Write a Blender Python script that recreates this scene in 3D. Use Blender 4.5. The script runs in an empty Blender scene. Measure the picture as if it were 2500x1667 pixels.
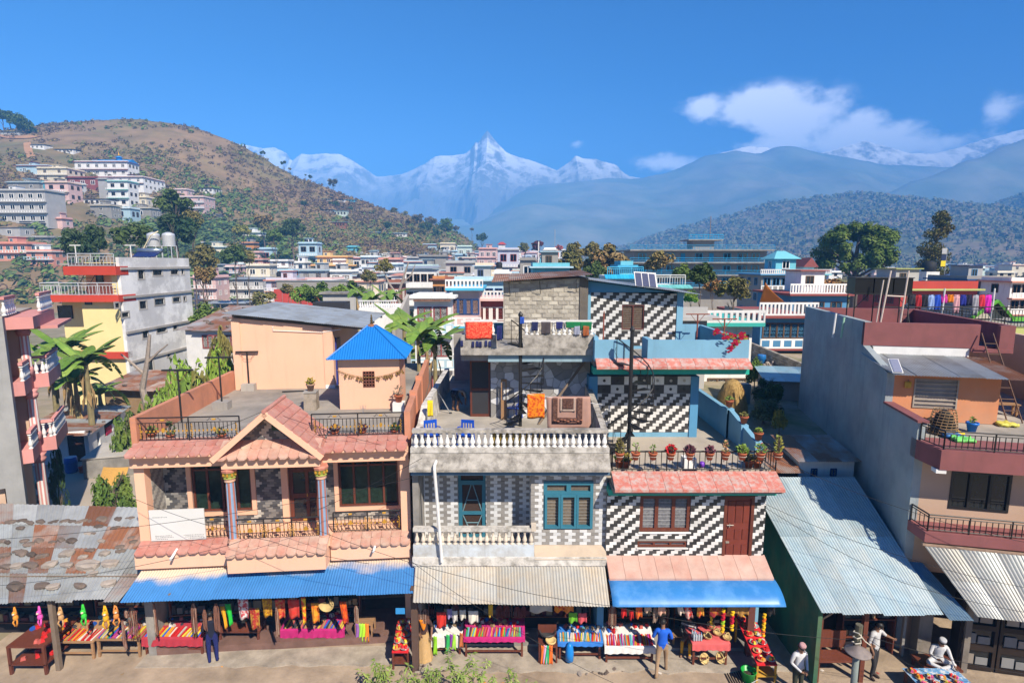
import bpy,bmesh,math,random
from math import sin,cos,tan,pi,radians,atan2,sqrt,exp
from mathutils import Vector,Matrix,noise
R=random.Random(7)
S=bpy.context.scene
COL=S.collection
# ------------------------------------------------------------------ camera, sky, sun, exposure
CAMH,PITCH,FPX=11.7,radians(8.1),1350.0
cam_d=bpy.data.cameras.new('camera');cam=bpy.data.objects.new('camera',cam_d);COL.objects.link(cam)
cam.location=(0,0,CAMH);cam.rotation_euler=(pi/2-PITCH,0,0)
cam_d.sensor_width=36;cam_d.sensor_fit='HORIZONTAL';cam_d.lens=36*FPX/2500;cam_d.clip_end=30000;cam_d.clip_start=.1
S.camera=cam
SUN=Vector((.65,-1,1.12)).normalized()
sun_d=bpy.data.lights.new('sun','SUN');sun_d.energy=5.0;sun_d.angle=radians(.5);sun_d.color=(1,.90,.75)
sun_o=bpy.data.objects.new('sun',sun_d);COL.objects.link(sun_o)
sun_o.rotation_euler=(-SUN).to_track_quat('-Z','Y').to_euler();sun_o.location=(20,-30,60)
W=bpy.data.worlds.new('World');S.world=W;W.use_nodes=True
def build_world():
 nt=W.node_tree;N=nt.nodes;L=nt.links;N.clear()
 out=N.new('ShaderNodeOutputWorld');bg=N.new('ShaderNodeBackground');bg.inputs[1].default_value=.062
 sky=N.new('ShaderNodeTexSky');sky.sky_type='NISHITA';sky.sun_disc=False
 sky.sun_elevation=math.asin(SUN.z);sky.sun_rotation=atan2(SUN.x,SUN.y)
 sky.altitude=800;sky.air_density=1.0;sky.dust_density=.3;sky.ozone_density=3.0
 hs=N.new('ShaderNodeHueSaturation');hs.inputs['Saturation'].default_value=1.5;hs.inputs['Value'].default_value=1.0
 hs.inputs['Hue'].default_value=.513
 L.new(sky.outputs[0],hs.inputs['Color'])
# clouds: direction -> (azimuth tangent, elevation tangent), billows from noise, banks over the far mountains
 tc=N.new('ShaderNodeTexCoord');sp=N.new('ShaderNodeSeparateXYZ');L.new(tc.outputs['Generated'],sp.inputs[0])
 def M(op,a,b=None,c=None,clamp=False):
  n=N.new('ShaderNodeMath');n.operation=op;n.use_clamp=clamp
  for i,v in enumerate((a,b,c)):
   if v is None:continue
   if isinstance(v,(int,float)):n.inputs[i].default_value=v
   else:L.new(v,n.inputs[i])
  return n.outputs[0]
 x,y,z=sp.outputs
 az=M('ARCTAN2',x,y);el=M('ARCSINE',z)
 cb=N.new('ShaderNodeCombineXYZ');L.new(az,cb.inputs[0]);L.new(M('MULTIPLY',el,1.45),cb.inputs[1])
 def nz(scale,detail,rough,off,dist=0.0):
  mp=N.new('ShaderNodeMapping');mp.inputs['Location'].default_value=off;L.new(cb.outputs[0],mp.inputs[0])
  n=N.new('ShaderNodeTexNoise');n.inputs['Scale'].default_value=scale;n.inputs['Detail'].default_value=detail
  n.inputs['Roughness'].default_value=rough;n.inputs['Distortion'].default_value=dist;L.new(mp.outputs[0],n.inputs[0]);return n.outputs[0]
 n1=nz(9,9,.56,(3.1,1.7,.4));n2=nz(30,6,.6,(.3,.2,5))
 def blob(a0,e0,wa,we,amp):
  da=M('DIVIDE',M('SUBTRACT',az,a0),wa);de=M('DIVIDE',M('SUBTRACT',el,e0),we)
  r2=M('ADD',M('MULTIPLY',da,da),M('MULTIPLY',de,de))
  return M('MULTIPLY',M('POWER',2.718,M('MULTIPLY',r2,-1.0)),amp)
 mask=None
 for b in CLOUDS:
  v=blob(*b);mask=v if mask is None else M('MAXIMUM',mask,v)
 band=M('MULTIPLY',M('POWER',2.718,M('MULTIPLY',M('POWER',M('DIVIDE',M('SUBTRACT',el,.13),.06),2.0),-1.0)),.2)
 mask=M('MAXIMUM',mask,band)
 s=M('ADD',M('ADD',M('MULTIPLY',M('SUBTRACT',n1,.5),2.2),M('MULTIPLY',M('SUBTRACT',n2,.5),.7)),M('SUBTRACT',mask,.24))
 d=M('MULTIPLY',s,1.75,clamp=True)
 d=M('MULTIPLY',M('MULTIPLY',d,d),M('SUBTRACT',3.0,M('MULTIPLY',d,2.0)))
 d=M('MULTIPLY',M('MULTIPLY',d,.93),M('MULTIPLY',M('SUBTRACT',mask,.12),4.0,clamp=True))
 mx=N.new('ShaderNodeMixRGB');L.new(d,mx.inputs[0]);L.new(hs.outputs[0],mx.inputs[1])
 mx.inputs[2].default_value=(17.5,17.2,17.8,1)
 L.new(mx.outputs[0],bg.inputs[0]);L.new(bg.outputs[0],out.inputs[0])
def ray(px,py):
 x=(px-1250)/FPX;yu=-(py-833.5)/FPX
 return Vector((x,cos(PITCH)+yu*sin(PITCH),-sin(PITCH)+yu*cos(PITCH)))
def azel(px,py):
 d=ray(px,py).normalized();return atan2(d.x,d.y),math.asin(d.z)
CLOUDS=[]
for(px,py,wx,wy,amp)in[(1720,265,70,30,.78),(1850,275,110,48,1.0),(1960,290,90,55,1.0),(2060,325,90,45,.9),(1640,275,40,20,.5),(2000,350,120,30,.62),
(2435,275,38,34,.8),(2140,335,90,34,.8),(2300,340,110,26,.62),(1415,352,30,16,.6),(1650,395,110,26,.68),(2200,350,140,32,.7),(1900,355,220,30,.7)]:
 a,e=azel(px,py);CLOUDS.append((a,e,wx/FPX,wy/FPX,amp))
build_world()
S.view_settings.view_transform='Standard';S.view_settings.look='None';S.view_settings.gamma=1;S.view_settings.exposure=.92
S.cycles.use_denoising=True;S.cycles.volume_bounces=2;S.cycles.max_bounces=6;S.cycles.diffuse_bounces=4;S.cycles.glossy_bounces=2
S.cycles.transmission_bounces=3;S.cycles.transparent_max_bounces=6;S.cycles.caustics_reflective=False;S.cycles.caustics_refractive=False
S.render.use_persistent_data=False
# ------------------------------------------------------------------ helpers
def atY(px,py,Y):
 d=ray(px,py);t=Y/d.y;return Vector((d.x*t,Y,CAMH+d.z*t))
def atZ(px,py,Z):
 d=ray(px,py);t=(Z-CAMH)/d.z;return Vector((d.x*t,d.y*t,Z))
class Fr:
 """a building's own frame: u along its front, v back from it, z up"""
 def __init__(s,x,y,yaw=0,z=0):
  s.o=Vector((x,y,z));s.yaw=yaw;s.c,s.s=cos(yaw),sin(yaw)
 def loc(s,p):dx,dy=p.x-s.o.x,p.y-s.o.y;return(dx*s.c+dy*s.s,-dx*s.s+dy*s.c,p.z-s.o.z)
 def uz(s,px,py,v=0):
  d=ray(px,py);n=Vector((-s.s,s.c,0));t=(v-(Vector((0,0,CAMH))-s.o).dot(n))/d.dot(n)
  l=s.loc(Vector((0,0,CAMH))+d*t);return l[0],l[2]
 def uv(s,px,py,z):l=s.loc(atZ(px,py,z+s.o.z));return l[0],l[1]
 def pt(s,u,v,z):return Vector((s.o.x+u*s.c-v*s.s,s.o.y+u*s.s+v*s.c,s.o.z+z))
def tag(o,label=None,cat=None,group=None,kind=None):
 if label:o['label']=label
 if cat:o['category']=cat
 if group:o['group']=group
 if kind:o['kind']=kind
 return o
def thing(name,label,cat,loc=(0,0,0),yaw=0,group=None,fr=None):
 o=bpy.data.objects.new(name,None);o.empty_display_size=.1;COL.objects.link(o)
 if fr is not None:
  o.location=fr.pt(*loc);o.rotation_euler=(0,0,fr.yaw+yaw)
 else:o.location=loc;o.rotation_euler=(0,0,yaw)
 return tag(o,label,cat,group)
def at(o,fr,loc,yaw=0):
 o.location=fr.pt(*loc);o.rotation_euler=(0,0,fr.yaw+yaw);return o
def copy_tree(o,parent=None,**kw):
 c=o.copy();COL.objects.link(c);c.parent=parent
 for ch in o.children:copy_tree(ch,c)
 for k,v in kw.items():c[k]=v
 return c
class MB:
 def __init__(s):s.v=[];s.f=[];s.m=[];s.cm=0
 def mat(s,i):s.cm=i;return s
 def add(s,vs,fs):
  b=len(s.v);s.v+=[tuple(p)for p in vs];s.f+=[tuple(b+i for i in f)for f in fs];s.m+=[s.cm]*len(fs);return s
 def box(s,x0,x1,y0,y1,z0,z1):
  return s.add([(x0,y0,z0),(x1,y0,z0),(x1,y1,z0),(x0,y1,z0),(x0,y0,z1),(x1,y0,z1),(x1,y1,z1),(x0,y1,z1)],
[(3,2,1,0),(4,5,6,7),(0,1,5,4),(1,2,6,5),(2,3,7,6),(3,0,4,7)])
 def hexa(s,p):return s.add(p,[(3,2,1,0),(4,5,6,7),(0,1,5,4),(1,2,6,5),(2,3,7,6),(3,0,4,7)])
 def prism(s,poly,axis,a,b):
  """closed polygon (list of 2-tuples) swept along axis from a to b"""
  n=len(poly);mk={'x':lambda p,t:(t,p[0],p[1]),'y':lambda p,t:(p[0],t,p[1]),'z':lambda p,t:(p[0],p[1],t)}[axis]
  vs=[mk(p,a)for p in poly]+[mk(p,b)for p in poly]
  return s.add(vs,[tuple(range(n-1,-1,-1)),tuple(range(n,2*n))]+[(i,(i+1)%n,n+(i+1)%n,n+i)for i in range(n)])
 def tube(s,pts,r,n=6,caps=True):
  pts=[Vector(p)for p in pts];rs=r if isinstance(r,(list,tuple))else[r]*len(pts);vs=[];fs=[]
  up=Vector((.13,.27,1));prev=None
  for i,p in enumerate(pts):
   t=(pts[min(i+1,len(pts)-1)]-pts[max(i-1,0)]);t=t.normalized()if t.length>1e-9 else Vector((0,0,1))
   if prev is None:a=t.cross(up if abs(t.dot(up.normalized()))<.95 else Vector((1,0,0))).normalized()
   else:a=(prev-t*prev.dot(t));a=a.normalized()if a.length>1e-6 else t.orthogonal().normalized()
   prev=a;b=t.cross(a)
   vs+=[p+(a*cos(2*pi*k/n)+b*sin(2*pi*k/n))*rs[i]for k in range(n)]
  for i in range(len(pts)-1):
   fs+=[(i*n+k,i*n+(k+1)%n,(i+1)*n+(k+1)%n,(i+1)*n+k)for k in range(n)]
  if caps:fs+=[tuple(range(n-1,-1,-1)),tuple(range((len(pts)-1)*n,len(pts)*n))]
  return s.add(vs,fs)
 def lathe(s,prof,c=(0,0,0),n=10):
  vs=[];fs=[]
  for r,z in prof:vs+=[(c[0]+r*cos(2*pi*k/n),c[1]+r*sin(2*pi*k/n),c[2]+z)for k in range(n)]
  for i in range(len(prof)-1):fs+=[(i*n+k,i*n+(k+1)%n,(i+1)*n+(k+1)%n,(i+1)*n+k)for k in range(n)]
  fs+=[tuple(range(n-1,-1,-1)),tuple(range((len(prof)-1)*n,len(prof)*n))]
  return s.add(vs,fs)
 def grid(s,fn,nu,nv):
  vs=[fn(i/nu,j/nv)for j in range(nv+1)for i in range(nu+1)];w=nu+1
  return s.add(vs,[(j*w+i,j*w+i+1,(j+1)*w+i+1,(j+1)*w+i)for j in range(nv)for i in range(nu)])
 def sheet(s,fn,nu,nv,th):
  """thin solid sheet: fn(a,b)->point, thickness down by th"""
  a=[Vector(fn(i/nu,j/nv))for j in range(nv+1)for i in range(nu+1)];w=nu+1;n=len(a);off=th if isinstance(th,Vector)else Vector((0,0,-th))
  fs=[(j*w+i,j*w+i+1,(j+1)*w+i+1,(j+1)*w+i)for j in range(nv)for i in range(nu)]
  fs+=[tuple(n+k for k in reversed(f))for f in fs[:nu*nv]]
  rim=[i for i in range(w)]+[j*w+nu for j in range(1,nv+1)]+[nv*w+i for i in range(nu-1,-1,-1)]+[j*w for j in range(nv-1,0,-1)]
  fs+=[(rim[(k+1)%len(rim)],rim[k],n+rim[k],n+rim[(k+1)%len(rim)])for k in range(len(rim))]
  return s.add(a+[p+off for p in a],fs)
 def holed(s,u0,u1,z0,z1,v0,v1,holes):
  """wall slab between v0 (front) and v1 with rectangular openings"""
  us=sorted({u0,u1,*[min(max(h[i],u0),u1)for h in holes for i in(0,1)]});zs=sorted({z0,z1,*[min(max(h[i],z0),z1)for h in holes for i in(2,3)]})
  idx={};vs=[];fs=[]
  def V(i,j,k):
   if(i,j,k)not in idx:idx[(i,j,k)]=len(vs);vs.append((us[i],v1 if k else v0,zs[j]))
   return idx[(i,j,k)]
  nu,nz_=len(us)-1,len(zs)-1
  full=lambda i,j:0<=i<nu and 0<=j<nz_ and not any(h[0]-1e-6<=us[i]and us[i+1]<=h[1]+1e-6 and h[2]-1e-6<=zs[j]and zs[j+1]<=h[3]+1e-6 for h in holes)
  for i in range(nu):
   for j in range(nz_):
    if not full(i,j):continue
    fs.append((V(i,j,0),V(i+1,j,0),V(i+1,j+1,0),V(i,j+1,0)));fs.append((V(i,j+1,1),V(i+1,j+1,1),V(i+1,j,1),V(i,j,1)))
    if not full(i-1,j):fs.append((V(i,j,1),V(i,j,0),V(i,j+1,0),V(i,j+1,1)))
    if not full(i+1,j):fs.append((V(i+1,j,0),V(i+1,j,1),V(i+1,j+1,1),V(i+1,j+1,0)))
    if not full(i,j-1):fs.append((V(i,j,1),V(i+1,j,1),V(i+1,j,0),V(i,j,0)))
    if not full(i,j+1):fs.append((V(i,j+1,0),V(i+1,j+1,0),V(i+1,j+1,1),V(i,j+1,1)))
  return s.add(vs,fs)
 def mesh(s,name,mats,smooth=False):
  me=bpy.data.meshes.new(name);me.from_pydata(s.v,[],s.f)
  for m in(mats if isinstance(mats,(list,tuple))else[mats]):me.materials.append(m)
  if s.m and max(s.m)>0:me.polygons.foreach_set('material_index',s.m)
  if smooth:me.polygons.foreach_set('use_smooth',[True]*len(s.f))
  me.update();return me
 def build(s,name,mats,parent=None,smooth=False,**kw):
  return put(name,s.mesh(name,mats,smooth),parent,**kw)
def put(name,me,parent=None,loc=None,rot=None,scale=None,label=None,cat=None,group=None,kind=None):
 o=bpy.data.objects.new(name,me);COL.objects.link(o);o.parent=parent
 if loc is not None:o.location=loc
 if rot is not None:o.rotation_euler=rot
 if scale is not None:o.scale=scale
 return tag(o,label,cat,group,kind)
def bx(name,m,parent,x0,x1,y0,y1,z0,z1,**kw):return MB().box(x0,x1,y0,y1,z0,z1).build(name,m,parent,**kw)
# ------------------------------------------------------------------ materials
MATS={}
def mat(name,c,rough=.85,var=.18,scale=2.0,bump=.15,metal=0,rnd=.12,c2=None,c2amt=.5,c2scale=1.2,c2soft=.12,streak=0,streakcol=(.05,.05,.045),world=False,spec=.3,bscale=None,emit=None,stretch=None,trans=0):
 """procedural paint: base colour, mottling, optional second-colour patches (wear, moss, dust) and vertical weather streaks"""
 if name in MATS:return MATS[name]
 m=bpy.data.materials.new(name);m.use_nodes=True;nt=m.node_tree;N=nt.nodes;L=nt.links
 b=N['Principled BSDF'];b.inputs['Roughness'].default_value=rough;b.inputs['Metallic'].default_value=metal
 b.inputs['Specular IOR Level'].default_value=spec
 tc=N.new('ShaderNodeTexCoord');co=tc.outputs['Object']
 if world:co=N.new('ShaderNodeNewGeometry').outputs['Position']
 oi=N.new('ShaderNodeObjectInfo')
 if not world:
  va=N.new('ShaderNodeVectorMath');va.operation='ADD';L.new(co,va.inputs[0])
  vm=N.new('ShaderNodeVectorMath');vm.operation='SCALE';vm.inputs[0].default_value=(37,91,53);L.new(oi.outputs['Random'],vm.inputs[3]);L.new(vm.outputs[0],va.inputs[1]);co=va.outputs[0]
 def NZ(sc,det=6,rough_=.6,st=None):
  n=N.new('ShaderNodeTexNoise');n.inputs['Scale'].default_value=sc;n.inputs['Detail'].default_value=det;n.inputs['Roughness'].default_value=rough_
  if st:
   mp=N.new('ShaderNodeMapping');mp.inputs['Scale'].default_value=st;L.new(co,mp.inputs[0]);L.new(mp.outputs[0],n.inputs[0])
  else:L.new(co,n.inputs[0])
  return n.outputs[0]
 def MR(f,a,b_,lo,hi):
  n=N.new('ShaderNodeMapRange');L.new(f,n.inputs[0]);n.inputs[1].default_value=a;n.inputs[2].default_value=b_;n.inputs[3].default_value=lo;n.inputs[4].default_value=hi;return n.outputs[0]
 def MIX(f,a,b_,mode='MIX'):
  n=N.new('ShaderNodeMixRGB');n.blend_type=mode
  for i,v in((0,f),(1,a),(2,b_)):
   if isinstance(v,(int,float)):n.inputs[i].default_value=v
   elif isinstance(v,tuple):n.inputs[i].default_value=(*v[:3],1)
   else:L.new(v,n.inputs[i])
  return n.outputs[0]
 n0=NZ(scale,st=stretch);col=tuple(c)
 if c2:col=MIX(MR(NZ(c2scale,8,.65,st=stretch),.5+.2*(.5-c2amt)*2-c2soft,.5+.2*(.5-c2amt)*2+c2soft,0,1),tuple(c),tuple(c2))
 if var or rnd:
  v=MR(n0,.25,.75,1-var,1+var);r=MR(oi.outputs['Random'],0,1,1-rnd,1+rnd)
  mm=N.new('ShaderNodeMath');mm.operation='MULTIPLY';L.new(v,mm.inputs[0]);L.new(r,mm.inputs[1])
  cc=N.new('ShaderNodeCombineXYZ');[L.new(mm.outputs[0],cc.inputs[i])for i in range(3)]
  col=MIX(1.0,col,cc.outputs[0],'MULTIPLY')
 if streak:
  col=MIX(MR(NZ(1.6,6,.7,st=(2.2,2.2,.22)),.54,.75,0,streak),col,tuple(streakcol))
 if isinstance(col,tuple):b.inputs['Base Color'].default_value=(*col[:3],1)
 else:L.new(col,b.inputs['Base Color'])
 if bump:
  bp=N.new('ShaderNodeBump');bp.inputs['Strength'].default_value=min(1,bump*2);bp.inputs['Distance'].default_value=.02
  L.new(NZ(bscale or scale*8,5,.6),bp.inputs['Height']);L.new(bp.outputs[0],b.inputs['Normal'])
 if emit:b.inputs['Emission Color'].default_value=(*emit[0],1);b.inputs['Emission Strength'].default_value=emit[1]
 if trans:b.inputs['Transmission Weight'].default_value=trans
 MATS[name]=m;return m
def sm(name,c,rough=.7,**kw):return mat(name,c,rough,kw.pop('var',.1),kw.pop('scale',6),kw.pop('bump',0),**kw)
glass=mat('window_glass',(.012,.016,.02),.08,.3,1.5,0,spec=.6)
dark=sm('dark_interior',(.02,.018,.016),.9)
concrete=mat('concrete',(.30,.28,.255),.9,.22,1.6,.25,c2=(.17,.16,.15),c2amt=.38,c2scale=.7,streak=.25)
pale_conc=mat('pale_concrete',(.42,.39,.35),.9,.2,1.6,.25,c2=(.27,.25,.23),c2amt=.4,c2scale=.8,streak=.2)
white=mat('white_paint',(.72,.71,.69),.75,.1,2,.08,streak=.18)
black_iron=sm('black_iron',(.014,.013,.013),.45,spec=.5)
gold=sm('gold_paint',(.55,.30,.04),.4,metal=.3)
wood_dark=mat('dark_wood',(.13,.038,.022),.5,.25,3,.1,stretch=(6,6,.6))
wood=mat('bare_wood',(.30,.17,.085),.8,.25,3,.2,stretch=(1,8,8))
wood_grey=mat('weathered_wood',(.20,.15,.11),.9,.25,3,.2)
terracotta=mat('terracotta',(.36,.10,.045),.8,.18,8,.1)
soil=mat('soil',(.06,.04,.03),1,.3,20,.3)
def corr_mat(name,c,c2,amt,sc=.8,metal=.35,rough=.5,**kw):return mat(name,c,rough,.12,2.2,.05,metal,.14,c2=c2,c2amt=amt,c2scale=sc,**kw)
zinc=corr_mat('zinc_sheet',(.40,.43,.44),(.30,.29,.26),.4,streak=0)
zinc_rust=corr_mat('rusty_zinc_sheet',(.40,.41,.41),(.27,.12,.065),.62,.55)
rust=corr_mat('rust_sheet',(.25,.105,.055),(.36,.31,.28),.35,.9,metal=.15,rough=.8)
blue_sheet=corr_mat('blue_painted_sheet',(.035,.17,.52),(.12,.26,.50),.35,.8,metal=.0,rough=.45)
# ------------------------------------------------------------------ ground and far land
ground_m=mat('dusty_ground',(.40,.31,.225),.95,.24,1.6,.35,c2=(.26,.20,.145),c2amt=.40,c2scale=.55,c2soft=.12,world=True)
field_m=mat('valley_floor',(.15,.13,.075),1,.3,.03,0,c2=(.07,.085,.035),c2amt=.5,c2scale=.02,world=True)
def ground():
 mb=MB();n=40
 xs=[-5200+i*130*2 for i in range(41)];ys=[-200]+[6+j*2 for j in range(0,14)]+[40,60,90,140,220,400,800,1500,2500,3200,3900]
 xs=sorted(set(xs+[-60,-30,-20,-10,0,10,20,30,60]))
 mb.grid(lambda a,b:(xs[round(a*(len(xs)-1))],ys[round(b*(len(ys)-1))],0),len(xs)-1,len(ys)-1)
 mb.build('ground',mat('ground_earth',(.30,.24,.17),.95,.2,.4,.25,c2=(.15,.15,.07),c2amt=.42,c2scale=.06,c2soft=.08,world=True),kind='structure')
 MB().sheet(lambda a,b:(-16+36*a,9+8.2*b,.012+.006*noise.noise(Vector((a*14,b*5,0)))),72,20,.01).build('street',ground_m,kind='structure')
ground()
def lerp(a,b,t):return a+(b-a)*t
def sstep(a,b,x):t=min(1,max(0,(x-a)/(b-a)));return t*t*(3-2*t)
def interp(tab,x):
 if x<=tab[0][0]:return tab[0][1]
 for(x0,y0),(x1,y1)in zip(tab,tab[1:]):
  if x<=x1:return lerp(y0,y1,(x-x0)/(x1-x0))
 return tab[-1][1]
class Hill:
 def __init__(s,prof,yn,yf,base=0,p=1.25,amp=6,fs=.012,seed=0,back=.5,jag=0,ridged=False,ynear=None):
  pts=[atY(px,py,yf)for px,py in prof];s.tab=[(q.x,q.z)for q in pts]
  s.yn,s.yf,s.base,s.p,s.amp,s.fs,s.seed,s.back,s.jag,s.ridged,s.ynear=yn,yf,base,p,amp,fs,seed,back,jag,ridged,ynear
 def z(s,x,y):
  yn=s.ynear(x)if s.ynear else s.yn
  zr=interp(s.tab,x);t=(y-yn)/(s.yf-yn)
  if t<=0:return s.base-3*min(1,-t*3)
  k=t**s.p if t<=1 else max(0,1-(t-1)/s.back)**1.1
  f=Vector((x*s.fs,y*s.fs,s.seed))
  e=min(1,t*4)*(1 if t<=1 else max(0,1-(t-1)*2))
  if s.ridged:d=(noise.ridged_multi_fractal(f,1.0,2.1,6,1.0,2.0)-1.0)*s.amp*sin(pi*min(max(t,0),1)*.86+.42)
  else:d=noise.fractal(f,1.0,2.0,5)*s.amp*(.25+.75*sin(pi*min(t,1)))
  j=s.jag*noise.fractal(Vector((x*s.fs*6,3.3,s.seed)),.9,2.0,5)*exp(-((t-1)/.12)**2)if s.jag else 0
  return s.base+(zr-s.base)*k+d*e+j
 def mesh(s,name,m,x0,x1,nx,ny,ext=.45,smooth=True,ypow=.8):
  mb=MB();y0=s.yn-.05*(s.yf-s.yn);y1=s.yf+(s.yf-s.yn)*ext
  def fn(a,b):x=lerp(x0,x1,a);y=lerp(y0,y1,b);return(x,y,s.z(x,y))
  mb.grid(fn,nx,ny);return mb.build(name,m,None,smooth,kind='structure')
 def hit(s,px,py):
  d=ray(px,py);y=s.yn
  while y<s.yf*1.3:
   x=d.x/d.y*y;z=CAMH+d.z/d.y*y
   if z<=s.z(x,y):return Vector((x,y,s.z(x,y)))
   y+=2
  return None
hill_m=mat('dry_hillside',(.235,.155,.08),1,.35,.06,0,c2=(.14,.125,.05),c2amt=.40,c2scale=.018,c2soft=.09,world=True)
HILL=Hill([(-900,420),(-500,345),(-250,318),(-60,322),(40,318),(90,306),(200,292),(330,289),(430,302),(520,330),(600,362),(650,392),(720,432),(780,452),(860,482),(920,502),(1000,528),(1080,552),(1130,575),(1180,612),(1230,640),(1400,655)],
105,420,0,1.12,5,.013,2.2,jag=1.2,ynear=lambda x:105+max(0,(x+150))*.62)
HILL.mesh('hill',hill_m,-520,20,150,90)
forest_m=mat('hazy_forest',(.12,.13,.06),1,.4,.03,0,c2=(.26,.20,.12),c2amt=.42,c2scale=.008,c2soft=.06,world=True)
FHILL=Hill([(900,660),(1300,645),(1480,618),(1560,592),(1640,562),(1720,540),(1800,522),(1850,502),(1950,492),(2010,486),(2060,478),(2120,475),(2190,492),(2260,512),(2330,532),(2380,520),(2440,498),(2500,475),(2700,440),(3200,430)],
520,1400,0,1.1,22,.0035,5.1,jag=3)
FHILL.mesh('forested_hill',forest_m,-150,2400,190,70)
ridge_m=mat('ridge_forest',(.15,.19,.125),1,.3,.006,0,c2=(.26,.26,.19),c2amt=.45,c2scale=.004,world=True)
Hill([(1500,640),(1900,560),(2050,520),(2150,478),(2230,445),(2300,420),(2340,398),(2390,388),(2430,365),(2500,336),(2600,320),(2800,330),(3300,350)],1300,2200,0,1.2,60,.002,8.3,jag=8).mesh('side_ridge',ridge_m,400,4200,130,50)
Hill([(300,640),(700,620),(900,575),(1000,545),(1080,522),(1140,507),(1170,512),(1210,492),(1260,462),(1300,452),(1400,447),(1480,440),(1560,441),(1620,428),(1690,402),(1720,384),(1800,368),(1850,379),(1890,366),(1940,362),(1985,372),(2060,384),(2160,402),(2260,404),(2500,420),(3000,460)],
1500,2900,0,1.15,90,.0014,11.7,jag=6).mesh('valley_ridge',ridge_m,-2000,4200,200,60)
def snow_mat():
 m=bpy.data.materials.new('snow_and_rock');m.use_nodes=True;nt=m.node_tree;N=nt.nodes;L=nt.links;b=N['Principled BSDF'];b.inputs['Roughness'].default_value=.8
 g=N.new('ShaderNodeNewGeometry');sp=N.new('ShaderNodeSeparateXYZ');L.new(g.outputs['Normal'],sp.inputs[0])
 n=N.new('ShaderNodeTexNoise');n.inputs['Scale'].default_value=.012;n.inputs['Detail'].default_value=10;n.inputs['Roughness'].default_value=.68;L.new(g.outputs['Position'],n.inputs[0])
 a=N.new('ShaderNodeMath');a.operation='MULTIPLY_ADD';L.new(n.outputs[0],a.inputs[0]);a.inputs[1].default_value=1.7;L.new(sp.outputs[2],a.inputs[2])
 r=N.new('ShaderNodeMapRange');L.new(a.outputs[0],r.inputs[0]);r.inputs[1].default_value=1.32;r.inputs[2].default_value=1.6
 z=N.new('ShaderNodeSeparateXYZ');L.new(g.outputs['Position'],z.inputs[0])
 h=N.new('ShaderNodeMapRange');L.new(z.outputs[2],h.inputs[0]);h.inputs[1].default_value=330;h.inputs[2].default_value=600
 mu=N.new('ShaderNodeMath');mu.operation='MULTIPLY';L.new(r.outputs[0],mu.inputs[0]);L.new(h.outputs[0],mu.inputs[1])
 mx=N.new('ShaderNodeMixRGB');L.new(mu.outputs[0],mx.inputs[0]);mx.inputs[1].default_value=(.16,.16,.16,1);mx.inputs[2].default_value=(.78,.78,.80,1);L.new(mx.outputs[0],b.inputs['Base Color'])
 return m
SN=Hill([(-800,420),(0,380),(300,352),(480,335),(560,343),(600,352),(640,360),(670,358),(700,372),(712,392),(738,372),(760,376),(790,373),(830,374),(880,402),(920,430),(970,425),(1010,412),(1040,396),(1062,379),(1082,378),(1110,377),(1135,374),(1150,362),(1160,344),(1168,346),(1180,326),(1190,315),(1202,330),(1218,352),(1236,371),(1260,380),(1290,388),(1330,400),(1360,415),(1385,398),(1405,379),(1425,386),(1455,386),(1490,396),(1506,400),(1516,416),(1535,428),(1600,440),(1700,400),(1760,372),(1830,355),(1900,362),(2000,372),(2080,350),(2110,340),(2150,352),(2220,372),(2280,374),(2330,362),(2400,340),(2440,328),(2500,312),(2700,320),(3000,350),(3600,380)],
2300,3100,0,1.3,110,.0033,4.4,back=.6,jag=4,ridged=True)
SN.mesh('snow_mountains',snow_mat(),-3000,4200,560,90,ext=.25,smooth=False)
# ------------------------------------------------------------------ foliage
def leaf_mat(name,c,c2,amt=.5,rough=.6):
 if name in MATS:return MATS[name]
 m=mat(name,c,rough,.3,.9,0,c2=c2,c2amt=amt,c2scale=.8,rnd=.18,spec=.25)
 b=m.node_tree.nodes['Principled BSDF']
 return m
LM={k:leaf_mat('leaf_'+k,*[tuple(c*1.45 for c in q)for q in v])for k,v in dict(dark=((.03,.055,.013),(.06,.085,.02)),green=((.06,.11,.02),(.11,.15,.03)),olive=((.10,.105,.03),(.15,.12,.035)),brown=((.19,.12,.045),(.11,.10,.03)),
pine=((.02,.045,.016),(.045,.065,.02)),rust=((.22,.09,.03),(.15,.10,.03)),yellow=((.22,.17,.03),(.12,.14,.03)),grey=((.12,.10,.075),(.09,.085,.05)),lime=((.15,.22,.03),(.09,.15,.025)),pink=((.35,.10,.12),(.2,.12,.08)),maroon=((.06,.02,.03),(.1,.03,.04)),silver=((.09,.12,.06),(.05,.07,.03))).items()}
bark=mat('bark',(.14,.105,.08),.95,.3,6,.3)
pale_bark=mat('pale_bark',(.30,.25,.21),.95,.25,6,.3)
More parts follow.
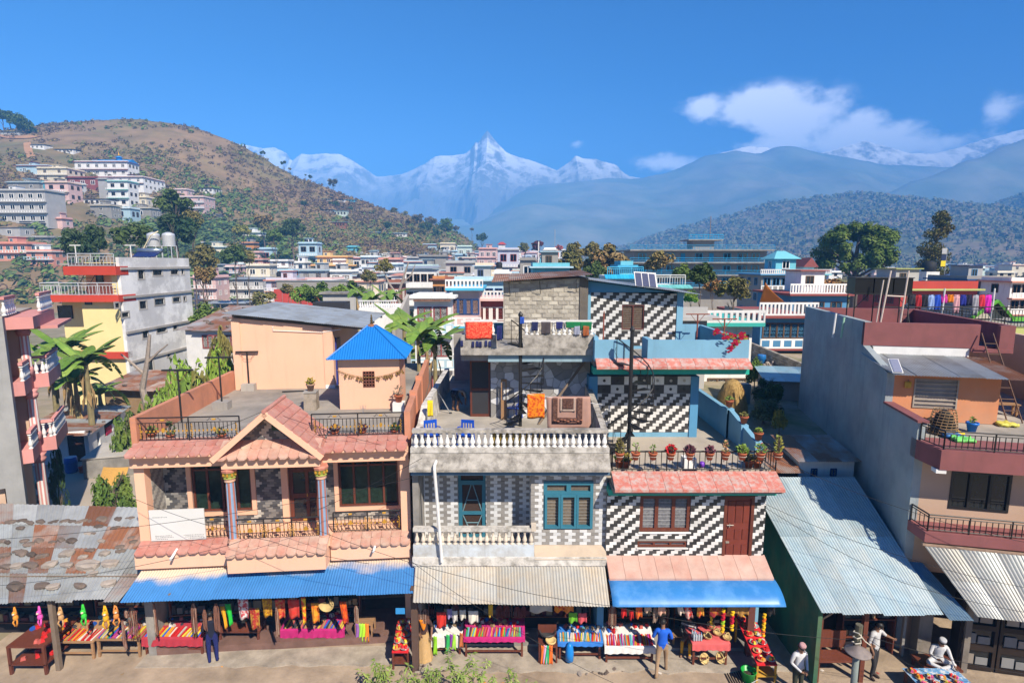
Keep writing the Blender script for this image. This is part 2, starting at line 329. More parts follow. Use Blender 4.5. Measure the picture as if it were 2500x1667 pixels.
def crown_mesh(key,m,n,leaf,lumps,seed,squash=.8,flat=0,elong=1.6):
 """leaf faces clustered on uneven lumps; unit crown radius about 1, centred at 0"""
 r=random.Random(seed);mb=MB();L=[]
 for k in range(lumps):
  a=r.uniform(0,2*pi);e=math.asin(r.uniform(-.75,1));rr=r.uniform(.45,.72);L.append((Vector((cos(a)*cos(e)*rr,sin(a)*cos(e)*rr,sin(e)*rr*squash)),r.uniform(.24,.42)))
 L.append((Vector((0,0,0)),.5))
 for i in range(n):
  c,q=L[i%len(L)];d=Vector((r.gauss(0,1),r.gauss(0,1),r.gauss(0,1))).normalized();rad=q*(r.random()**.33)
  p=c+Vector((d.x,d.y,d.z*.85))*rad
  nrm=(d+Vector((r.uniform(-.6,.6),r.uniform(-.6,.6),r.uniform(-.2,.9)))).normalized()
  t=nrm.orthogonal().normalized();t=Matrix.Rotation(r.uniform(0,2*pi),3,nrm)@t;b=nrm.cross(t);s=leaf*r.uniform(.6,1.3)
  bend=nrm*s*.25
  mb.add([p-t*s*elong*.5-bend,p+b*s*.42,p+t*s*elong*.5-bend,p-b*s*.42],[(0,1,2,3)])
 return mb.mesh(key,m)
def trunk_mesh(key,h,r0,nb,spread,seed,m=bark,top=.9):
 r=random.Random(seed);mb=MB();pts=[Vector((0,0,-.3))];x=Vector((0,0,0))
 for k in range(1,6):x=x+Vector((r.uniform(-.05,.05)*h,r.uniform(-.05,.05)*h,h/5));pts.append(x.copy())
 mb.tube(pts,[r0*1.25,r0,r0*.85,r0*.7,r0*.55,r0*.35],7)
 for k in range(nb):
  i=r.randint(2,4);b=pts[i].lerp(pts[i+1],r.random());a=r.uniform(0,2*pi);l=spread*r.uniform(.6,1)
  q=[b,b+Vector((cos(a)*l*.45,sin(a)*l*.45,l*.35)),b+Vector((cos(a)*l,sin(a)*l,l*.75))]
  mb.tube(q,[r0*.42,r0*.28,r0*.1],5)
  for s in(-1,1):
   a2=a+s*r.uniform(.4,.9);mb.tube([q[1],q[1]+Vector((cos(a2)*l*.5,sin(a2)*l*.5,l*.45))],[r0*.22,r0*.06],4)
 return mb.mesh(key,m,True)
CROWNS={}
def crown(kind,var=0,n=900,leaf=.16,lumps=16,squash=.8):
 k=(kind,var,n)
 if k not in CROWNS:CROWNS[k]=crown_mesh('crown_'+kind,LM[kind],n,leaf,lumps,hash(kind)%97+var*13 if False else len(CROWNS)*17+3,squash)
 return CROWNS[k]
TRUNKS={}
def tree(name,label,loc,h,r,kind,group=None,var=0,n=900,leaf=.16,lumps=16,squash=.8,zs=1.0,trunk=.45,yaw=None,tm=bark,bush=False):
 o=thing(name,label,'tree',loc,R.uniform(0,6)if yaw is None else yaw,group)
 k=('t',var%3,tm.name)
 if k not in TRUNKS:TRUNKS[k]=trunk_mesh('trunk',1.0,.05,6,.42,40+var%3,tm)
 ch=min(r*zs,h*.62)
 put('trunk',TRUNKS[k],o,scale=(r*1.25,r*1.25,max(.3,h*.68)))
 if bush:put('crown',crown(kind,var,n,leaf,lumps,squash),o,loc=(0,0,h*.5),scale=(r*1.15,r*1.15,h*.62))
 else:put('crown',crown(kind,var,n,leaf,lumps,squash),o,loc=(0,0,h-ch*.95),scale=(r*1.12,r*1.12,ch*1.12))
 return o
# ------------------------------------------------------------------ building pieces
def corr(parent,name,m,p00,p10,p01,p11,sheets=6,amp=.011,wl=.078,th=.004,rows=1,jit=.006,mats=None,seed=1,lap=.05):
 """corrugated roof of separate overlapping sheets; p00,p10 front edge, p01,p11 back edge (parent space)"""
 r=random.Random(seed);A,B,C_,D_=map(Vector,(p00,p10,p01,p11));out=[]
 nrm=(B-A).cross(C_-A).normalized();w=(B-A).length
 for j in range(rows):
  for i in range(sheets):
   a0,a1=i/sheets,(i+1)/sheets+(.025/sheets*2 if i<sheets-1 else 0);b0,b1=j/rows,min(1,(j+1)/rows+(lap/rows if j<rows-1 else 0));k=max(4,int(w*(a1-a0)/wl*4));lift=(i%2)*jit+r.uniform(0,jit*.6)+(rows-1-j)*-.0+j*jit*1.2
   e0,e1=r.uniform(-.012,.012),r.uniform(-.012,.012)
   def fn(a,b):
    s=lerp(a0,a1,a);t=lerp(b0+e0 if j==0 else b0,b1,b);p=A.lerp(B,s).lerp(C_.lerp(D_,s),t)
    return p+nrm*(amp*sin(2*pi*s*w/wl)+lift)
   mm=m if mats is None else r.choices(mats[0],mats[1])[0]
   out.append(MB().sheet(fn,k,1,nrm*-th).build(name,mm,parent))
 return out
TILEM={}
def tile_field(parent,u0,u1,z0,z1,v,tw,th,shift,cols,budget,holes=(),proud=.014,gap=.005,name='tile',clip=None,side=None):
 """wall tiles in courses: shift(row)->offset in tile widths, cols = materials; first `budget` tiles are parts, the rest one part of kind stuff"""
 n=len(cols);rest=[MB()for _ in cols];cnt=0;rows=int(round((z1-z0)/th));th=(z1-z0)/rows
 for r_ in range(rows):
  off=shift(r_)*tw;c0=int(math.floor((u0-off)/tw))-1;za,zb=z0+r_*th+gap/2,z0+(r_+1)*th-gap/2
  for c in range(c0,c0+int((u1-u0)/tw)+4):
   a,b=max(u0,off+c*tw+gap/2),min(u1,off+(c+1)*tw-gap/2)
   if b-a<.015:continue
   k=c%n;segs=[(a,b)]
   for h in holes:
    if zb<=h[2]+.01 or za>=h[3]-.01:continue
    ns=[]
    for(s,e)in segs:
     if e<=h[0]or s>=h[1]:ns.append((s,e));continue
     if s<h[0]:ns.append((s,h[0]))
     if e>h[1]:ns.append((h[1],e))
    segs=ns
   for(s,e)in segs:
    if e-s<.02:continue
    if clip and not clip((s+e)/2,(za+zb)/2):continue
    jx,jz=(((r_*31+c*17)%9)-4)*.0009,(((r_*13+c*29)%7)-3)*.0009;s+=jx;e+=jx
    x=proud+((r_*7+c*13)%5)*.0012
    P=(s,e,v-x,v+.004,za+jz,zb+jz)if side is None else(v-.004 if side>0 else v-x,v+x if side>0 else v+.004,s,e,za+jz,zb+jz)
    if cnt<budget:
     key=(id(cols[k]),)
     if key not in TILEM:TILEM[key]=MB().box(0,1,0,1,0,1).mesh('tile',cols[k])
     put(name,TILEM[key],parent,loc=(P[0],P[2],P[4]),scale=(P[1]-P[0],P[3]-P[2],P[5]-P[4]));cnt+=1
    else:rest[k].box(*P)
 for k,mb in enumerate(rest):
  if mb.v:mb.build(name+'s',cols[k],parent,kind='stuff')
 return cnt
def window(parent,u0,u1,z0,z1,v,us=(),zs=(),fm=None,pm=None,fw=.06,d=.09,name='window',proud=.02):
 """framed window: frame mesh with an opening per light, each pane its own sub-part; us/zs = inner bar positions as fractions"""
 uu=[u0]+[lerp(u0,u1,t)for t in us]+[u1];zz=[z0]+[lerp(z0,z1,t)for t in zs]+[z1];holes=[]
 for i in range(len(uu)-1):
  for j in range(len(zz)-1):
   holes.append((uu[i]+(fw if i==0 else fw*.5),uu[i+1]-(fw if i==len(uu)-2 else fw*.5),zz[j]+(fw if j==0 else fw*.5),zz[j+1]-(fw if j==len(zz)-2 else fw*.5)))
 f=MB().holed(u0,u1,z0,z1,v-proud,v+d,holes).build(name,fm,parent)
 for h in holes:bx('pane',pm or glass,f,h[0]-.004,h[1]+.004,v+d*.35,v+d*.35+.012,h[2]-.004,h[3]+.004)
 return f,holes
def pane_bars(parent,h,v,n,m,r=.006):
 mb=MB()
 for k in range(1,n):z=lerp(h[2],h[3],k/n);mb.box(h[0],h[1],v,v+.01,z-r,z+r)
 return mb.build('grille',m,parent)
def baluster_mesh(h,r,m,key):
 return MB().lathe([(r*1.25,0),(r*1.25,h*.06),(r*.65,h*.10),(r*.75,h*.14),(r*1.2,h*.26),(r*1.25,h*.33),(r*.95,h*.48),(r*.55,h*.66),(r*.5,h*.74),(r*.8,h*.79),(r*.55,h*.83),(r*.6,h*.9),(r*1.2,h*.93),(r*1.2,h)],n=10).mesh(key,m,True)
def balustrade(parent,a,b,z0,h,n,m,rail=(.09,.10),me=None,r=.055,skip=(),railm=None):
 """posts along a->b (u,v); one rail part and each baluster its own part"""
 me=me or baluster_mesh(h-rail[1],r,m,'baluster');A,B=Vector((a[0],a[1],0)),Vector((b[0],b[1],0));d=(B-A).normalized();q=Vector((-d.y,d.x,0))*rail[0]
 zt=z0+h
 MB().hexa([A-q+Vector((0,0,zt-rail[1])),B-q+Vector((0,0,zt-rail[1])),B+q+Vector((0,0,zt-rail[1])),A+q+Vector((0,0,zt-rail[1])),A-q+Vector((0,0,zt)),B-q+Vector((0,0,zt)),B+q+Vector((0,0,zt)),A+q+Vector((0,0,zt))]).build('rail',railm or m,parent)
 for k in range(n):
  if k in skip:continue
  p=A.lerp(B,(k+.5)/n);put('baluster',me,parent,loc=(p.x,p.y,z0))
 return me
def railing(parent,pts,z0,z1,m=black_iron,step=.11,r=.011,posts=.9,rr=.02,mid=.78,deco=None,name='railing'):
 mb=MB();g=MB()
 for a,b in zip(pts,pts[1:]):
  A,B=Vector((*a,0)),Vector((*b,0));L_=(B-A).length;n=max(1,round(L_/posts));zb=z0+.05;zm=lerp(z0,z1,mid)
  for z,q in((z1,rr*1.15),(zm,r*1.2),(zb,r*1.3)):mb.tube([A+Vector((0,0,z)),B+Vector((0,0,z))],q,6)
  for k in range(n+1):p=A.lerp(B,k/n);mb.tube([p+Vector((0,0,z0)),p+Vector((0,0,z1))],rr,6)
  nb=int(L_/step)
  for k in range(1,nb):
   p=A.lerp(B,k/nb);mb.tube([p+Vector((0,0,zb)),p+Vector((0,0,zm))],r,5)
   if deco:h=lerp(zb,zm,.5);g.tube([p+Vector((0,0,h-.025)),p+Vector((0,0,h+.025))],r*2.0,5)
  if deco:
   for k in range(n):
    p=A.lerp(B,(k+.5)/n);d=(B-A).normalized()
    f=d.cross(Vector((0,0,1)))
    h=lerp(zb,zm,.55);ring=[p+f*.012+d*cos(t*pi/4)*.045+Vector((0,0,h+sin(t*pi/4)*.075))for t in range(8)]
    g.add([q for q in ring]+[q-f*.024 for q in ring],[tuple(range(8)),tuple(range(15,7,-1))]+[((i+1)%8,i,8+i,8+(i+1)%8)for i in range(8)])
    h=lerp(zm,z1,.5);g.tube([p+d*-.05+Vector((0,0,h)),p+d*.05+Vector((0,0,h))],.03,6)
    for s in(-1,1):
     sc=[p+d*s*(.09+.11*t/6)+Vector((0,0,h+.035*sin(t)))for t in range(7)];mb.tube(sc,.007,4)
    for t in(0.06,.94):
     p2=A.lerp(B,(k+t)/n);g.tube([p2+Vector((0,0,lerp(zb,zm,.08)))]+[p2+Vector((0,0,lerp(zb,zm,.08+.84*i/10)))+d*.02*(-1)**i for i in range(1,10)]+[p2+Vector((0,0,lerp(zb,zm,.92)))],.014,4)
 o=mb.build(name,m,parent)
 if deco:g.build('gold_ornament',deco,o,kind='stuff')
 return o
tile_red=mat('red_clay_tile',(.42,.15,.115),.8,.14,5,.1,rnd=.07,c2=(.46,.27,.22),c2amt=.42,c2scale=2.2,c2soft=.2)
tile_red2=mat('dusty_clay_tile',(.45,.19,.14),.85,.14,5,.1,rnd=.08,c2=(.50,.36,.28),c2amt=.55,c2scale=2.0,c2soft=.2)
def skirt(parent,m,a,b,z_top,v_out,z_bot,courses=2,tw=.29,th=.035,scallop=True,name='roof_tile',corner=0):
 """short tiled apron along a->b (points u,v on the wall), sloping out by v_out (towards -v side) in courses of tiles"""
 A,B=Vector((*a,0)),Vector((*b,0));d=(B-A).normalized();out=Vector((d.y,-d.x,0))*v_out;L_=(B-A).length;n=max(2,round(L_/tw))
 for j in range(courses):
  t0,t1=j/courses,(j+1)/courses+.04
  for k in range(n):
   s0,s1=k/n*L_+.004,(k+1)/n*L_-.004
   P=lambda s,t,dz=0:A+d*s+out*t+Vector((0,0,lerp(z_top,z_bot,t)+dz))
   lo=[(s0,t1-.10),(s0+(s1-s0)*.25,t1),(s0+(s1-s0)*.75,t1),(s1,t1-.10)]if scallop else[(s0,t1),(s1,t1)]
   top=[(s1,t0),(s0,t0)];poly=lo+top;nn=len(poly);lift=.012*(courses-1-j)*0+.014*(j==0)
   vs=[P(s,t,.012+lift*(t-t0)/(t1-t0))for s,t in poly]+[P(s,t,-th)for s,t in poly]
   MB().add(vs,[tuple(range(nn)),tuple(range(2*nn-1,nn-1,-1))]+[((i+1)%nn,i,nn+i,nn+(i+1)%nn)for i in range(nn)]).build(name,m,parent)
def flat_skirt(parent,m,a,b,z_top,v_out,z_bot,n,th=.06,name='roof_tile'):return skirt(parent,m,a,b,z_top,v_out,z_bot,1,((Vector(b)-Vector(a)).length)/n,th,False,name)
# ------------------------------------------------------------------ peach house
peach=mat('peach_plaster',(.78,.465,.315),.85,.07,1.2,.06,rnd=.02,c2=(.70,.42,.29),c2amt=.35,c2scale=.6,c2soft=.2,streak=.16,streakcol=(.35,.22,.16))
peach2=mat('terracotta_plaster',(.55,.235,.14),.85,.1,1.2,.08,rnd=.02,c2=(.42,.19,.12),c2amt=.35,c2scale=1.1,streak=.15)
deck_m=mat('weathered_deck',(.37,.335,.29),.95,.18,.9,.2,c2=(.21,.195,.175),c2amt=.45,c2scale=.55,c2soft=.16)
tile_w=sm('pale_grey_tile',(.42,.40,.36),.45,rnd=.16);tile_g=sm('slate_grey_tile',(.085,.085,.09),.4,rnd=.3);tile_mid=sm('mid_grey_tile',(.20,.19,.18),.45,rnd=.2)
curt=mat('white_curtain',(.35,.35,.36),.9,.25,9,.1)
def house_peach():
 P=atY(325,1140,15.2);fr=Fr(P.x,15.2,radians(5));o=thing('terrace_house','peach two-storey house with red tiled gable and blue tin awning','house',fr=fr)
 UR=7.82;F1,BB,BT,DK=3.58,5.93,6.2,6.55
# body: ground floor, slab, side walls, back wall with openings
 MB().box(.02,UR-.02,1.9,12.5,0,F1-.3).build('ground_storey',peach,o)
 bx('floor_slab',peach,o,.0,UR,-.02,12.5,F1-.3,F1-.01)
 bx('side_wall',peach,o,.02,.26,.32,12.5,F1,BB);bx('side_wall',peach2,o,UR-.26,UR-.02,.32,12.5,F1,BB)
 VB=.98
 W1=(*[fr.uz(310+x/3.267,960+760/3.267,VB)[0]for x in(520,995)],4.02,5.75);DR=(*[fr.uz(310+x/3.267,960+760/3.267,VB)[0]for x in(1290,1530)],F1,5.75);W2=(*[fr.uz(310+x/3.267,960+760/3.267,VB)[0]for x in(1690,2165)],4.02,5.75)
 MB().holed(.26,UR-.26,F1,BB,VB,VB+.25,[W1,DR,W2]).build('back_wall',concrete,o)
 for w in(W1,W2):
  MB().holed(w[0]-.13,w[1]+.13,w[2]-.12,w[3]+.12,VB-.05,VB+.02,[w]).build('window_surround',peach,o)
  window(o,*w,VB+.06,(.25,.5,.75),(.78,),wood_dark,mat('leaded_glass',(.015,.03,.022),.12,.6,7,0),fw=.06)
 MB().holed(DR[0]-.2,DR[1]+.2,F1,DR[3]+.12,VB-.06,VB+.02,[DR]).build('door_surround',peach,o)
 dr=MB().holed(DR[0],DR[1],F1+.01,DR[3],VB+.05,VB+.13,[(DR[0]+.12,DR[0]+.5,F1+.1,4.35),(DR[0]+.12,DR[0]+.5,4.5,5.2),(DR[0]+.6,DR[1]-.1,F1+.1,4.35),(DR[0]+.6,DR[1]-.1,4.5,5.2)]).build('door',wood_dark,o)
 for a,b,c,d in[(DR[0]+.12,DR[0]+.5,F1+.1,4.35),(DR[0]+.12,DR[0]+.5,4.5,5.2),(DR[0]+.6,DR[1]-.1,F1+.1,4.35),(DR[0]+.6,DR[1]-.1,4.5,5.2)]:bx('pane',glass,dr,a,b,VB+.08,VB+.095,c,d)
 MB().lathe([(.015,0),(.022,.03),(.015,.1)],(DR[0]+.55,VB+.03,4.4),8).build('handle',gold,dr)
 sh=lambda r:(0,.35,.75,1.1,.75,.35)[r%6]
 hs=[(w[0]-.14,w[1]+.14,w[2]-.13,w[3]+.13)for w in(W1,W2)]+[(DR[0]-.21,DR[1]+.21,F1,DR[3]+.13)]
 tile_field(o,.28,UR-.28,F1+.05,BB,VB,.225,.083,sh,[tile_w,tile_g,tile_mid,tile_g],300,hs)
 tile_field(o,.34,VB-.02,F1+.1,BB-.1,.262,.20,.083,lambda r:r*.4,[tile_w,tile_mid,tile_w,tile_mid],0,(),side=1)
# pillars, beams, gable and aprons
 for u in(0,UR-.28):bx('pillar',peach,o,u,u+.28,0 if u else 0,.3,F1-.005,BB)
 bx('beam',peach,o,.02,2.66,-.2,.32,BB,BT+.12);bx('beam',peach,o,5.36,UR,-.2,.32,BB,BT+.12);bx('beam',peach,o,2.66,5.36,-.55,.32,BB+.02,BT+.05)
 bx('roof_slab',deck_m,o,.0,UR,.33,12.5,BB+.0,DK)
 skirt(o,tile_red,(.03,.3),(2.62,.3),DK+.08,.78,BT+.17);skirt(o,tile_red,(5.42,.3),(UR-.02,.3),DK+.08,.78,BT+.17)
 MB().prism([(.3,BT+.1),(-.44,BT+.1),(-.44,BT+.15),(.3,DK+.03)],'x',.05,2.66).build('apron_core',peach,o);MB().prism([(.3,BT+.1),(-.44,BT+.1),(-.44,BT+.15),(.3,DK+.03)],'x',5.4,UR-.02).build('apron_core',peach,o)
 skirt(o,tile_red,(0.02,.02),(2.66,.02),F1+.06,.46,F1-.14);skirt(o,tile_red2,(5.5,.02),(UR,.02),F1+.06,.46,F1-.14);skirt(o,tile_red2,(2.72,-.42),(5.5,-.42),F1+.2,.5,F1-.06)
 bx('fascia',peach,o,.0,2.7,-.36,-.03,F1-.62,F1-.17);bx('fascia',peach,o,5.5,UR,-.36,-.03,F1-.62,F1-.17);bx('fascia',peach,o,2.74,5.46,-.82,-.03,F1-.62,F1-.1)
 bx('bay_floor',peach,o,2.7,5.52,-.46,-.02,F1-.1,F1+.12)
# gable
 ax,az=3.99,7.62;el,er,ez=2.5,5.48,6.33
 for side,e in((-1,el),(1,er)):
  L_=sqrt((ax-e)**2+(az-ez)**2);dirv=Vector((e-ax,0,ez-az)).normalized();nrm=Vector((-dirv.z*(-1 if side<0 else 1),0,abs(dirv.x)))
  if side<0:nrm=Vector((dirv.z,0,-dirv.x));nrm=nrm if nrm.z>0 else-nrm
  else:nrm=Vector((-dirv.z,0,dirv.x));nrm=nrm if nrm.z>0 else-nrm
  A=Vector((ax,0,az));q=lambda s,v,h:A+dirv*s+nrm*h+Vector((0,v,0))
  MB().hexa([q(0,-.7,-.09),q(L_,-.7,-.09),q(L_,1.0,-.09),q(0,1.0,-.09),q(0,-.7,0),q(L_,-.7,0),q(L_,1.0,0),q(0,1.0,0)]).build('gable_slope',peach,o)
  MB().hexa([q(0,-.76,-.13),q(L_+.05,-.76,-.13),q(L_+.05,-.70,-.13),q(0,-.70,-.13),q(0,-.76,.03),q(L_+.05,-.76,.03),q(L_+.05,-.7,.03),q(0,-.7,.03)]).build('barge_board',peach,o)
  nr=7;nc=6
  for i in range(nr):
   for j in range(nc):
    s0,s1=L_*i/nr,L_*(i+1)/nr+.03;v0,v1=-.74+1.76*j/nc+.004,-.74+1.76*(j+1)/nc-.004
    MB().hexa([q(s0,v0,.005),q(s1,v0,.03),q(s1,v1,.03),q(s0,v1,.005),q(s0,v0,.02),q(s1,v0,.052),q(s1,v1,.052),q(s0,v1,.02)]).build('roof_tile',tile_red,o)
 MB().tube([(ax,-.78,az+.03),(ax,1.02,az+.03)],.06,8).build('ridge_cap',tile_red,o)
 vg=-.12
 MB().prism([(el+.12,ez),(er-.12,ez),(ax,az-.08)],'y',vg,vg+.3).build('gable_wall',concrete,o)
 tile_field(o,el+.3,er-.3,ez,az-.15,vg,.2,.083,sh,[tile_mid,tile_g,tile_w,tile_g],0,[(ax-.02,ax+.3,6.93,7.33)],clip=lambda u,z:(abs(u-ax)*(az-ez)/((er-el)/2))<az-.2-z)
 pl=bx('plaque',sm('dark_green_panel',(.03,.06,.025),.5),o,ax-.02,ax+.3,vg-.05,vg-.004,6.93,7.33)
 mb=MB()
 for k in range(7):a=k*2*pi/7;mb.lathe([(.02,-.012),(.045,0),(.02,.012)],(ax+.14+.075*cos(a),vg-.062,7.13+.1*sin(a)),6)
 mb.lathe([(.03,-.03),(.07,0),(.03,.03)],(ax+.14,vg-.07,7.13),8);mb.build('gold_ornament',gold,pl,kind='stuff')
 skirt(o,tile_red2,(el+.1,vg),(er-.1,vg),ez+.32,.62,ez-.02)
# columns with painted capitals
 cs=[fr.uz(310+835/3.267,960+900/3.267,-.35)[0],fr.uz(310+1560/3.267,960+900/3.267,-.35)[0]]
 blu=sm('pale_blue_paint',(.20,.30,.44));redp=sm('brick_red_paint',(.33,.12,.085));crm=sm('capital_cream',(.52,.32,.22));grn=sm('capital_green',(.25,.28,.05))
 for u in cs:
  n=20;mb=MB();prof=[(.125,F1+.22),(.12,F1+1.0),(.112,BB-.42)];vs=[]
  for r_,z in prof:vs+=[(u+(r_+(.008 if k%2 else-.006))*cos(2*pi*k/n),-.34+(r_+(.008 if k%2 else-.006))*sin(2*pi*k/n),z)for k in range(n)]
  for i in range(2):
   for k in range(n):mb.mat(1 if(k//2)%2 else 0).add([vs[i*n+k],vs[i*n+(k+1)%n],vs[(i+1)*n+(k+1)%n],vs[(i+1)*n+k]],[(0,1,2,3)])
  c=mb.build('column',[blu,redp],o)
  MB().lathe([(.18,F1+.1),(.18,F1+.15),(.15,F1+.18),(.16,F1+.2),(.13,F1+.23)],(u,-.34,0),16).build('column_base',sm('column_base_peach',(.50,.27,.19)),c,True)
  MB().mat(0).lathe([(.115,BB-.43),(.15,BB-.40),(.14,BB-.34),(.17,BB-.30)],(u,-.34,0),14).mat(1).lathe([(.17,BB-.30),(.13,BB-.26),(.15,BB-.18),(.19,BB-.12)],(u,-.34,0),14).mat(2).lathe([(.2,BB-.12),(.22,BB-.05),(.2,BB)],(u,-.34,0),8).build('capital',[crm,grn,sm('capital_rose',(.5,.2,.14))],c)
  mb=MB()
  for k in range(8):a=k*pi/4;mb.lathe([(.01,-.05),(.035,-.02),(.03,.03),(.012,.06)],(u+.165*cos(a),-.34+.165*sin(a),BB-.2),5)
  mb.build('acanthus',gold,c,kind='stuff')
# railings
 railing(o,[(.3,.12),(2.55,.12)],F1+.02,F1+.66,deco=gold);railing(o,[(2.86,-.38),(5.22,-.38)],F1+.14,F1+.78,deco=gold);railing(o,[(5.5,.12),(UR-.3,.12)],F1+.02,F1+.66,deco=gold)
 railing(o,[(.12,.16),(2.95,.16)],DK+.05,DK+.74,deco=gold,posts=1.3);railing(o,[(5.0,.16),(UR-.15,.16)],DK+.05,DK+.74,deco=gold,posts=1.3)
 mb=MB();mb.tube([(6.5,.16,DK+.72),(6.5,.16,DK+.98)],.012,5);mb.tube([(6.42,.16,DK+.98),(6.43,.16,DK+.88),(6.57,.16,DK+.88),(6.58,.16,DK+.98)],.008,4);mb.build('trident_finial',sm('pale_metal',(.4,.4,.42),.4,metal=.6),o)
# parapets and roof deck
 bx('parapet',peach2,o,-.02,.14,.08,7.0,DK-.4,DK+.78);bx('parapet',peach2,o,UR-.12,UR+.06,.1,9.0,DK-.3,DK+.78)
 mb=MB()
 for v in(2.2,4.6):mb.box(UR-.16,UR+.1,v,v+.22,DK-.2,DK+.9)
 mb.build('parapet_post',peach2,o)
# rear room with tin roof
 rv=fr.uv(695,949,DK)[1];r0=fr.uz(574,900,rv)[0];r1=fr.uz(814,900,rv)[0];rz=fr.uz(574,776,rv)[1]
 rm=MB().hexa([(r0,rv,DK),(r1,rv,DK),(r1,rv+5.6,DK),(r0,rv+5.6,DK),(r0,rv,rz),(r1,rv,rz-.42),(r1,rv+5.6,rz-.42),(r0,rv+5.6,rz)]).build('rear_room',peach,o)
 bx('pilaster',peach,rm,r1-.35,r1+.03,rv-.04,rv+.3,DK,rz-.47);bx('pilaster',peach,rm,r0-.02,r0+.3,rv-.04,rv+.3,DK,rz-.08);bx('plinth',white,rm,r1-.34,r1+.05,rv-.06,rv-.035,DK,DK+.14)
 window(o,r1+.0,r1+.0+.001,DK,DK+.01,rv+9)if False else None
 d2=bx('door',wood_dark,rm,r1-.02,r1+.04,rv+.55,rv+1.35,DK+.02,DK+1.95);bx('door_frame',sm('indigo_frame',(.03,.04,.22)),rm,r1-.01,r1+.06,rv+.42,rv+.53,DK+.02,DK+2.05)
 R0,R1=r0-.25,fr.uz(889,799,rv-.3)[0]
 corr(o,'tin_sheet',zinc,(R0,rv-.35,rz+.22),(R1,rv-.35,rz-.42),(R0,rv+6.2,rz+.22),(R1,rv+6.2,rz-.42),7,seed=3)
 mb=MB()
 for v in(.3,2.9,5.4):mb.hexa([(r0-.1,rv+v,rz),(R1-.1,rv+v,rz-.58),(R1-.1,rv+v+.08,rz-.58),(r0-.1,rv+v+.08,rz),(r0-.1,rv+v,rz+.18),(R1-.1,rv+v,rz-.44),(R1-.1,rv+v+.08,rz-.44),(r0-.1,rv+v+.08,rz+.18)])
 mb.build('rafters',wood_grey,o)
 bx('roof_post',wood_dark,o,R1-.2,R1-.08,rv+.2,rv+.32,DK,rz-.6)
 MB().tube([(r0+1.6,rv-.05,rz-.35),(r0+1.6,rv-.05,rz-.52),(r1-.4,rv-.05,rz-.62),(r1+.4,rv-.05,rz-.5)],.014,5).build('conduit',white,o)
 bx('kerb_step',deck_m,o,.15,3.2,.5,.9,DK,DK+.03)
# pipes, awning, shop bay
 for x,y in((360,1290),(1968,1228)):
  u,z=fr.uz(310+x/3.267,960+y/3.267,-.5);MB().tube([(u+.05,-.3,z+.08),(u,-.62,z-.08)],.035,8).build('spout',white,o)
 aw=awning_mat('dusty_blue_sheet',(.05,.20,.47),(.62,.50,.38),-1.15,.1,.42)
 corr(o,'awning_sheet',aw,(-.02,-1.17,2.45),(8.02,-1.52,2.52),(.1,-.05,2.92),(7.95,-.05,2.86),10,seed=5)
 mb=MB();[mb.box(u,u+.06,-1.05,-.02,2.5,2.56)for u in(1.2,2.9,4.7,6.4)]
 mb.build('awning_bracket',wood_grey,o)
 bx('shop_plinth',mat('brick_step',(.17,.095,.075),.9,.3,3,.2),o,.2,UR-.1,-.1,1.9,0,.24)
 bx('pier',concrete,o,-.02,.2,-.1,1.9,0,F1-.31);bx('pier',peach,o,UR-.22,UR,-.1,1.9,0,F1-.31);bx('pier',concrete,o,3.8,4.05,.9,1.9,.32,F1-.31)
 sf=MB();nb=9
 for k in range(60):sf.box(6.15+k*.026,6.16+k*.026,1.2,1.215,.32,2.9)
 sf.build('collapsible_gate',black_iron,o)
 bd=bx('notice_board',mat('white_board',(.62,.62,.61),.5,.05,1,0,rnd=0),o,*[fr.uz(310+x/3.267,960+1040/3.267,-.06)[0]for x in(183,622)],-.07,-.03,F1+.08,fr.uz(310+400/3.267,960+925/3.267,-.06)[1],label='white painted notice board with faint lettering')
 u0,u1=[fr.uz(310+x/3.267,960+1040/3.267,-.06)[0]for x in(183,622)];mb=MB();rr=random.Random(3);zt=fr.uz(310+400/3.267,960+925/3.267,-.06)[1]
 for(a0,a1,z)in[(.05,.3,zt-.23),(.08,.36,F1+.22),(.08,.42,F1+.17),(.08,.3,F1+.12),(.6,.97,F1+.22),(.62,.97,F1+.17),(.68,.95,F1+.12)]:
  x=lerp(u0,u1,a0)
  while x<lerp(u0,u1,a1):w=rr.uniform(.015,.05);mb.box(x,x+w,-.074,-.069,z,z+rr.uniform(.018,.026));x+=w+rr.uniform(.01,.02)
 mb.build('faded_lettering',sm('faded_ink',(.30,.31,.31)),bd)
 return fr,DK,rv
def awning_mat(name,c,dust,v0,lo,hi):
 """blue sheet whose upper strip is buried under settled dust; the edge follows slope and noise"""
 m=mat(name,c,.45,.1,3,.03,0,.05);nt=m.node_tree;N=nt.nodes;L=nt.links;b=N['Principled BSDF']
 src=b.inputs['Base Color'].links[0].from_socket
 tc=N.new('ShaderNodeTexCoord');sp=N.new('ShaderNodeSeparateXYZ');L.new(tc.outputs['Object'],sp.inputs[0])
 n=N.new('ShaderNodeTexNoise');n.inputs['Scale'].default_value=.9;n.inputs['Detail'].default_value=6;L.new(tc.outputs['Object'],n.inputs[0])
 w=N.new('ShaderNodeMath');w.operation='MULTIPLY_ADD';L.new(n.outputs[0],w.inputs[0]);w.inputs[1].default_value=1.5;L.new(sp.outputs[1],w.inputs[2])
 r=N.new('ShaderNodeMapRange');L.new(w.outputs[0],r.inputs[0]);r.inputs[1].default_value=lo;r.inputs[2].default_value=hi
 mx=N.new('ShaderNodeMixRGB');L.new(r.outputs[0],mx.inputs[0]);L.new(src,mx.inputs[1]);mx.inputs[2].default_value=(*dust,1);L.new(mx.outputs[0],b.inputs['Base Color'])
 return m
FB,DKB,RVB=house_peach()
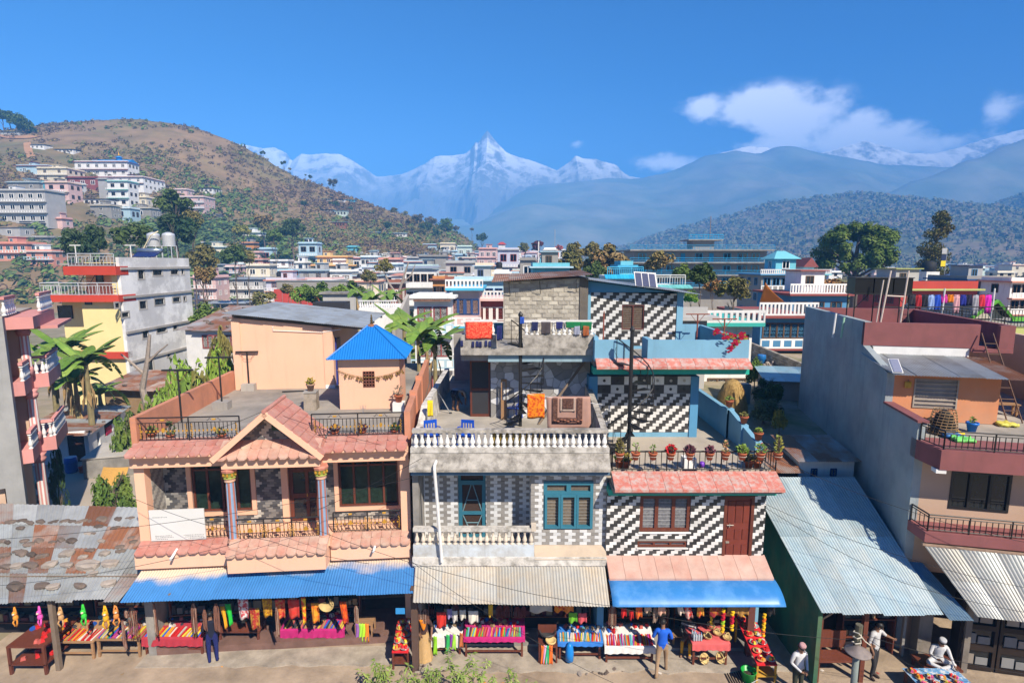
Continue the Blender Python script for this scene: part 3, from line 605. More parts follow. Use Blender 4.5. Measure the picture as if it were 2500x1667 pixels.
# ------------------------------------------------------------------ grey tiled house (middle) and black-and-white tiled house
tile_white=sm('white_glazed_tile',(.58,.585,.59),.4,rnd=.15,streak=.3,streakcol=(.3,.29,.27));tile_pgrey=sm('warm_grey_tile',(.27,.255,.24),.4,rnd=.12)
tile_wb=sm('bright_white_tile',(.64,.63,.61),.35,rnd=.16,streak=.3,streakcol=(.3,.28,.25));tile_bk=sm('charcoal_tile',(.05,.048,.046),.4,rnd=.45,streak=.4,streakcol=(.13,.125,.115))
mossy=mat('mossy_concrete',(.42,.39,.35),.95,.22,5,.3,c2=(.17,.155,.135),c2amt=.40,c2scale=3.2,c2soft=.12,streak=.45)
lime_wash=mat('limewashed_concrete',(.58,.55,.51),.9,.16,2,.2,c2=(.22,.205,.18),c2amt=.33,c2scale=3.4,c2soft=.12,streak=.35)
teal=mat('teal_paint',(.035,.16,.23),.5,.12,3,.05);blue_wall=mat('sky_blue_plaster',(.17,.36,.50),.8,.08,1.5,.06,streak=.28,streakcol=(.10,.17,.22),rnd=.03);deep_blue=mat('azure_plaster',(.09,.27,.45),.8,.08,1.5,.05,rnd=.03)
green_teal=sm('turquoise_paint',(.02,.36,.27),.5)
lace=mat('lace_curtain',(.16,.16,.17),.9,.5,14,0);brown_curt=mat('brown_curtain',(.15,.12,.09),.9,.3,12,0)
pink_tile=mat('peeling_pink_tile',(.47,.155,.12),.85,.14,3,.15,rnd=.07,c2=(.44,.33,.30),c2amt=.45,c2scale=6.5,c2soft=.1)
pink_tile2=mat('dusty_pink_tile',(.48,.255,.20),.9,.12,3,.12,rnd=.05,c2=(.52,.38,.32),c2amt=.5,c2scale=1.2,c2soft=.2)
def spiral(fr,loc,h,n,r,turns,a0,label,arr=1,pole=.06,ph=None):
 o=thing('spiral_staircase',label,'staircase',loc,0,'black iron spiral staircases',fr=fr)
 MB().tube([(0,0,0),(0,0,ph or h+.9)],pole,10).build('pole',black_iron,o);MB().lathe([(pole*1.2,0),(pole*1.4,.05),(.02,.16)],(0,0,ph or h+.9),8).build('finial',black_iron,o)
 rail=[];m=MB();pts=[(.04,-.03),(r,-.15),(r,.15),(.04,.03)]
 tm=MB().prism(pts,'z',0,.022).mesh('tread',black_iron)
 for k in range(n):
  a=a0+turns*2*pi*k/n;z=h*(k+1)/n;put('tread',tm,o,loc=(0,0,z),rot=(0,0,a))
  p=Vector((cos(a)*r,sin(a)*r,z));m.tube([p+Vector((0,0,-.0)),p+Vector((0,0,.8))],.012,5);rail.append(p+Vector((0,0,.8)))
  if k%2:m.tube([(cos(a)*r*.9,sin(a)*r*.9,z+.15),(cos(a+.12)*r,sin(a+.12)*r,z+.35),(cos(a+.05)*r,sin(a+.05)*r,z+.5)],.007,4)
 m.build('balusters',black_iron,o,kind='stuff');MB().tube(rail,.02,6).build('handrail',black_iron,o)
 return o
def house_grey():
 P=atY(1005,1300,15.2);fr=Fr(P.x,15.2);o=thing('terrace_house','grey and white brick-tiled house with balustrades and a stepped roof terrace','house',fr=fr)
 U=5.72;F1,T=3.12,6.2;VB=1.2
 px=lambda x,v,y=600:fr.uz(980+x/3.733,1080+y/3.733,v)[0];p3=lambda x,v,y=800:fr.uz(980+x/4.238,740+y/4.238,v)[0]
 bx('ground_storey',concrete,o,.0,U,1.9,11.5,0,2.8);bx('floor_slab',lime_wash,o,0,U,0,11.5,2.86,F1)
 MB().prism([(-.02,F1-.05),(.36,F1+.22),(.36,F1-.05)],'x',px(1215,.1),U).build('sloping_sill',mat('beige_cement',(.50,.40,.30),.9,.1,1.5,.15,c2=(.4,.32,.25),c2amt=.3),o)
 bx('slab_band',white,o,.05,U-.05,.04,.4,2.72,2.855)
 uf=px(1178,.35);W1=(px(1295,.35),px(1745,.35),3.86,5.33);D1=(px(520,VB),px(770,VB),F1,5.3)
 MB().holed(uf,U,F1,5.68,.36,.6,[W1]).build('front_wall',concrete,o);bx('return_wall',concrete,o,uf,uf+.24,.6,VB,F1,5.68)
 MB().holed(.02,uf+.24,F1,5.68,VB,VB+.24,[D1]).build('back_wall',concrete,o);bx('side_wall',concrete,o,0,.18,.3,11.5,F1+.01,5.68);bx('side_wall',concrete,o,U-.2,U,.6,11.5,F1+.01,5.68)
 half=lambda r:.5*(r%2)
 n=tile_field(o,uf,U,F1+.22,5.68,.36,.225,.096,half,[tile_white,tile_pgrey],300,[W1])
 tile_field(o,.19,uf,F1+.02,5.68,VB,.225,.096,half,[tile_white,tile_pgrey],max(0,300-n),[D1]);tile_field(o,.61,VB-.02,F1+.02,5.68,uf,.225,.096,half,[tile_white,tile_pgrey],0,(),side=-1)
 w,hs=window(o,*W1,.4,(.333,.667),(),teal,brown_curt,fw=.08)if False else(None,[])
 uu=W1;f=MB().holed(*uu,.33,.45,[(lerp(uu[0],uu[1],a),lerp(uu[0],uu[1],b),c,d)for a,b,c,d in((.07,.30,3.95,4.86),(.39,.62,3.95,4.86),(.71,.94,3.95,4.86),(.07,.46,5.02,5.22),(.55,.94,5.02,5.22))]).build('window',teal,o)
 for a,b,c,d in((.07,.30,3.95,4.86),(.39,.62,3.95,4.86),(.71,.94,3.95,4.86),(.07,.46,5.02,5.22),(.55,.94,5.02,5.22)):
  h=(lerp(uu[0],uu[1],a),lerp(uu[0],uu[1],b),c,d);p=bx('pane',brown_curt,f,h[0],h[1],.42,.43,h[2],h[3])
  if d-c>.5:pane_bars(f,h,.40,9,sm('grille_pale',(.35,.33,.30)),.004)
  if d-c>.5:MB().holed(h[0]-.07,h[1]+.07,c-.07,d+.07,.29,.325,[h]).build('sash',teal,f)
# door with an A-shaped brace
 du=D1;dm=(du[0]+du[1])/2;d=MB().holed(du[0],du[1],F1+.01,5.3,VB+.02,VB+.12,[(du[0]+.12,du[1]-.12,F1+.1,3.88),(du[0]+.12,du[1]-.12,3.98,4.86),(du[0]+.08,du[1]-.08,5.0,5.25)]).build('door',teal,o)
 for z0,z1 in((F1+.1,3.88),(3.98,4.86),(5.0,5.25)):bx('pane',mat('brown_mesh',(.05,.028,.02),.8,.2,20,0),d,du[0]+.08,du[1]-.08,VB+.07,VB+.08,z0,z1)
 lt=sm('pale_teal',(.16,.27,.31));mb=MB()
 for(a,za,b,zb)in((du[0]+.13,3.98,dm-.03,4.85),(du[1]-.13,3.98,dm+.03,4.85),(du[0]+.25,4.35,du[1]-.25,4.35),(du[0]+.13,3.86,dm-.03,F1+.1),(du[1]-.13,3.86,dm+.03,F1+.1),(du[0]+.22,3.6,du[1]-.22,3.6)):mb.tube([(a,VB+.05,za),(b,VB+.05,zb)],.018,4)
 mb.build('brace',lt,d)
# first-floor balustrade
 ub=px(1212,.1);bx('balcony_parapet',mat('pale_blue_wash',(.50,.55,.60),.85,.1,1.5,.1,c2=(.33,.31,.28),c2amt=.38,c2scale=1.1,streak=.3),o,0.02,ub,.06,.22,F1,F1+.36)
 bal_m=mat('cream_stucco',(.60,.52,.43),.85,.1,3,.1,streak=.1);bm=baluster_mesh(.42,.055,bal_m,'baluster')
 balustrade(o,(.03,.14),(ub,.14),F1+.36,.53,19,bal_m,(.09,.11),bm,railm=lime_wash);bx('rail_post',bal_m,o,ub-.09,ub+.05,.04,.24,F1+.8,F1+.98)
# beam, sloping fascia, terrace slab
 bx('beam',mat('slate_blue_paint',(.09,.17,.26),.7,.1,2,.1,streak=.2),o,.02,U+.02,-.02,.4,5.66,5.80)
 MB().prism([(-.14,5.80),(-.14,5.88),(.16,6.27),(.4,6.27),(.4,5.80)],'x',0,U+.02).build('sloping_fascia',mossy,o);bx('slab_edge',lime_wash,o,0,U+.02,.13,.42,6.272,6.42)
 bx('terrace_slab',deck_m,o,0,U,.42,11.5,5.69,T)
 tb=baluster_mesh(.44,.06,white,'baluster');balustrade(o,(.05,.26),(U-.02,.26),6.42,.53,31,white,(.1,.09),tb,railm=mossy)
# terrace walls
 MB().prism([(.36,T),(8.5,T),(8.5,T+.95),(2.2,T+.95),(1.4,T+.55),(.36,T+.5)],'x',.0,.2).build('parapet',lime_wash,o)
 MB().prism([(.36,T),(4.0,T),(4.0,T+1.25),(2.0,T+1.0),(.5,T+.75),(.36,T+.7)],'x',U-.2,U-.02).build('parapet',mossy,o)
# mosaic wall (crazy paving of grey and white stone)
 VM=4.1;m0,m1,mz=p3(925,VM),U-.02,8.42
 bx('rear_wall',concrete,o,m0,m1,VM,VM+.25,T,mz);bx('rear_wall',concrete,o,m0,m0+.2,VM+.25,10.6,T,mz);bx('rear_wall',concrete,o,.2,m0,10.4,10.6,T,mz)
 rr=random.Random(12);sites=[(rr.uniform(m0,m1),rr.uniform(T,mz))for _ in range(95)]
 for it in range(2):
  acc=[[0,0,0]for _ in sites]
  for i in range(60):
   for j in range(36):
    x,z=lerp(m0,m1,(i+.5)/60),lerp(T,mz,(j+.5)/36);k=min(range(len(sites)),key=lambda q:(sites[q][0]-x)**2+(sites[q][1]-z)**2);acc[k][0]+=x;acc[k][1]+=z;acc[k][2]+=1
  sites=[(a[0]/a[2]*.7+s[0]*.3,a[1]/a[2]*.7+s[1]*.3)if a[2]else s for a,s in zip(acc,sites)]
 cols=[sm('stone_white',(.62,.62,.63),.5),sm('stone_pale',(.48,.49,.50),.5),sm('stone_grey',(.26,.25,.24),.5),sm('stone_mid',(.34,.33,.32),.5)]
 for i,s in enumerate(sites):
  poly=[(m0,T),(m1,T),(m1,mz),(m0,mz)]
  for j,q in enumerate(sites):
   if i==j:continue
   mx_,mz_=(s[0]+q[0])/2,(s[1]+q[1])/2;nx,nz_=q[0]-s[0],q[1]-s[1];l=sqrt(nx*nx+nz_*nz_);nx/=l;nz_/=l;off=mx_*nx+mz_*nz_-.009;np_=[]
   for a,b in zip(poly,poly[1:]+poly[:1]):
    da,db=a[0]*nx+a[1]*nz_-off,b[0]*nx+b[1]*nz_-off
    if da<=0:np_.append(a)
    if da*db<0:t=da/(da-db);np_.append((lerp(a[0],b[0],t),lerp(a[1],b[1],t)))
   poly=np_
   if len(poly)<3:break
  if len(poly)>=3:MB().prism(poly,'y',VM-.02-.004*(i%3),VM+.004).build('mosaic_stone',cols[(i*7+i//3)%4],o)
# shelf door of the passage
# upper slab with balusters and block room
 VU=2.9;ul,ur=p3(612,VU,400),U-.05
 bx('upper_slab',concrete,o,ul,ur,VU+.2,10.6,mz+.02,8.92);bx('upper_beam',mat('pale_slate_blue',(.25,.36,.42),.8,.1,2,.1,streak=.3),o,ul+.9,ur,VU+.12,VU+.4,mz-.0,8.66);bx('slab_lip',mossy,o,ul,ur,VU-.02,VU+.2,8.67,8.9)
 g0,g1=p3(1000,VU),p3(1258,VU)
 for a,b,n in((ul,g0,4),(g1,ur,8)):
  bx('upper_parapet',mossy,o,a,b,VU,VU+.16,8.9,9.34)
  ub2=baluster_mesh(.40,.055,white,'baluster');balustrade(o,(a+.02,VU+.08),(b-.02,VU+.08),9.34,.48,n if n==4 else 13,white,(.08,.07),ub2)
 VK=5.0;k0,k1=fr.uz(1229,760,VK)[0],U-.02;kz0,kz1,kz2=8.93,fr.uz(1229,688,VK)[1],fr.uz(1426,678,VK)[1]
 MB().hexa([(k0,VK,kz0),(k1,VK,kz0),(k1,10.6,kz0),(k0,10.6,kz0),(k0,VK,kz1),(k1,VK,kz2),(k1,10.6,kz2),(k0,10.6,kz1)]).build('upper_room',mat('mortar',(.36,.325,.27),.95,.25,4,.4),o)
 blk=[mat('concrete_block',(.41,.375,.315),.95,.22,5,.4,rnd=.2,c2=(.30,.27,.225),c2amt=.45,c2scale=3),mat('pale_block',(.52,.48,.40),.95,.2,5,.4,rnd=.15)]
 n=int((kz1-kz0)/.155);rr=random.Random(4)
 for r_ in range(n+1):
  z0=kz0+r_*.155;off=(.2 if r_%2 else 0)
  for c in range(-1,9):
   a,b=max(k0+.01,k0+c*.4-off+rr.uniform(.0,.04)),min(k1-.32,k0+(c+1)*.4-off-rr.uniform(.0,.05))
   zt=min(z0+.135+rr.uniform(0,.012),lerp(kz1,kz2,((a+b)/2-k0)/(k1-k0))-.03)
   if b-a<.1 or zt-z0<.04:continue
   x=VK-rr.uniform(.006,.022);e=.02
   MB().hexa([(a+e,x,z0+.01),(b-e,x,z0+.012),(b,VK+.02,z0),(a,VK+.02,z0),(a+e*rr.uniform(.5,2),x,zt-.012),(b-e*rr.uniform(.5,2),x,zt-.01),(b,VK+.02,zt),(a,VK+.02,zt)]).build('concrete_block',blk[0 if rr.random()<.6 else 1],o)
 bx('corner_column',mat('dark_cement',(.15,.13,.11),.95,.2,3,.3),o,k1-.3,k1+.0,VK-.05,VK+.2,kz0,kz2-.02)
 corr(o,'tin_sheet',rust,(k0-.42,VK-.4,kz1+.0),(k1+.12,VK-.4,kz2+.12),(k0-.42,VK+3.2,kz1+.18),(k1+.12,VK+3.2,kz2+.22),6,seed=8,amp=.014);
 mb=MB();[mb.tube([(u,VK-.42,lerp(kz1,kz2,(u-k0)/(k1-k0))-.02),(u+.05,VK-.03,lerp(kz1,kz2,(u-k0)/(k1-k0))-.5)],.012,4)for u in(k0+.2,k0+1.3,k0+2.6)];mb.build('tie_rod',black_iron,o)
 MB().prism([(VK-.45,.0),(VK-.39,.0),(VK-.39,.06),(VK-.45,.06)],'x',k0-.4,k1+.1).build('eave_batten',wood_grey,o,loc=(0,0,kz1-.02),rot=(0,0,0))if False else None
# downpipe, awning, shop bay
 a=fr.uz(980+300/3.733,1080+215/3.733,-.25);b=fr.uz(980+370/3.733,1080+1085/3.733,-.06)
 MB().tube([(a[0]+.02,.1,a[1]+.05),(a[0],-.22,a[1]),(a[0],-.25,a[1]-.1),(lerp(a[0],b[0],.5),-.16,lerp(a[1],b[1],.5)),(b[0],-.08,b[1])],.045,8).build('downpipe',white,o)
 al,ar=fr.uz(1008,1471,-1.2),fr.uz(1489,1480,-1.2)
 corr(o,'awning_sheet',corr_mat('dusty_tin',(.42,.415,.385),(.44,.38,.30),.45,1.0,metal=.15,rough=.7),(al[0],-1.2,al[1]),(ar[0],-1.2,ar[1]),(.08,-.0,2.84),(U-.05,-.0,2.84),7,seed=6,amp=.013,wl=.085)
 bx('pier',mat('brown_post',(.10,.06,.045),.8,.2,3,.1),o,.06,.24,-.75,-.58,0,2.6);bx('pier',deep_blue,o,U-.22,U-.02,.2,1.9,0,2.71);bx('pier',concrete,o,0,.2,.2,1.9,0,2.71)
 bx('shop_floor',concrete,o,.2,U-.2,.3,1.9,0,.12);bx('sack',sm('teal_sack',(.01,.12,.12)),o,2.75,3.05,.5,.8,.12,.9)if False else None
 bx('tarp_scrap',sm('blue_tarp',(.03,.22,.5)),o,-.25,.0,-1.28,-1.25,2.2,2.36)
 return fr,T,VU,VM,p3
FC,TC_,VUC,VMC,P3C=house_grey()
spiral(FC,(*FC.uv(980+1230/4.238,740+1270/4.238,TC_),TC_),2.75,13,.78,.72,-2.2,'black iron spiral staircase rising from the terrace with laundry to the block room',ph=3.75)
def house_bw():
 P=atY(1490,1250,15.4);fr=Fr(P.x,15.4);o=thing('terrace_house','house clad in black and white tiles with sky blue parapets and pink tiled eaves','house',fr=fr)
 U0,U1=-.1,4.56;F1,T=3.03,5.66
 p8=lambda x,v,y=800:fr.uz(1400+x/3.733,660+y/3.733,v)[0]
 bx('ground_storey',deep_blue,o,U0,U1,1.9,9,0,2.9);bx('floor_slab',concrete,o,U0,U1,.02,9,2.72,F1)
 W1=(.87,2.36,3.83,4.95);W2=(.83,2.30,3.34,3.54);D1=(3.34,4.22,F1,4.95)
 MB().holed(U0,U1,F1,5.05,0,.24,[W1,W2,D1]).build('front_wall',concrete,o)
 n=tile_field(o,U0,U1,F1+.02,5.03,0,.215,.093,lambda r:-.5*r if False else .5*r,[tile_wb,tile_bk],300,[W1,W2,D1])
 f,hs=window(o,*W1,.04,(.333,.667),(),wood_dark,lace,fw=.10);[pane_bars(f,h,.055,8,sm('grille_white',(.4,.4,.4)),.004)for h in hs]
 f,hs=window(o,*W2,.04,(.333,.667),(),wood_dark,lace,fw=.06)
 for w in(W1,W2):bx('sill',white,o,w[0]-.03,w[1]+.03,-.045,.03,w[2]-.04,w[2])
 red_door=mat('red_brown_door',(.16,.035,.022),.45,.12,4,.05)
 fm_=MB().holed(*D1,-.03,.1,[(D1[0]+.08,D1[1]-.09,F1,4.87)]).build('door_frame',wood_dark,o)
 d=bx('door',red_door,o,D1[0]+.08,D1[1]-.09,.02,.07,F1,4.87);w=(D1[1]-D1[0]-.17)
 for(z0,z1)in((3.06,3.42),(3.6,3.9),(4.12,4.78)):
  for k in range(3):a=D1[0]+.08+w*(k+.1)/3*.97+.02;b=a+w/3*.72;MB().hexa([(a,.02,z0),(b,.02,z0),(b,.021,z0),(a,.021,z0)][:0]or[(a,-.0,z0),(b,-.0,z0),(b,.02,z0),(a,.02,z0),(a,-.0,z1),(b,-.0,z1),(b,.02,z1),(a,.02,z1)]).build('panel',red_door,d)
 mb=MB();mb.tube([(D1[0]+.1,-.03,4.05),(D1[0]+.3,-.03,4.05)],.014,5);mb.tube([(D1[0]+.18,-.03,3.98),(D1[0]+.18,-.03,4.1)],.014,5);mb.build('handle',sm('bright_metal',(.6,.58,.5),.3,metal=.8),d)
 MB().box(D1[0]+.1,D1[0]+.2,-.02,.02,3.48,3.53).build('handle',sm('bright_metal',(.6,.58,.5)),d)
# eaves, aprons, curved awning
 bx('beam',green_teal,o,U0-.0,4.74,-.22,.3,5.05,5.22);bx('eave_slab',concrete,o,-.02,4.8,-.5,.3,5.222,5.36)
 flat_skirt(o,pink_tile,(-.0,.02),(4.8,.02),T+.02,.6,5.38,10)
 MB().prism([(.02,5.36),(-.56,5.36),(.02,T-.03)],'x',0,4.78).build('apron_core',concrete,o)
 flat_skirt(o,pink_tile2,(-.1,-.0),(4.62,-.0),F1+.06,.64,2.74,10);MB().prism([(-.02,2.70),(-.6,2.70),(-.02,F1-.0)],'x',-.08,4.6).build('apron_core',concrete,o)
 def fn(a,b):t=b*1.15;return(lerp(U0-.02,4.66,a),-.58-.78*sin(t)/sin(1.15)*1.0,2.69-.36*(1-cos(t))/(1-cos(1.15)))
 MB().sheet(fn,24,10,.006).build('curved_awning',mat('bright_blue_sheet',(.035,.19,.48),.38,.06,2,.02,rnd=0,c2=(.10,.28,.58),c2amt=.35,c2scale=1.6),o,True)
 bx('awning_arm',black_iron,o,U0,4.6,-1.33,-1.30,2.3,2.325)
 bx('pier',blue_wall,o,4.38,4.56,-.0,1.9,0,2.71);MB().box(4.1,4.3,-.35,-.2,0,2.6).build('folded_gate',mat('rust_gate',(.13,.045,.035),.7,.3,30,.3,stretch=(20,1,1)),o)
 bx('shop_floor',concrete,o,U0+.1,U1-.1,-.1,1.9,0,.14);
# terrace
 bx('terrace_slab',mat('cream_terrace',(.48,.42,.35),.9,.1,1.2,.1,c2=(.36,.31,.26),c2amt=.35,c2scale=.8,c2soft=.2),o,U0,4.78,.3,9.0,5.3,T)
 railing(o,[(.03,.95),(.03,.06),(4.8,.06),(4.8,1.0)],T+.03,T+.62,step=.155,r=.012,mid=.97,posts=1.55)
 VT=3.35;t0,t1,t2=p8(215,VT,1200),p8(1060,VT,1200),p8(1132,VT,1200);tz=7.82
 bx('terrace_wall',concrete,o,t0,t1,VT,VT+.25,T,tz);bx('pillar',deep_blue,o,t1,t2,VT-.06,VT+.3,T,tz);bx('pillar',deep_blue,o,t0-.3,t0,VT-.06,VT+.3,T,tz);bx('house_body',deep_blue,o,t0-.3,t2,VT+.25,9,T,tz)
 bx('dado',blue_wall,o,t0,t1,VT-.02,VT-.001,T,T+.16)
 tile_field(o,t0,t1,T+.17,tz-.62,VT,.225,.102,lambda r:.5*r,[tile_wb,tile_bk],0)
 for j in range(2):
  for k in range(7):
   a=t0+(t1-t0)*k/7+.004;b=t0+(t1-t0)*(k+1)/7-.004;z0=tz-.6+j*.3+.004;z1=z0+.29;m=tile_wb if(k+j)%2 else tile_bk
   p=bx('vent_block',m,o,a,b,VT-.02-(.004 if k%2 else 0),VT+.004,z0,z1);MB().tube([((a+b)/2,VT-.034,(z0+z1)/2),((a+b)/2,VT-.01,(z0+z1)/2)],.05,12).build('vent_hole',black_iron if j==0 or k<2 else sm('putty',(.4,.36,.3)),p)
 VP=2.3;l,r_=p8(195,VP,700),p8(1602,VP,700);g0,g1=p8(515,VP,720),p8(692,VP,720)
 bx('upper_beam',green_teal,o,l-.05,r_,VP-.12,VP+.3,8.12,8.34);bx('upper_slab',concrete,o,l,r_,VP+.02,9,8.345,8.52)
 flat_skirt(o,pink_tile,(l+.02,VP),(r_,VP),8.62,.34,8.40,11)
 for a,b in((l,g0),(g1,r_)):bx('upper_parapet',blue_wall,o,a,b,VP,VP+.15,8.525,9.22)
 bx('parapet_post',blue_wall,o,g1-.06,g1+.1,VP-.02,VP+.8,8.525,9.24);bx('upper_parapet',blue_wall,o,l-.0,l+.14,VP+.15,5.0,8.525,9.3)
# upper storey
 VK=5.0;a0,a1,a2,a3=p8(100,VK,400),p8(155,VK,400),p8(938,VK,400),p8(995,VK,400);z0=8.52;zl,zr=11.05,10.5
 top=lambda u:lerp(zl,zr,(u-a0)/(3.9-a0))
 W3=(p8(440,VK,430),p8(645,VK,430),9.25,10.16)
 MB().hexa([(a0,VK+.25,z0),(a3,VK+.25,z0),(a3,9,z0),(a0,9,z0),(a0,VK+.25,top(a0)),(a3,VK+.25,top(a3)),(a3,9,top(a3)),(a0,9,top(a0))]).build('upper_body',deep_blue,o)
 MB().holed(a1,a2,z0,10.62,VK,VK+.24,[W3]).build('upper_wall',concrete,o);MB().prism([(a0,10.625),(a3,10.625),(a3,top(a3)),(a0,top(a0))],'y',VK-.03,VK+.24).build('gable_band',deep_blue,o)
 bx('pillar',blue_wall,o,a0,a1,VK-.05,VK+.2,z0,10.62);bx('pillar',blue_wall,o,a2,a3,VK-.05,VK+.2,z0,10.62)
 tile_field(o,a1,a2,z0+.12,10.62,VK,.235,.111,lambda r:.5*r,[tile_wb,tile_bk],0,[W3]);bx('dado',blue_wall,o,a1,a2,VK-.025,VK-.001,z0,z0+.11)
 f,hs=window(o,*W3,.0+VK+.03,(.5,),(),mat('maroon_frame',(.12,.035,.03),.6,.1,4,0),brown_curt,fw=.04);[pane_bars(f,h,VK+.045,10,mat('maroon_frame',(.12,.035,.03)),.005)for h in hs]
 corr(o,'tin_sheet',zinc,(a0-.02,VK-.5,top(a0)+.06),(3.95,VK-.5,zr+.06),(a0-.02,VK+3.4,top(a0)+.1),(3.95,VK+3.4,zr+.1),5,seed=9)
 sp=bx('solar_panel',mat('solar_cells',(.10,.11,.17),.25,.15,30,0),o,1.75,2.45,VK+.2,VK+.24,0,.62)if False else None
# right-hand terrace walls in blue
 R1=r_
 bx('upper_parapet',blue_wall,o,R1-.15,R1,VP+.15,6.8,8.525,9.22);bx('upper_parapet',blue_wall,o,a3,R1-.15,6.65,6.8,8.525,9.25);bx('step_box',blue_wall,o,a3,a3+.5,VK-.0,VK+.1,8.525,9.4)
 MB().box(3.5,4.2,VK-.9,VK-.55,8.525,8.72).build('brick_stack',mat('old_brick',(.12,.05,.035),.9,.4,8,.4),o)
 for u,v,hgt in((3.75,4.3,1.35),(4.45,3.6,1.25)):
  mb=MB();mb.tube([(u,v,8.53),(u,v,8.53+hgt)],.025,6);mb.tube([(u-.42,v,8.53+hgt),(u+.42,v,8.53+hgt)],.022,6);mb.tube([(u,v,8.2+hgt),(u+.25,v,8.52+hgt)],.01,4);mb.tube([(u,v,8.2+hgt),(u-.25,v,8.52+hgt)],.01,4);mb.build('washing_line_post',mat('oxide_red',(.25,.07,.045),.7,.2,6,.1),o)
 u=p8(275,VP+.6,500);mb=MB();mb.tube([(u,VP+.6,8.55),(u,VP+.6,10.05)],.025,6);mb.tube([(u-.02,VP+.45,10.1),(u+.02,VP+.75,9.98)],.022,5);mb.build('washing_line_post',mat('oxide_red',(.25,.07,.045)),o)
# lower right parapet stepping down towards the street, with posts
 MB().prism([(.95,T),(3.2,T),(3.2,T+1.0),(.95,T+.55)],'x',4.62,4.78).build('side_parapet',blue_wall,o);bx('side_parapet',blue_wall,o,4.55,4.72,3.2,6.5,T,T+1.0)
 for v in(.9,2.0,3.2):bx('parapet_post',blue_wall,o,4.56,4.80,v,v+.2,T,T+.62+.2*(v-.9)/1.1)
 return fr,T,VP,VT,p8
FD,TD,VPD,VTD,P8D=house_bw()
u,v=FD.uv(1400+500/3.733,660+1568/3.733,TD);spiral(FD,(P8D(522,1.55,1000),1.55,TD),2.85,14,.72,.85,-2.9,'black iron spiral staircase in front of the black and white tiled terrace wall',ph=3.95)
# ------------------------------------------------------------------ buildings on the other sides of the row
grey_side=mat('grey_blue_render',(.34,.35,.355),.95,.22,.8,.25,rnd=0,c2=(.27,.34,.36),c2amt=.5,c2scale=.45,c2soft=.14,streak=.45,streakcol=(.14,.15,.16))
maroon=mat('maroon_paint',(.24,.085,.085),.8,.1,1.5,.06,rnd=.03,c2=(.2,.075,.075),c2amt=.4,streak=.25);orange_w=mat('orange_plaster',(.66,.26,.12),.85,.1,1.2,.08,c2=(.58,.28,.16),c2amt=.4,c2scale=.8);tan_w=mat('tan_plaster',(.52,.36,.26),.85,.07,1,.05)
def ladder(parent,a,b,w,n,m,r=.022):
 A,B=Vector(a),Vector(b);mb=MB();mb.tube([A,B],r,5);mb.tube([A+Vector(w),B+Vector(w)*.8],r,5)
 for k in range(1,n):p=A.lerp(B,k/n);mb.tube([p,p+Vector(w)*lerp(1,.8,k/n)],r*.8,5)
 return mb
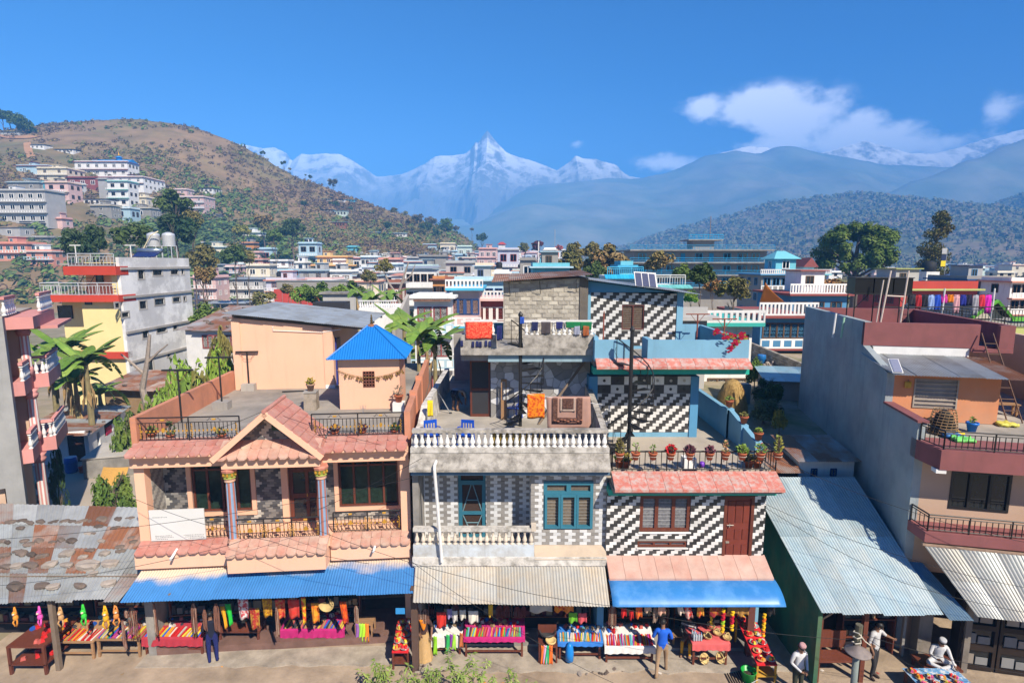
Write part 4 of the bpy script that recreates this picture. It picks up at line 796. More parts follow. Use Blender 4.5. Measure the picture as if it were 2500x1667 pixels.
def house_maroon():
 fr=Fr(11.75,15.5,radians(-12.5));o=thing('corner_house','tall house with bare grey side wall, maroon parapets and orange roof room','house',fr=fr)
 U=6.4;T=6.62;VR=2.25;VU=4.4
 MB().prism([(0,0),(11.6,0),(11.6,9.6),(VU,9.6),(VU,8.75),(VR,8.15),(VR,7.13),(0,7.13)],'x',0,.22).build('side_wall',grey_side,o)
 W1=(.98,2.48,4.62,5.78)
 MB().holed(.22,U,0,6.05,.0,.24,[W1,(.5,6.2,.1,2.6)]).build('front_wall',tan_w,o);bx('house_body',tan_w,o,.23,U,.3,11.5,0,6.04)if False else None
 bx('rear_wall',tan_w,o,.22,U,11.3,11.6,0,9.0);bx('side_wall',tan_w,o,U-.2,U,.24,11.3,0,9.0);bx('floor_slab',concrete,o,.22,U-.2,.25,11.3,3.0,3.2)
 f,hs=window(o,*W1,.0,(.33,.67),(),black_iron,glass,fw=.07)
 MB().prism([(-.0,0),(.22,-.9),(6.4,-.9),(6.4,.3),(0,.3)],'z',6.06,T).build('balcony_slab',maroon,o);bx('roof_slab',deck_m,o,.22,U,.3,11.3,6.1,T-.01)
 bx('slab_bracket',white,o,.15,.4,-.88,-.62,5.95,6.055);MB().prism([(0,0),(.12,-.75),(6.4,-.75),(6.4,0)],'z',3.86,4.16).build('balcony_slab',maroon,o)
 railing(o,[(.08,-.02),(.3,-.82),(6.3,-.82)],T,T+.52,step=.14,r=.012,posts=1.1,mid=.85);railing(o,[(.06,-.02),(.2,-.68),(6.3,-.68)],4.17,4.66,step=.14,r=.012,posts=1.1,mid=.85)
 bx('parapet_cap',maroon,o,-.04,.26,-.05,VR,7.131,7.2)
# roof room
 rr_=fr.uz(1900+1860/3.408,640+980/3.408,VR)[0];W2=(.80,2.05,7.05,8.0)
 MB().holed(.22,rr_,T,8.1,VR,VR+.2,[W2]).build('roof_room_wall',orange_w,o);bx('roof_room_wall',orange_w,o,rr_-.2,rr_,VR+.2,VU,T,8.2)
 g=MB().holed(W2[0],W2[1],W2[2],W2[3],VR-.03,VR+.06,[(W2[0]+.04,W2[1]-.04,lerp(W2[2],W2[3],(k+.1)/7),lerp(W2[2],W2[3],(k+.9)/7))for k in range(7)]).build('window',mat('weathered_grille',(.35,.30,.25),.9,.2,5,.1),o)
 bx('pane',mat('plastic_sheet',(.30,.25,.22),.6,.3,3,.05),g,W2[0]+.02,W2[1]-.02,VR+.02,VR+.035,W2[2]+.02,W2[3]-.02)
 corr(o,'tin_sheet',zinc,(-.05,1.65,8.2),(3.05,1.65,8.2),(-.05,VU+.0,8.45),(3.2,VU+.0,8.45),5,seed=14,wl=.085,amp=.014);corr(o,'tin_sheet',rust,(3.03,1.65,8.19),(3.75,1.65,8.19),(3.18,VU,8.44),(3.9,VU,8.44),1,seed=15,wl=.085,amp=.014)
# roof well with maroon parapets
 bx('upper_storey',white,o,.22,3.35,VU+.0,11.2,8.0,8.74);bx('roof_floor',maroon,o,.22,4.6,VU+.2,11.2,8.742,8.8)
 bx('upper_parapet',maroon,o,.0,3.6,VU-.02,VU+.16,8.75,9.58);bx('upper_parapet',maroon,o,.22,4.7,11.2,11.4,8.75,9.58);bx('upper_parapet',maroon,o,4.46,4.64,VU-.02,11.2,8.6,9.56);bx('upper_parapet',maroon,o,4.2,4.46,VU-.02,VU+.16,8.6,9.55);bx('landing',maroon,o,3.35,4.6,VU-.1,VU+.5,8.62,8.74)
 bx('upper_parapet',maroon,o,.22,.3,VU+.16,11.2,9.0,9.57)
 ladder(o,fr and(3.7,2.6,T),(3.6,VU-.1,9.3),(.42,0,0),8,wood).build('ladder',mat('ladder_wood',(.12,.07,.05),.8,.2,4,.1),o)
 ladder(o,(1.95,6.2,8.8),(1.95,6.5,9.9),(.34,0,0),6,wood,.016).build('ladder',black_iron,o)
 return fr,T,VR,VU
FF,TF,VRF,VUF=house_maroon()
def water_tank():
 fr=FF;o=thing('water_tank','black rectangular water tank on a steel stand above the maroon parapet','water tank',(.35,6.6,8.8),fr=fr)
 bk=sm('black_plastic',(.012,.012,.013),.35)
 for k in range(3):MB().box(k*.68,k*.68+.64,0,.9,1.72,2.30).build('tank_body',bk,o)
 bx('lid',sm('dark_grey_rim',(.05,.05,.05)),o,-.02,2.04,-.03,.93,2.301,2.33)
 for u in(.05,1.0,1.95):
  for v in(.06,.84):MB().tube([(u,v,0),(u,v,1.66)],.022,6).build('leg',black_iron,o)
 bx('stand_frame',black_iron,o,-.02,2.04,0,.9,1.66,1.718);mb=MB();mb.tube([(.05,.06,1.1),(.5,.06,1.65)],.015,4);mb.tube([(1.95,.06,1.1),(1.5,.06,1.65)],.015,4);mb.build('brace',black_iron,o)
 rp=sm('cream_pipe',(.62,.52,.44));mb=MB()
 mb.tube([(.75,-.5,0),(1.0,-.5,2.6)],.03,6);mb.tube([(1.45,-.5,0),(1.6,-.5,2.6)],.03,6);mb.tube([(.95,-.5,1.65),(1.55,-.5,1.62)],.028,6);mb.build('vent_pipe',rp,o);MB().tube([(.62,-.5,0),(.78,-.5,2.25)],.022,6).build('vent_pipe',rp,o)
 for u in(-.85,-.55):MB().tube([(u,-.6,0),(u+.05,-.6,.95 if u<-.6 else .8)],.04,8).build('stub_pipe',white if u<-.6 else sm('mint_pipe',(.3,.5,.36)),o)
water_tank()
def shack_green():
 o=thing('market_shack','green plank shack with a long corrugated tin roof running back to the grey wall','shack',(0,0,0))
 zn=corr_mat('sea_tinted_tin',(.33,.43,.47),(.42,.47,.47),.45,.9,metal=.1,rough=.65)
 x0,x1,y0,y1,z0,z1=8.35,11.6,13.7,18.5,2.36,4.27
 corr(o,'tin_sheet',zn,(x0,y0,z0),(x1,y0,z0),(x0-.1,y1,z1),(12.0,y1,z1),6,rows=2,seed=21,amp=.013,wl=.08)
 gm=mat('green_planks',(.03,.13,.075),.85,.3,1.5,.25,c2=(.09,.14,.075),c2amt=.4,c2scale=1.6,stretch=(1,1,.5),streak=.2)
 MB().prism([(13.95,0),(18.4,0),(18.4,z1-.12),(13.95,z0+.02)],'x',x0+.05,x0+.17).build('side_wall',gm,o);MB().prism([(15.6,0),(18.4,0),(18.4,z1-.12),(15.6,z0+.62)],'x',11.55,11.67).build('side_wall',gm,o)
 bx('back_wall',gm,o,x0+.17,11.55,18.2,18.35,0,z1-.2);bx('counter_wall',mat('brown_planks',(.055,.03,.022),.8,.3,2,.2),o,x0+.2,11.5,16.0,16.1,0,2.9)
 for x in(8.5,9.75):MB().box(x,x+.12,14.05,14.17,0,z0+.06).build('post',wood_dark,o)
 mb=MB();mb.tube([(8.56,14.1,1.9),(8.75,13.8,z0)],.03,4);mb.build('strut',wood_grey,o)
 bx('bench',wood_dark,o,8.6,9.7,14.15,14.6,.55,.62);bx('bench_back',wood_dark,o,8.6,9.7,14.7,14.75,.62,1.15)
# narrow strip of tin beside it with stones
 o2=thing('tin_strip','narrow strip of dark corrugated tin weighed down by stones between two roofs','roof strip',(0,0,0));corr(o2,'tin_sheet',corr_mat('blue_grey_tin',(.12,.20,.28),(.2,.25,.26),.4,.9),(11.72,13.62,2.24),(12.35,13.6,2.24),(11.58,15.3,2.95),(12.1,15.25,2.95),1,seed=4,amp=.013)
 for x in(11.66,12.02):MB().box(x,x+.08,15.1,15.18,0,2.75).build('post',concrete,o2)
 sg=mat('concrete_post',(.22,.19,.16),.95,.25,2,.3,streak=.4);bx('pier',sg,o2,12.0,12.4,14.95,15.25,0,2.6)
shack_green()
def shack_grey():
 fr=FF;o=thing('market_shack','cabinet shop with a pale corrugated tin roof below the maroon balcony','shack',fr=fr)
 a=fr.uv(2385,1503,2.35);b=(a[0]+3.2,a[1]-.0);corr(o,'tin_sheet',corr_mat('pale_tin',(.34,.35,.34),(.33,.31,.28),.4,.8),(a[0],a[1],2.35),(b[0],b[1],2.35),(.15,-.72,3.72),(4.4,-.72,3.72),5,rows=2,seed=31,wl=.08,amp=.013)
 mb=mat('rust_dust',(.32,.22,.16),.95,.3,5,.3);bx('mortar_fillet',mb,o,.1,4.4,-.74,-.66,3.74,3.80)
 cab=mat('dark_cabinet',(.025,.016,.012),.6,.3,2,.1)
 for k in range(3):
  u0=a[0]+.25+k*1.0;f=MB().holed(u0,u0+.96,.05,2.15,-.6,-.2,[(u0+.08,u0+.88,.15,.65),(u0+.08,u0+.88,.8,1.3),(u0+.08,u0+.88,1.45,2.05)]).build('cabinet',cab,o)
  for z in(.15,.8,1.45):bx('pane',glass,f,u0+.08,u0+.88,-.52,-.51,z,z+.5)
  for j,z in enumerate((.2,.85,1.5)):
   g=bx('goods_card',sm('goods_%d'%((k+j)%3),[(.28,.24,.2),(.12,.10,.06),(.3,.26,.1)][(k+j)%3]),f,u0+.15,u0+.45,-.56,-.54,z,z+.3);bx('goods_card',sm('goods_%d'%((k+j+1)%3),(.2,.2,.2)),f,u0+.5,u0+.8,-.56,-.54,z,z+.22)
 bx('post',sg_m,o,a[0]+.3,a[0]+.45,-.78,-.7,0,3.4)
sg_m=mat('concrete_post2',(.22,.19,.16),.95,.25,2,.3,streak=.4)
shack_grey()
stone_m=mat('roof_stone',(.15,.115,.095),.95,.25,5,.4,rnd=.3);stone_m2=mat('pale_roof_stone',(.33,.28,.24),.95,.2,5,.4,rnd=.2)
def rock_mesh(seed,m,sx=1,sy=.7,sz=.4):
 r=random.Random(seed);bm=bmesh.new();bmesh.ops.create_icosphere(bm,subdivisions=2,radius=.5)
 for v in bm.verts:
  p=v.co.copy();k=1+.45*noise.noise(p*2.1+Vector((seed*3.1,0,0)));v.co=Vector((max(-.44,min(.44,p.x*k))*sx,max(-.4,min(.4,p.y*k))*sy,max(-.34,min(.36,p.z*k))*sz))
 me=bpy.data.meshes.new('rock');bm.to_mesh(me);bm.free();me.materials.append(m);return me
ROCKS=[rock_mesh(k,stone_m if k<6 else stone_m2,1,R.uniform(.5,.8),R.uniform(.35,.5))for k in range(9)]
def shack_stones():
 o=thing('market_shack','low shack with a patched rusty tin roof weighed down with rows of stones','shack')
 c=[atZ(-60,1472,2.35),Vector((-11.0,14.3,2.35)),Vector((-19.5,18.6,3.25)),Vector((-11.05,18.2,3.2))]
 zr=[zinc,corr_mat('pale_zinc',(.46,.48,.48),(.36,.37,.37),.4,.9),rust,zinc_rust,rust]
 corr(o,'tin_sheet',zinc,c[0],c[1],c[2],c[3],9,rows=4,seed=44,mats=(zr,[3,4,2,3,1]),amp=.014,wl=.085,jit=.012)
 nrm=(c[1]-c[0]).cross(c[2]-c[0]).normalized();mb=MB()
 bx('shed_back',concrete,o,-19,-11.1,17.9,18.1,0,3.0);bx('post',wood_grey,o,-13.2,-13.08,14.5,14.62,0,2.35)
 bx('inner_wall',mat('green_shop_wall',(.03,.10,.085),.8,.2,2,.1),o,-19,-11.1,16.6,16.7,0,2.8)
 MB().tube([c[0].lerp(c[2],.22)+nrm*.03,c[1].lerp(c[3],.22)+nrm*.03],.02,5).build('seam_batten',wood_grey,o)
 rr=random.Random(5);pts=[]
 zx=lambda x,y:(x/3.92,1250+y/3.92)
 for(x,y,s,dark_)in[(110,110,.95,0),(215,95,.8,0),(260,105,.5,0),(300,120,.8,0),(205,165,.75,0),(400,110,1.0,0),(520,112,.85,0),(630,100,.85,0),(700,105,.7,0),(790,105,1.0,0),(870,105,.7,0),(990,90,1.2,0),(1140,85,.9,0),(1250,75,.9,0),(950,155,.8,0),(1110,165,.8,0),(20,295,.8,0),(80,305,.7,0),(240,290,.7,0),(285,325,.9,0),(380,290,.8,0),(510,300,.6,0),(590,280,.7,0),(690,290,.95,0),(845,220,.7,1),(905,220,.5,0),(975,295,.65,1),(1270,260,.7,0),(1290,300,.8,0),(50,430,.9,0),(170,390,.7,0),(215,405,1.0,0),(310,420,.9,0),(410,435,.95,0),(645,415,1.25,1),(865,380,.8,0),(800,445,.75,1),(1005,412,.95,1),(1155,350,.8,0),(1160,390,.8,0),(60,535,1.0,0),(165,530,.9,1),(300,525,1.25,0),(480,520,1.2,1),(645,520,1.1,1),(850,530,1.7,1),(1060,510,1.25,1),(895,605,.7,1),(150,725,1.2,0),(405,720,.95,0),(515,730,.9,1),(770,720,1.0,0),(1045,700,1.0,1)]:
  d=ray(*zx(x,y));t=((c[0]-Vector((0,0,CAMH))).dot(nrm))/d.dot(nrm);p=Vector((0,0,CAMH))+d*t
  put('roof_stone',ROCKS[(6 if dark_ else 0)+rr.randrange(3 if dark_ else 6)],o,loc=p+nrm*.07,rot=(rr.uniform(-.1,.2),rr.uniform(-.1,.1),rr.uniform(-.5,.5)),scale=(s*.42,s*.42,s*.42))
shack_stones()
pinkw=mat('pink_plaster',(.58,.26,.24),.85,.1,1.5,.06,streak=.12);grey_ren=mat('raw_grey_render',(.33,.33,.325),.95,.16,.8,.2,rnd=0,c2=(.24,.24,.235),c2amt=.45,c2scale=.5,c2soft=.16,streak=.2)
def house_pink():
 o=thing('balcony_house','grey rendered house with stacked pink balconies and white balusters beside the yard','house',(-17.5,18.9,.6),radians(31))
 L=[4.4,6.9,9.27]
 MB().holed(-13,0,0,9.2,0,.3,[(-8,-.5,0,3.2)]).build('front_wall',grey_ren,o);bx('side_wall',tan_w,o,-.9,-.6,.3,4.4,0,9.2);bx('rear_wall',grey_ren,o,-13,-.6,4.4,4.6,0,9.2)
 bx('roof_slab',deck_m,o,-13,0,.0,4.6,9.205,9.27);bmw=baluster_mesh(.54,.06,white,'baluster')
 for k,z in enumerate(L):
  if k<2:
   bx('balcony_slab',pinkw,o,-.6,.3,.31,1.75,z-.5,z);bx('balcony_slab',pinkw,o,-.6,.75,1.76,4.3,z-.5,z+.02)
   balustrade(o,(.24,.35),(.24,1.4),z,.68,6,pinkw,(.06,.1),bmw);balustrade(o,(.24,1.8),(.24,1.82),z,.68,1,pinkw,(.06,.1),bmw);balustrade(o,(.3,1.84),(.7,1.84),z+.02,.68,2,pinkw,(.06,.1),bmw)
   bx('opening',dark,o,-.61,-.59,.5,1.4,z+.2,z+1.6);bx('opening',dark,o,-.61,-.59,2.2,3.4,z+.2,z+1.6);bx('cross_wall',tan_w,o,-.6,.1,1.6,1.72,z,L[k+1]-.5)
  balustrade(o,(.68,1.86),(.68,4.25),z+.02,.68,11,pinkw,(.06,.1),bmw)
 balustrade(o,(-9,.1),(-.05,.1),9.27,.66,30,pinkw,(.07,.1),bmw);balustrade(o,(-.0,.2),(-.0,1.8),9.27,.66,6,pinkw,(.07,.1),bmw);bx('balcony_slab',pinkw,o,-.6,.75,.31,4.3,8.78,9.2);bx('eave',pinkw,o,.3,1.25,1.4,4.6,8.66,8.775)
 n=16
 for(zb,zt)in((.0,3.9),(4.4,6.4),(6.9,8.78)):
  mb=MB();prof=[(.16,zb+.35),(.15,zt-.35)];vs=[(.2+r_*cos(2*pi*k/n),1.6+r_*sin(2*pi*k/n),z)for r_,z in prof for k in range(n)]
  for k in range(n):mb.mat(k%2).add([vs[k],vs[(k+1)%n],vs[n+(k+1)%n],vs[n+k]],[(0,1,2,3)])
  cc=mb.build('column',[white,pinkw],o);MB().lathe([(.18,zt-.36),(.24,zt-.2),(.18,zt-.12),(.26,zt)],(.2,1.6,0),12).build('capital',pinkw,cc,True);MB().lathe([(.18,zb),(.18,zb+.25),(.16,zb+.36)],(.2,1.6,0),12).build('column_base',pinkw,cc,True)
house_pink()
# ------------------------------------------------------------------ shrine on the peach roof, washing posts, yard and near back buildings
brass=sm('aged_brass',(.16,.11,.05),.4,metal=.7)
def shrine():
 fr=FB;v0=fr.uv(900,998,DKB)[1];u0,u1=fr.uz(828,940,v0)[0],fr.uz(976,940,v0)[0];zt=fr.uz(900,872,v0)[1]
 o=thing('rooftop_shrine','small peach shrine with a pyramid roof of bright blue tin and brass finial','shrine',fr=fr)
 W=(fr.uz(887,930,v0)[0],fr.uz(915,930,v0)[0],*[fr.uz(900,y,v0)[1]for y in(944,906)])
 MB().holed(u0,u1,DKB,zt,v0,v0+.15,[W]).build('front_wall',peach,o);bx('body',peach,o,u0,u1,v0+.15,v0+1.9,DKB,zt)
 L_=MB();nu,nz_=4,5
 f=MB().holed(*W,v0-.03,v0+.08,[(lerp(W[0],W[1],(i+.18)/nu),lerp(W[0],W[1],(i+.82)/nu),lerp(W[2],W[3],(j+.18)/nz_),lerp(W[2],W[3],(j+.82)/nz_))for i in range(nu)for j in range(nz_)]).build('lattice_window',mat('oxide_lattice',(.17,.06,.04),.8,.2,8,.2),o)
 bx('pane',dark,f,W[0],W[1],v0+.1,v0+.12,W[2],W[3])
 e=.32;x0,x1,y0,y1=u0-e,u1+e*.9,v0-e,v0+1.9+e;ax=fr.uz(908,800,v0+1.0)[0];ay=v0+.95;az=9.42;ze=zt-.02;bm=mat('bright_blue_roof',(.012,.17,.52),.4,.06,2,.02,rnd=.02)
 rg=.12;cs=[(x0,y0),(x1,y0),(x1,y1),(x0,y1)];tops=[(ax-rg,ay-rg),(ax+rg,ay-rg),(ax+rg,ay+rg),(ax-rg,ay+rg)]
 for k in range(4):
  (xa,ya),(xb,yb)=cs[k],cs[(k+1)%4];(xc,yc),(xd,yd)=tops[k],tops[(k+1)%4];A,B,C_,D_=Vector((xa,ya,ze)),Vector((xb,yb,ze)),Vector((xc,yc,az)),Vector((xd,yd,az));nr=(B-A).cross(C_-A).normalized();w=(B-A).length
  n=int(w/.085)*4
  def fn(a,b,A=A,B=B,C_=C_,D_=D_,nr=nr,w=w):
   lo=A.lerp(B,a);
   mid=(C_+D_)/2-(A+B)/2;t=(C_-A).dot((B-A).normalized())/w;s=min(1,max(0,a));lim=min(1,a/max(t,1e-3),(1-a)/max(1-(D_-A).dot((B-A).normalized())/w,1e-3))
   return lo+mid*b*lim+nr*(.012*sin(2*pi*a*w/.085))
  MB().sheet(fn,n,3,nr*-.005).build('roof_slope',bm,o)
 for k in range(4):MB().tube([(*cs[k],ze+.015),(*tops[k],az+.015)],.035,6).build('hip_cap',bm,o)
 MB().lathe([(.17,0),(.15,.05),(.05,.09)],(ax,ay,az-.02),8).build('roof_cap',rust,o);MB().lathe([(.03,0),(.07,.03),(.03,.08),(.06,.12),(.025,.17),(.05,.21),(.02,.26),(.03,.3),(.005,.36)],(ax,ay,az+.06),10).build('finial',brass,o,True)
 g=thing('leaf_garland','garland of dried leaves strung across the front of the shrine','garland',(0,0,0),fr=fr);mb=MB();rr=random.Random(2);dry=mat('dried_leaf',(.28,.16,.055),.9,.3,8,.1)
 pts=[(lerp(u0-.05,u1+.12,k/16),v0-.05,zt-.42-.28*(1-((k-8)/8)**2))for k in range(17)];MB().tube(pts,.008,4).build('string',dry,g)
 for k in range(70):
  t=rr.random();i=t*16;p=Vector(pts[int(i)]).lerp(Vector(pts[min(16,int(i)+1)]),i%1);l=rr.uniform(.06,.2)if .12<t<.42 or t>.6 else .05;w_=l*.25;a=rr.uniform(-.5,.5)
  mb.add([p+Vector((-w_*.3,-.01,0)),p+Vector((w_+a*l*.5,-.03-rr.random()*.03,-l*.5)),p+Vector((a*l,-.015,-l)),p+Vector((-w_+a*l*.5,-.02,-l*.55))],[(0,1,2,3)])
 mb.build('leaves',dry,g,kind='stuff')
 return v0,u0,u1,zt
SV,SU0,SU1,SZ=shrine()
def tpost(px_base,py_base,zc,h,bw,label,block=True,fr=FB,z=None):
 z=DKB if z is None else z;u,v=fr.uv(px_base,py_base,z);o=thing('washing_post',label,'washing post',(u,v,z),fr=fr,group='T-shaped washing posts on the peach roof')
 if block:bx('block',pale_conc,o,-.26,.26,-.2,.2,0,.28)
 b=.28 if block else 0
 MB().tube([(0,0,b),(0,0,b+h)],.03,8).build('pole',black_iron,o);MB().box(-bw,bw,-.035,.035,b+h,b+h+.05).build('crossbar',black_iron,o)
 mb=MB()
 for s in(-1,1):mb.tube([(s*.02,0,b+h-.3),(s*.14,0,b+h-.28),(s*.2,0,b+h-.15),(s*.32,0,b+h-.02)],.008,4)
 mb.build('scroll_brace',mat('oxide_scroll',(.18,.06,.04)),o)
tpost(609,952,0,1.28,.44,'T-shaped washing post on a block against the peach room wall');tpost(543,998,0,1.55,.46,'T-shaped washing post on a block midway along the terracotta parapet');tpost(444,1030,0,1.7,.48,'T-shaped washing post without a block behind the roof railing',False)
def pot(loc,r,label,plant,fr=None,m=terracotta,group=None,h=None,seed=0,bracket=False,cat='potted plant',name='potted_plant',yaw=0):
 o=thing(name,label,cat,loc,yaw,group,fr=fr);h=h or r*1.7
 MB().lathe([(r*.62,0),(r*.9,h*.78),(r*1.06,h*.8),(r*1.06,h),(r*.92,h),(r*.9,h*.9)],n=14).build('pot',m,o,True);MB().lathe([(r*.9,h*.86),(.01,h*.92)],n=10).build('soil',soil,o)
 if bracket:MB().tube([(r*.95*cos(k*pi/6),r*.95*sin(k*pi/6),h*.5)for k in range(13)],.008,4).tube([(0,r*.9,h*.5),(0,r*.9,-.12),(0,0,-.02)],.008,4).build('pot_ring',sm('cream_iron',(.5,.45,.38)),o)
 if plant:
  km,n,sz,rad,ph,fl=plant;rr=random.Random(seed);mb=MB();st=MB()
  for k in range(max(3,n//12)):
   a=rr.uniform(0,6.28);q=rad*rr.uniform(.2,.8);st.tube([(0,0,h*.9),(cos(a)*q*.5,sin(a)*q*.5,h+ph*.4),(cos(a)*q,sin(a)*q,h+ph*rr.uniform(.6,1))],.007,4)
  for k in range(n):
   t=rr.random();a=rr.uniform(0,6.28);rr_=rad*sqrt(rr.random())*(.4+.6*sin(pi*min(1,t+.15)));p=Vector((cos(a)*rr_,sin(a)*rr_,h+ph*t));d=Vector((cos(a),sin(a),rr.uniform(-.2,1))).normalized();t1=d.orthogonal().normalized();s=sz*rr.uniform(.7,1.3)
   mb.mat(1 if(fl and rr.random()<fl[1])else 0).add([p-d*s*.6,p+t1*s*.35,p+d*s*.7,p-t1*s*.35],[(0,1,2,3)])
  st.build('stem',bark,o);mb.build('leaves',[LM[km],fl[0]if fl else LM[km]],o)
 return o
u,v=FB.uv(761,998,DKB);o=thing('stone_pedestal','weathered square stone pedestal on the peach roof deck','pedestal',(u,v,DKB),fr=FB);MB().hexa([(-.22,-.2,0),(.22,-.2,0),(.22,.2,0),(-.22,.2,0),(-.2,-.18,.62),(.22,-.18,.62),(.22,.2,.62),(-.2,.2,.62)]).build('shaft',mat('mossy_pedestal',(.36,.30,.24),.95,.25,3,.3,c2=(.13,.11,.08),c2amt=.5,c2scale=3),o);MB().box(-.23,.23,-.21,.21,.621,.66).build('cap',pale_conc,o)
pot((u,v,DKB+.662),.15,'clay pot of yellow-green leaves on the stone pedestal',('yellow',60,.09,.16,.2,None),FB,mat('pale_clay_pot',(.36,.22,.16)),seed=4)
for i,(x,y,km,lab)in enumerate([(205,355,'green','small leafy pot behind the roof railing beside the corner post'),(345,370,'dark','bonsai-like plant in a brown dish behind the roof railing'),(760,365,'olive','empty-looking clay bowl plant beside the gable slope'),(1655,345,'maroon','dark purple plant in a small pot behind the right roof railing'.replace('right ','shrine-side ')),(1870,350,'maroon','purple-leaved pot below the trident finial'),(2130,340,'dark','dark foliage pot at the railing end by the terracotta parapet')]):
 u,v=FB.uv(310+x/3.267,960+y/3.267,DKB);pot((u,max(.35,min(v,1.0)),DKB),.12,lab,(km,50,.08,.16,.38 if i==1 else .2,None),FB,seed=20+i,h=.16)
pot((7.2,SV-.35,DKB+.32),.15,'dry twiggy plant on a white plinth beside the shrine',('grey',40,.07,.2,.35,None),FB,seed=31);o=bx('white_plinth',white,None,-.2,.2,-.2,.2,0,.32,label='small white plinth between shrine and terracotta parapet',cat='plinth');at(o,FB,(7.2,SV-.35,DKB))
o=MB().tube([(-.6,0,.03),(.6,.1,.03)],.03,6).build('iron_pipe',black_iron,None,label='short dark iron pipe lying on the peach roof deck',cat='pipe');at(o,FB,(*FB.uv(727,957,DKB),DKB))
# ---- yard behind the stone-weighted shack
def yard():
 P=[atZ(30,1330,.6),atZ(118,1352,.6),atZ(215,1300,.6)if False else atZ(128,1258,.6),atZ(290,1150,.6),atZ(180,1125,.6),atZ(60,1180,.6)]
 poly=[(-19.6,18.9),(-15.9,19.0),(-16.2,22.0),(-19.2,28.2),(-25,31),(-33,30),(-33,18.9)]
 MB().prism(poly,'z',-.2,.6).build('yard',mat('yard_concrete',(.40,.34,.27),.95,.16,.8,.2,c2=(.30,.25,.2),c2amt=.4,c2scale=.4,c2soft=.2),None,kind='structure')
 o=thing('retaining_wall','low rubble stone wall along the edge of the concrete yard','wall');MB().prism([(-15.88,18.98),(-15.6,19.0),(-15.9,22.0),(-18.9,28.4),(-19.18,28.2),(-16.18,22.0)],'z',-.1,.5).build('core',concrete,o);rr=random.Random(9)
 for k in range(90):
  t=rr.random();p=Vector((-15.75,19.0,0)).lerp(Vector((-16.02,22.0,0)),t/.3)if t<.3 else Vector((-16.02,22,0)).lerp(Vector((-19.0,28.3,0)),(t-.3)/.7)
  put('stone',ROCKS[rr.randrange(9)],o,loc=(p.x+.12,p.y,rr.uniform(.0,.55)),rot=(rr.uniform(0,3),rr.uniform(0,3),rr.uniform(0,3)),scale=(.38,.38,.38))
yard()
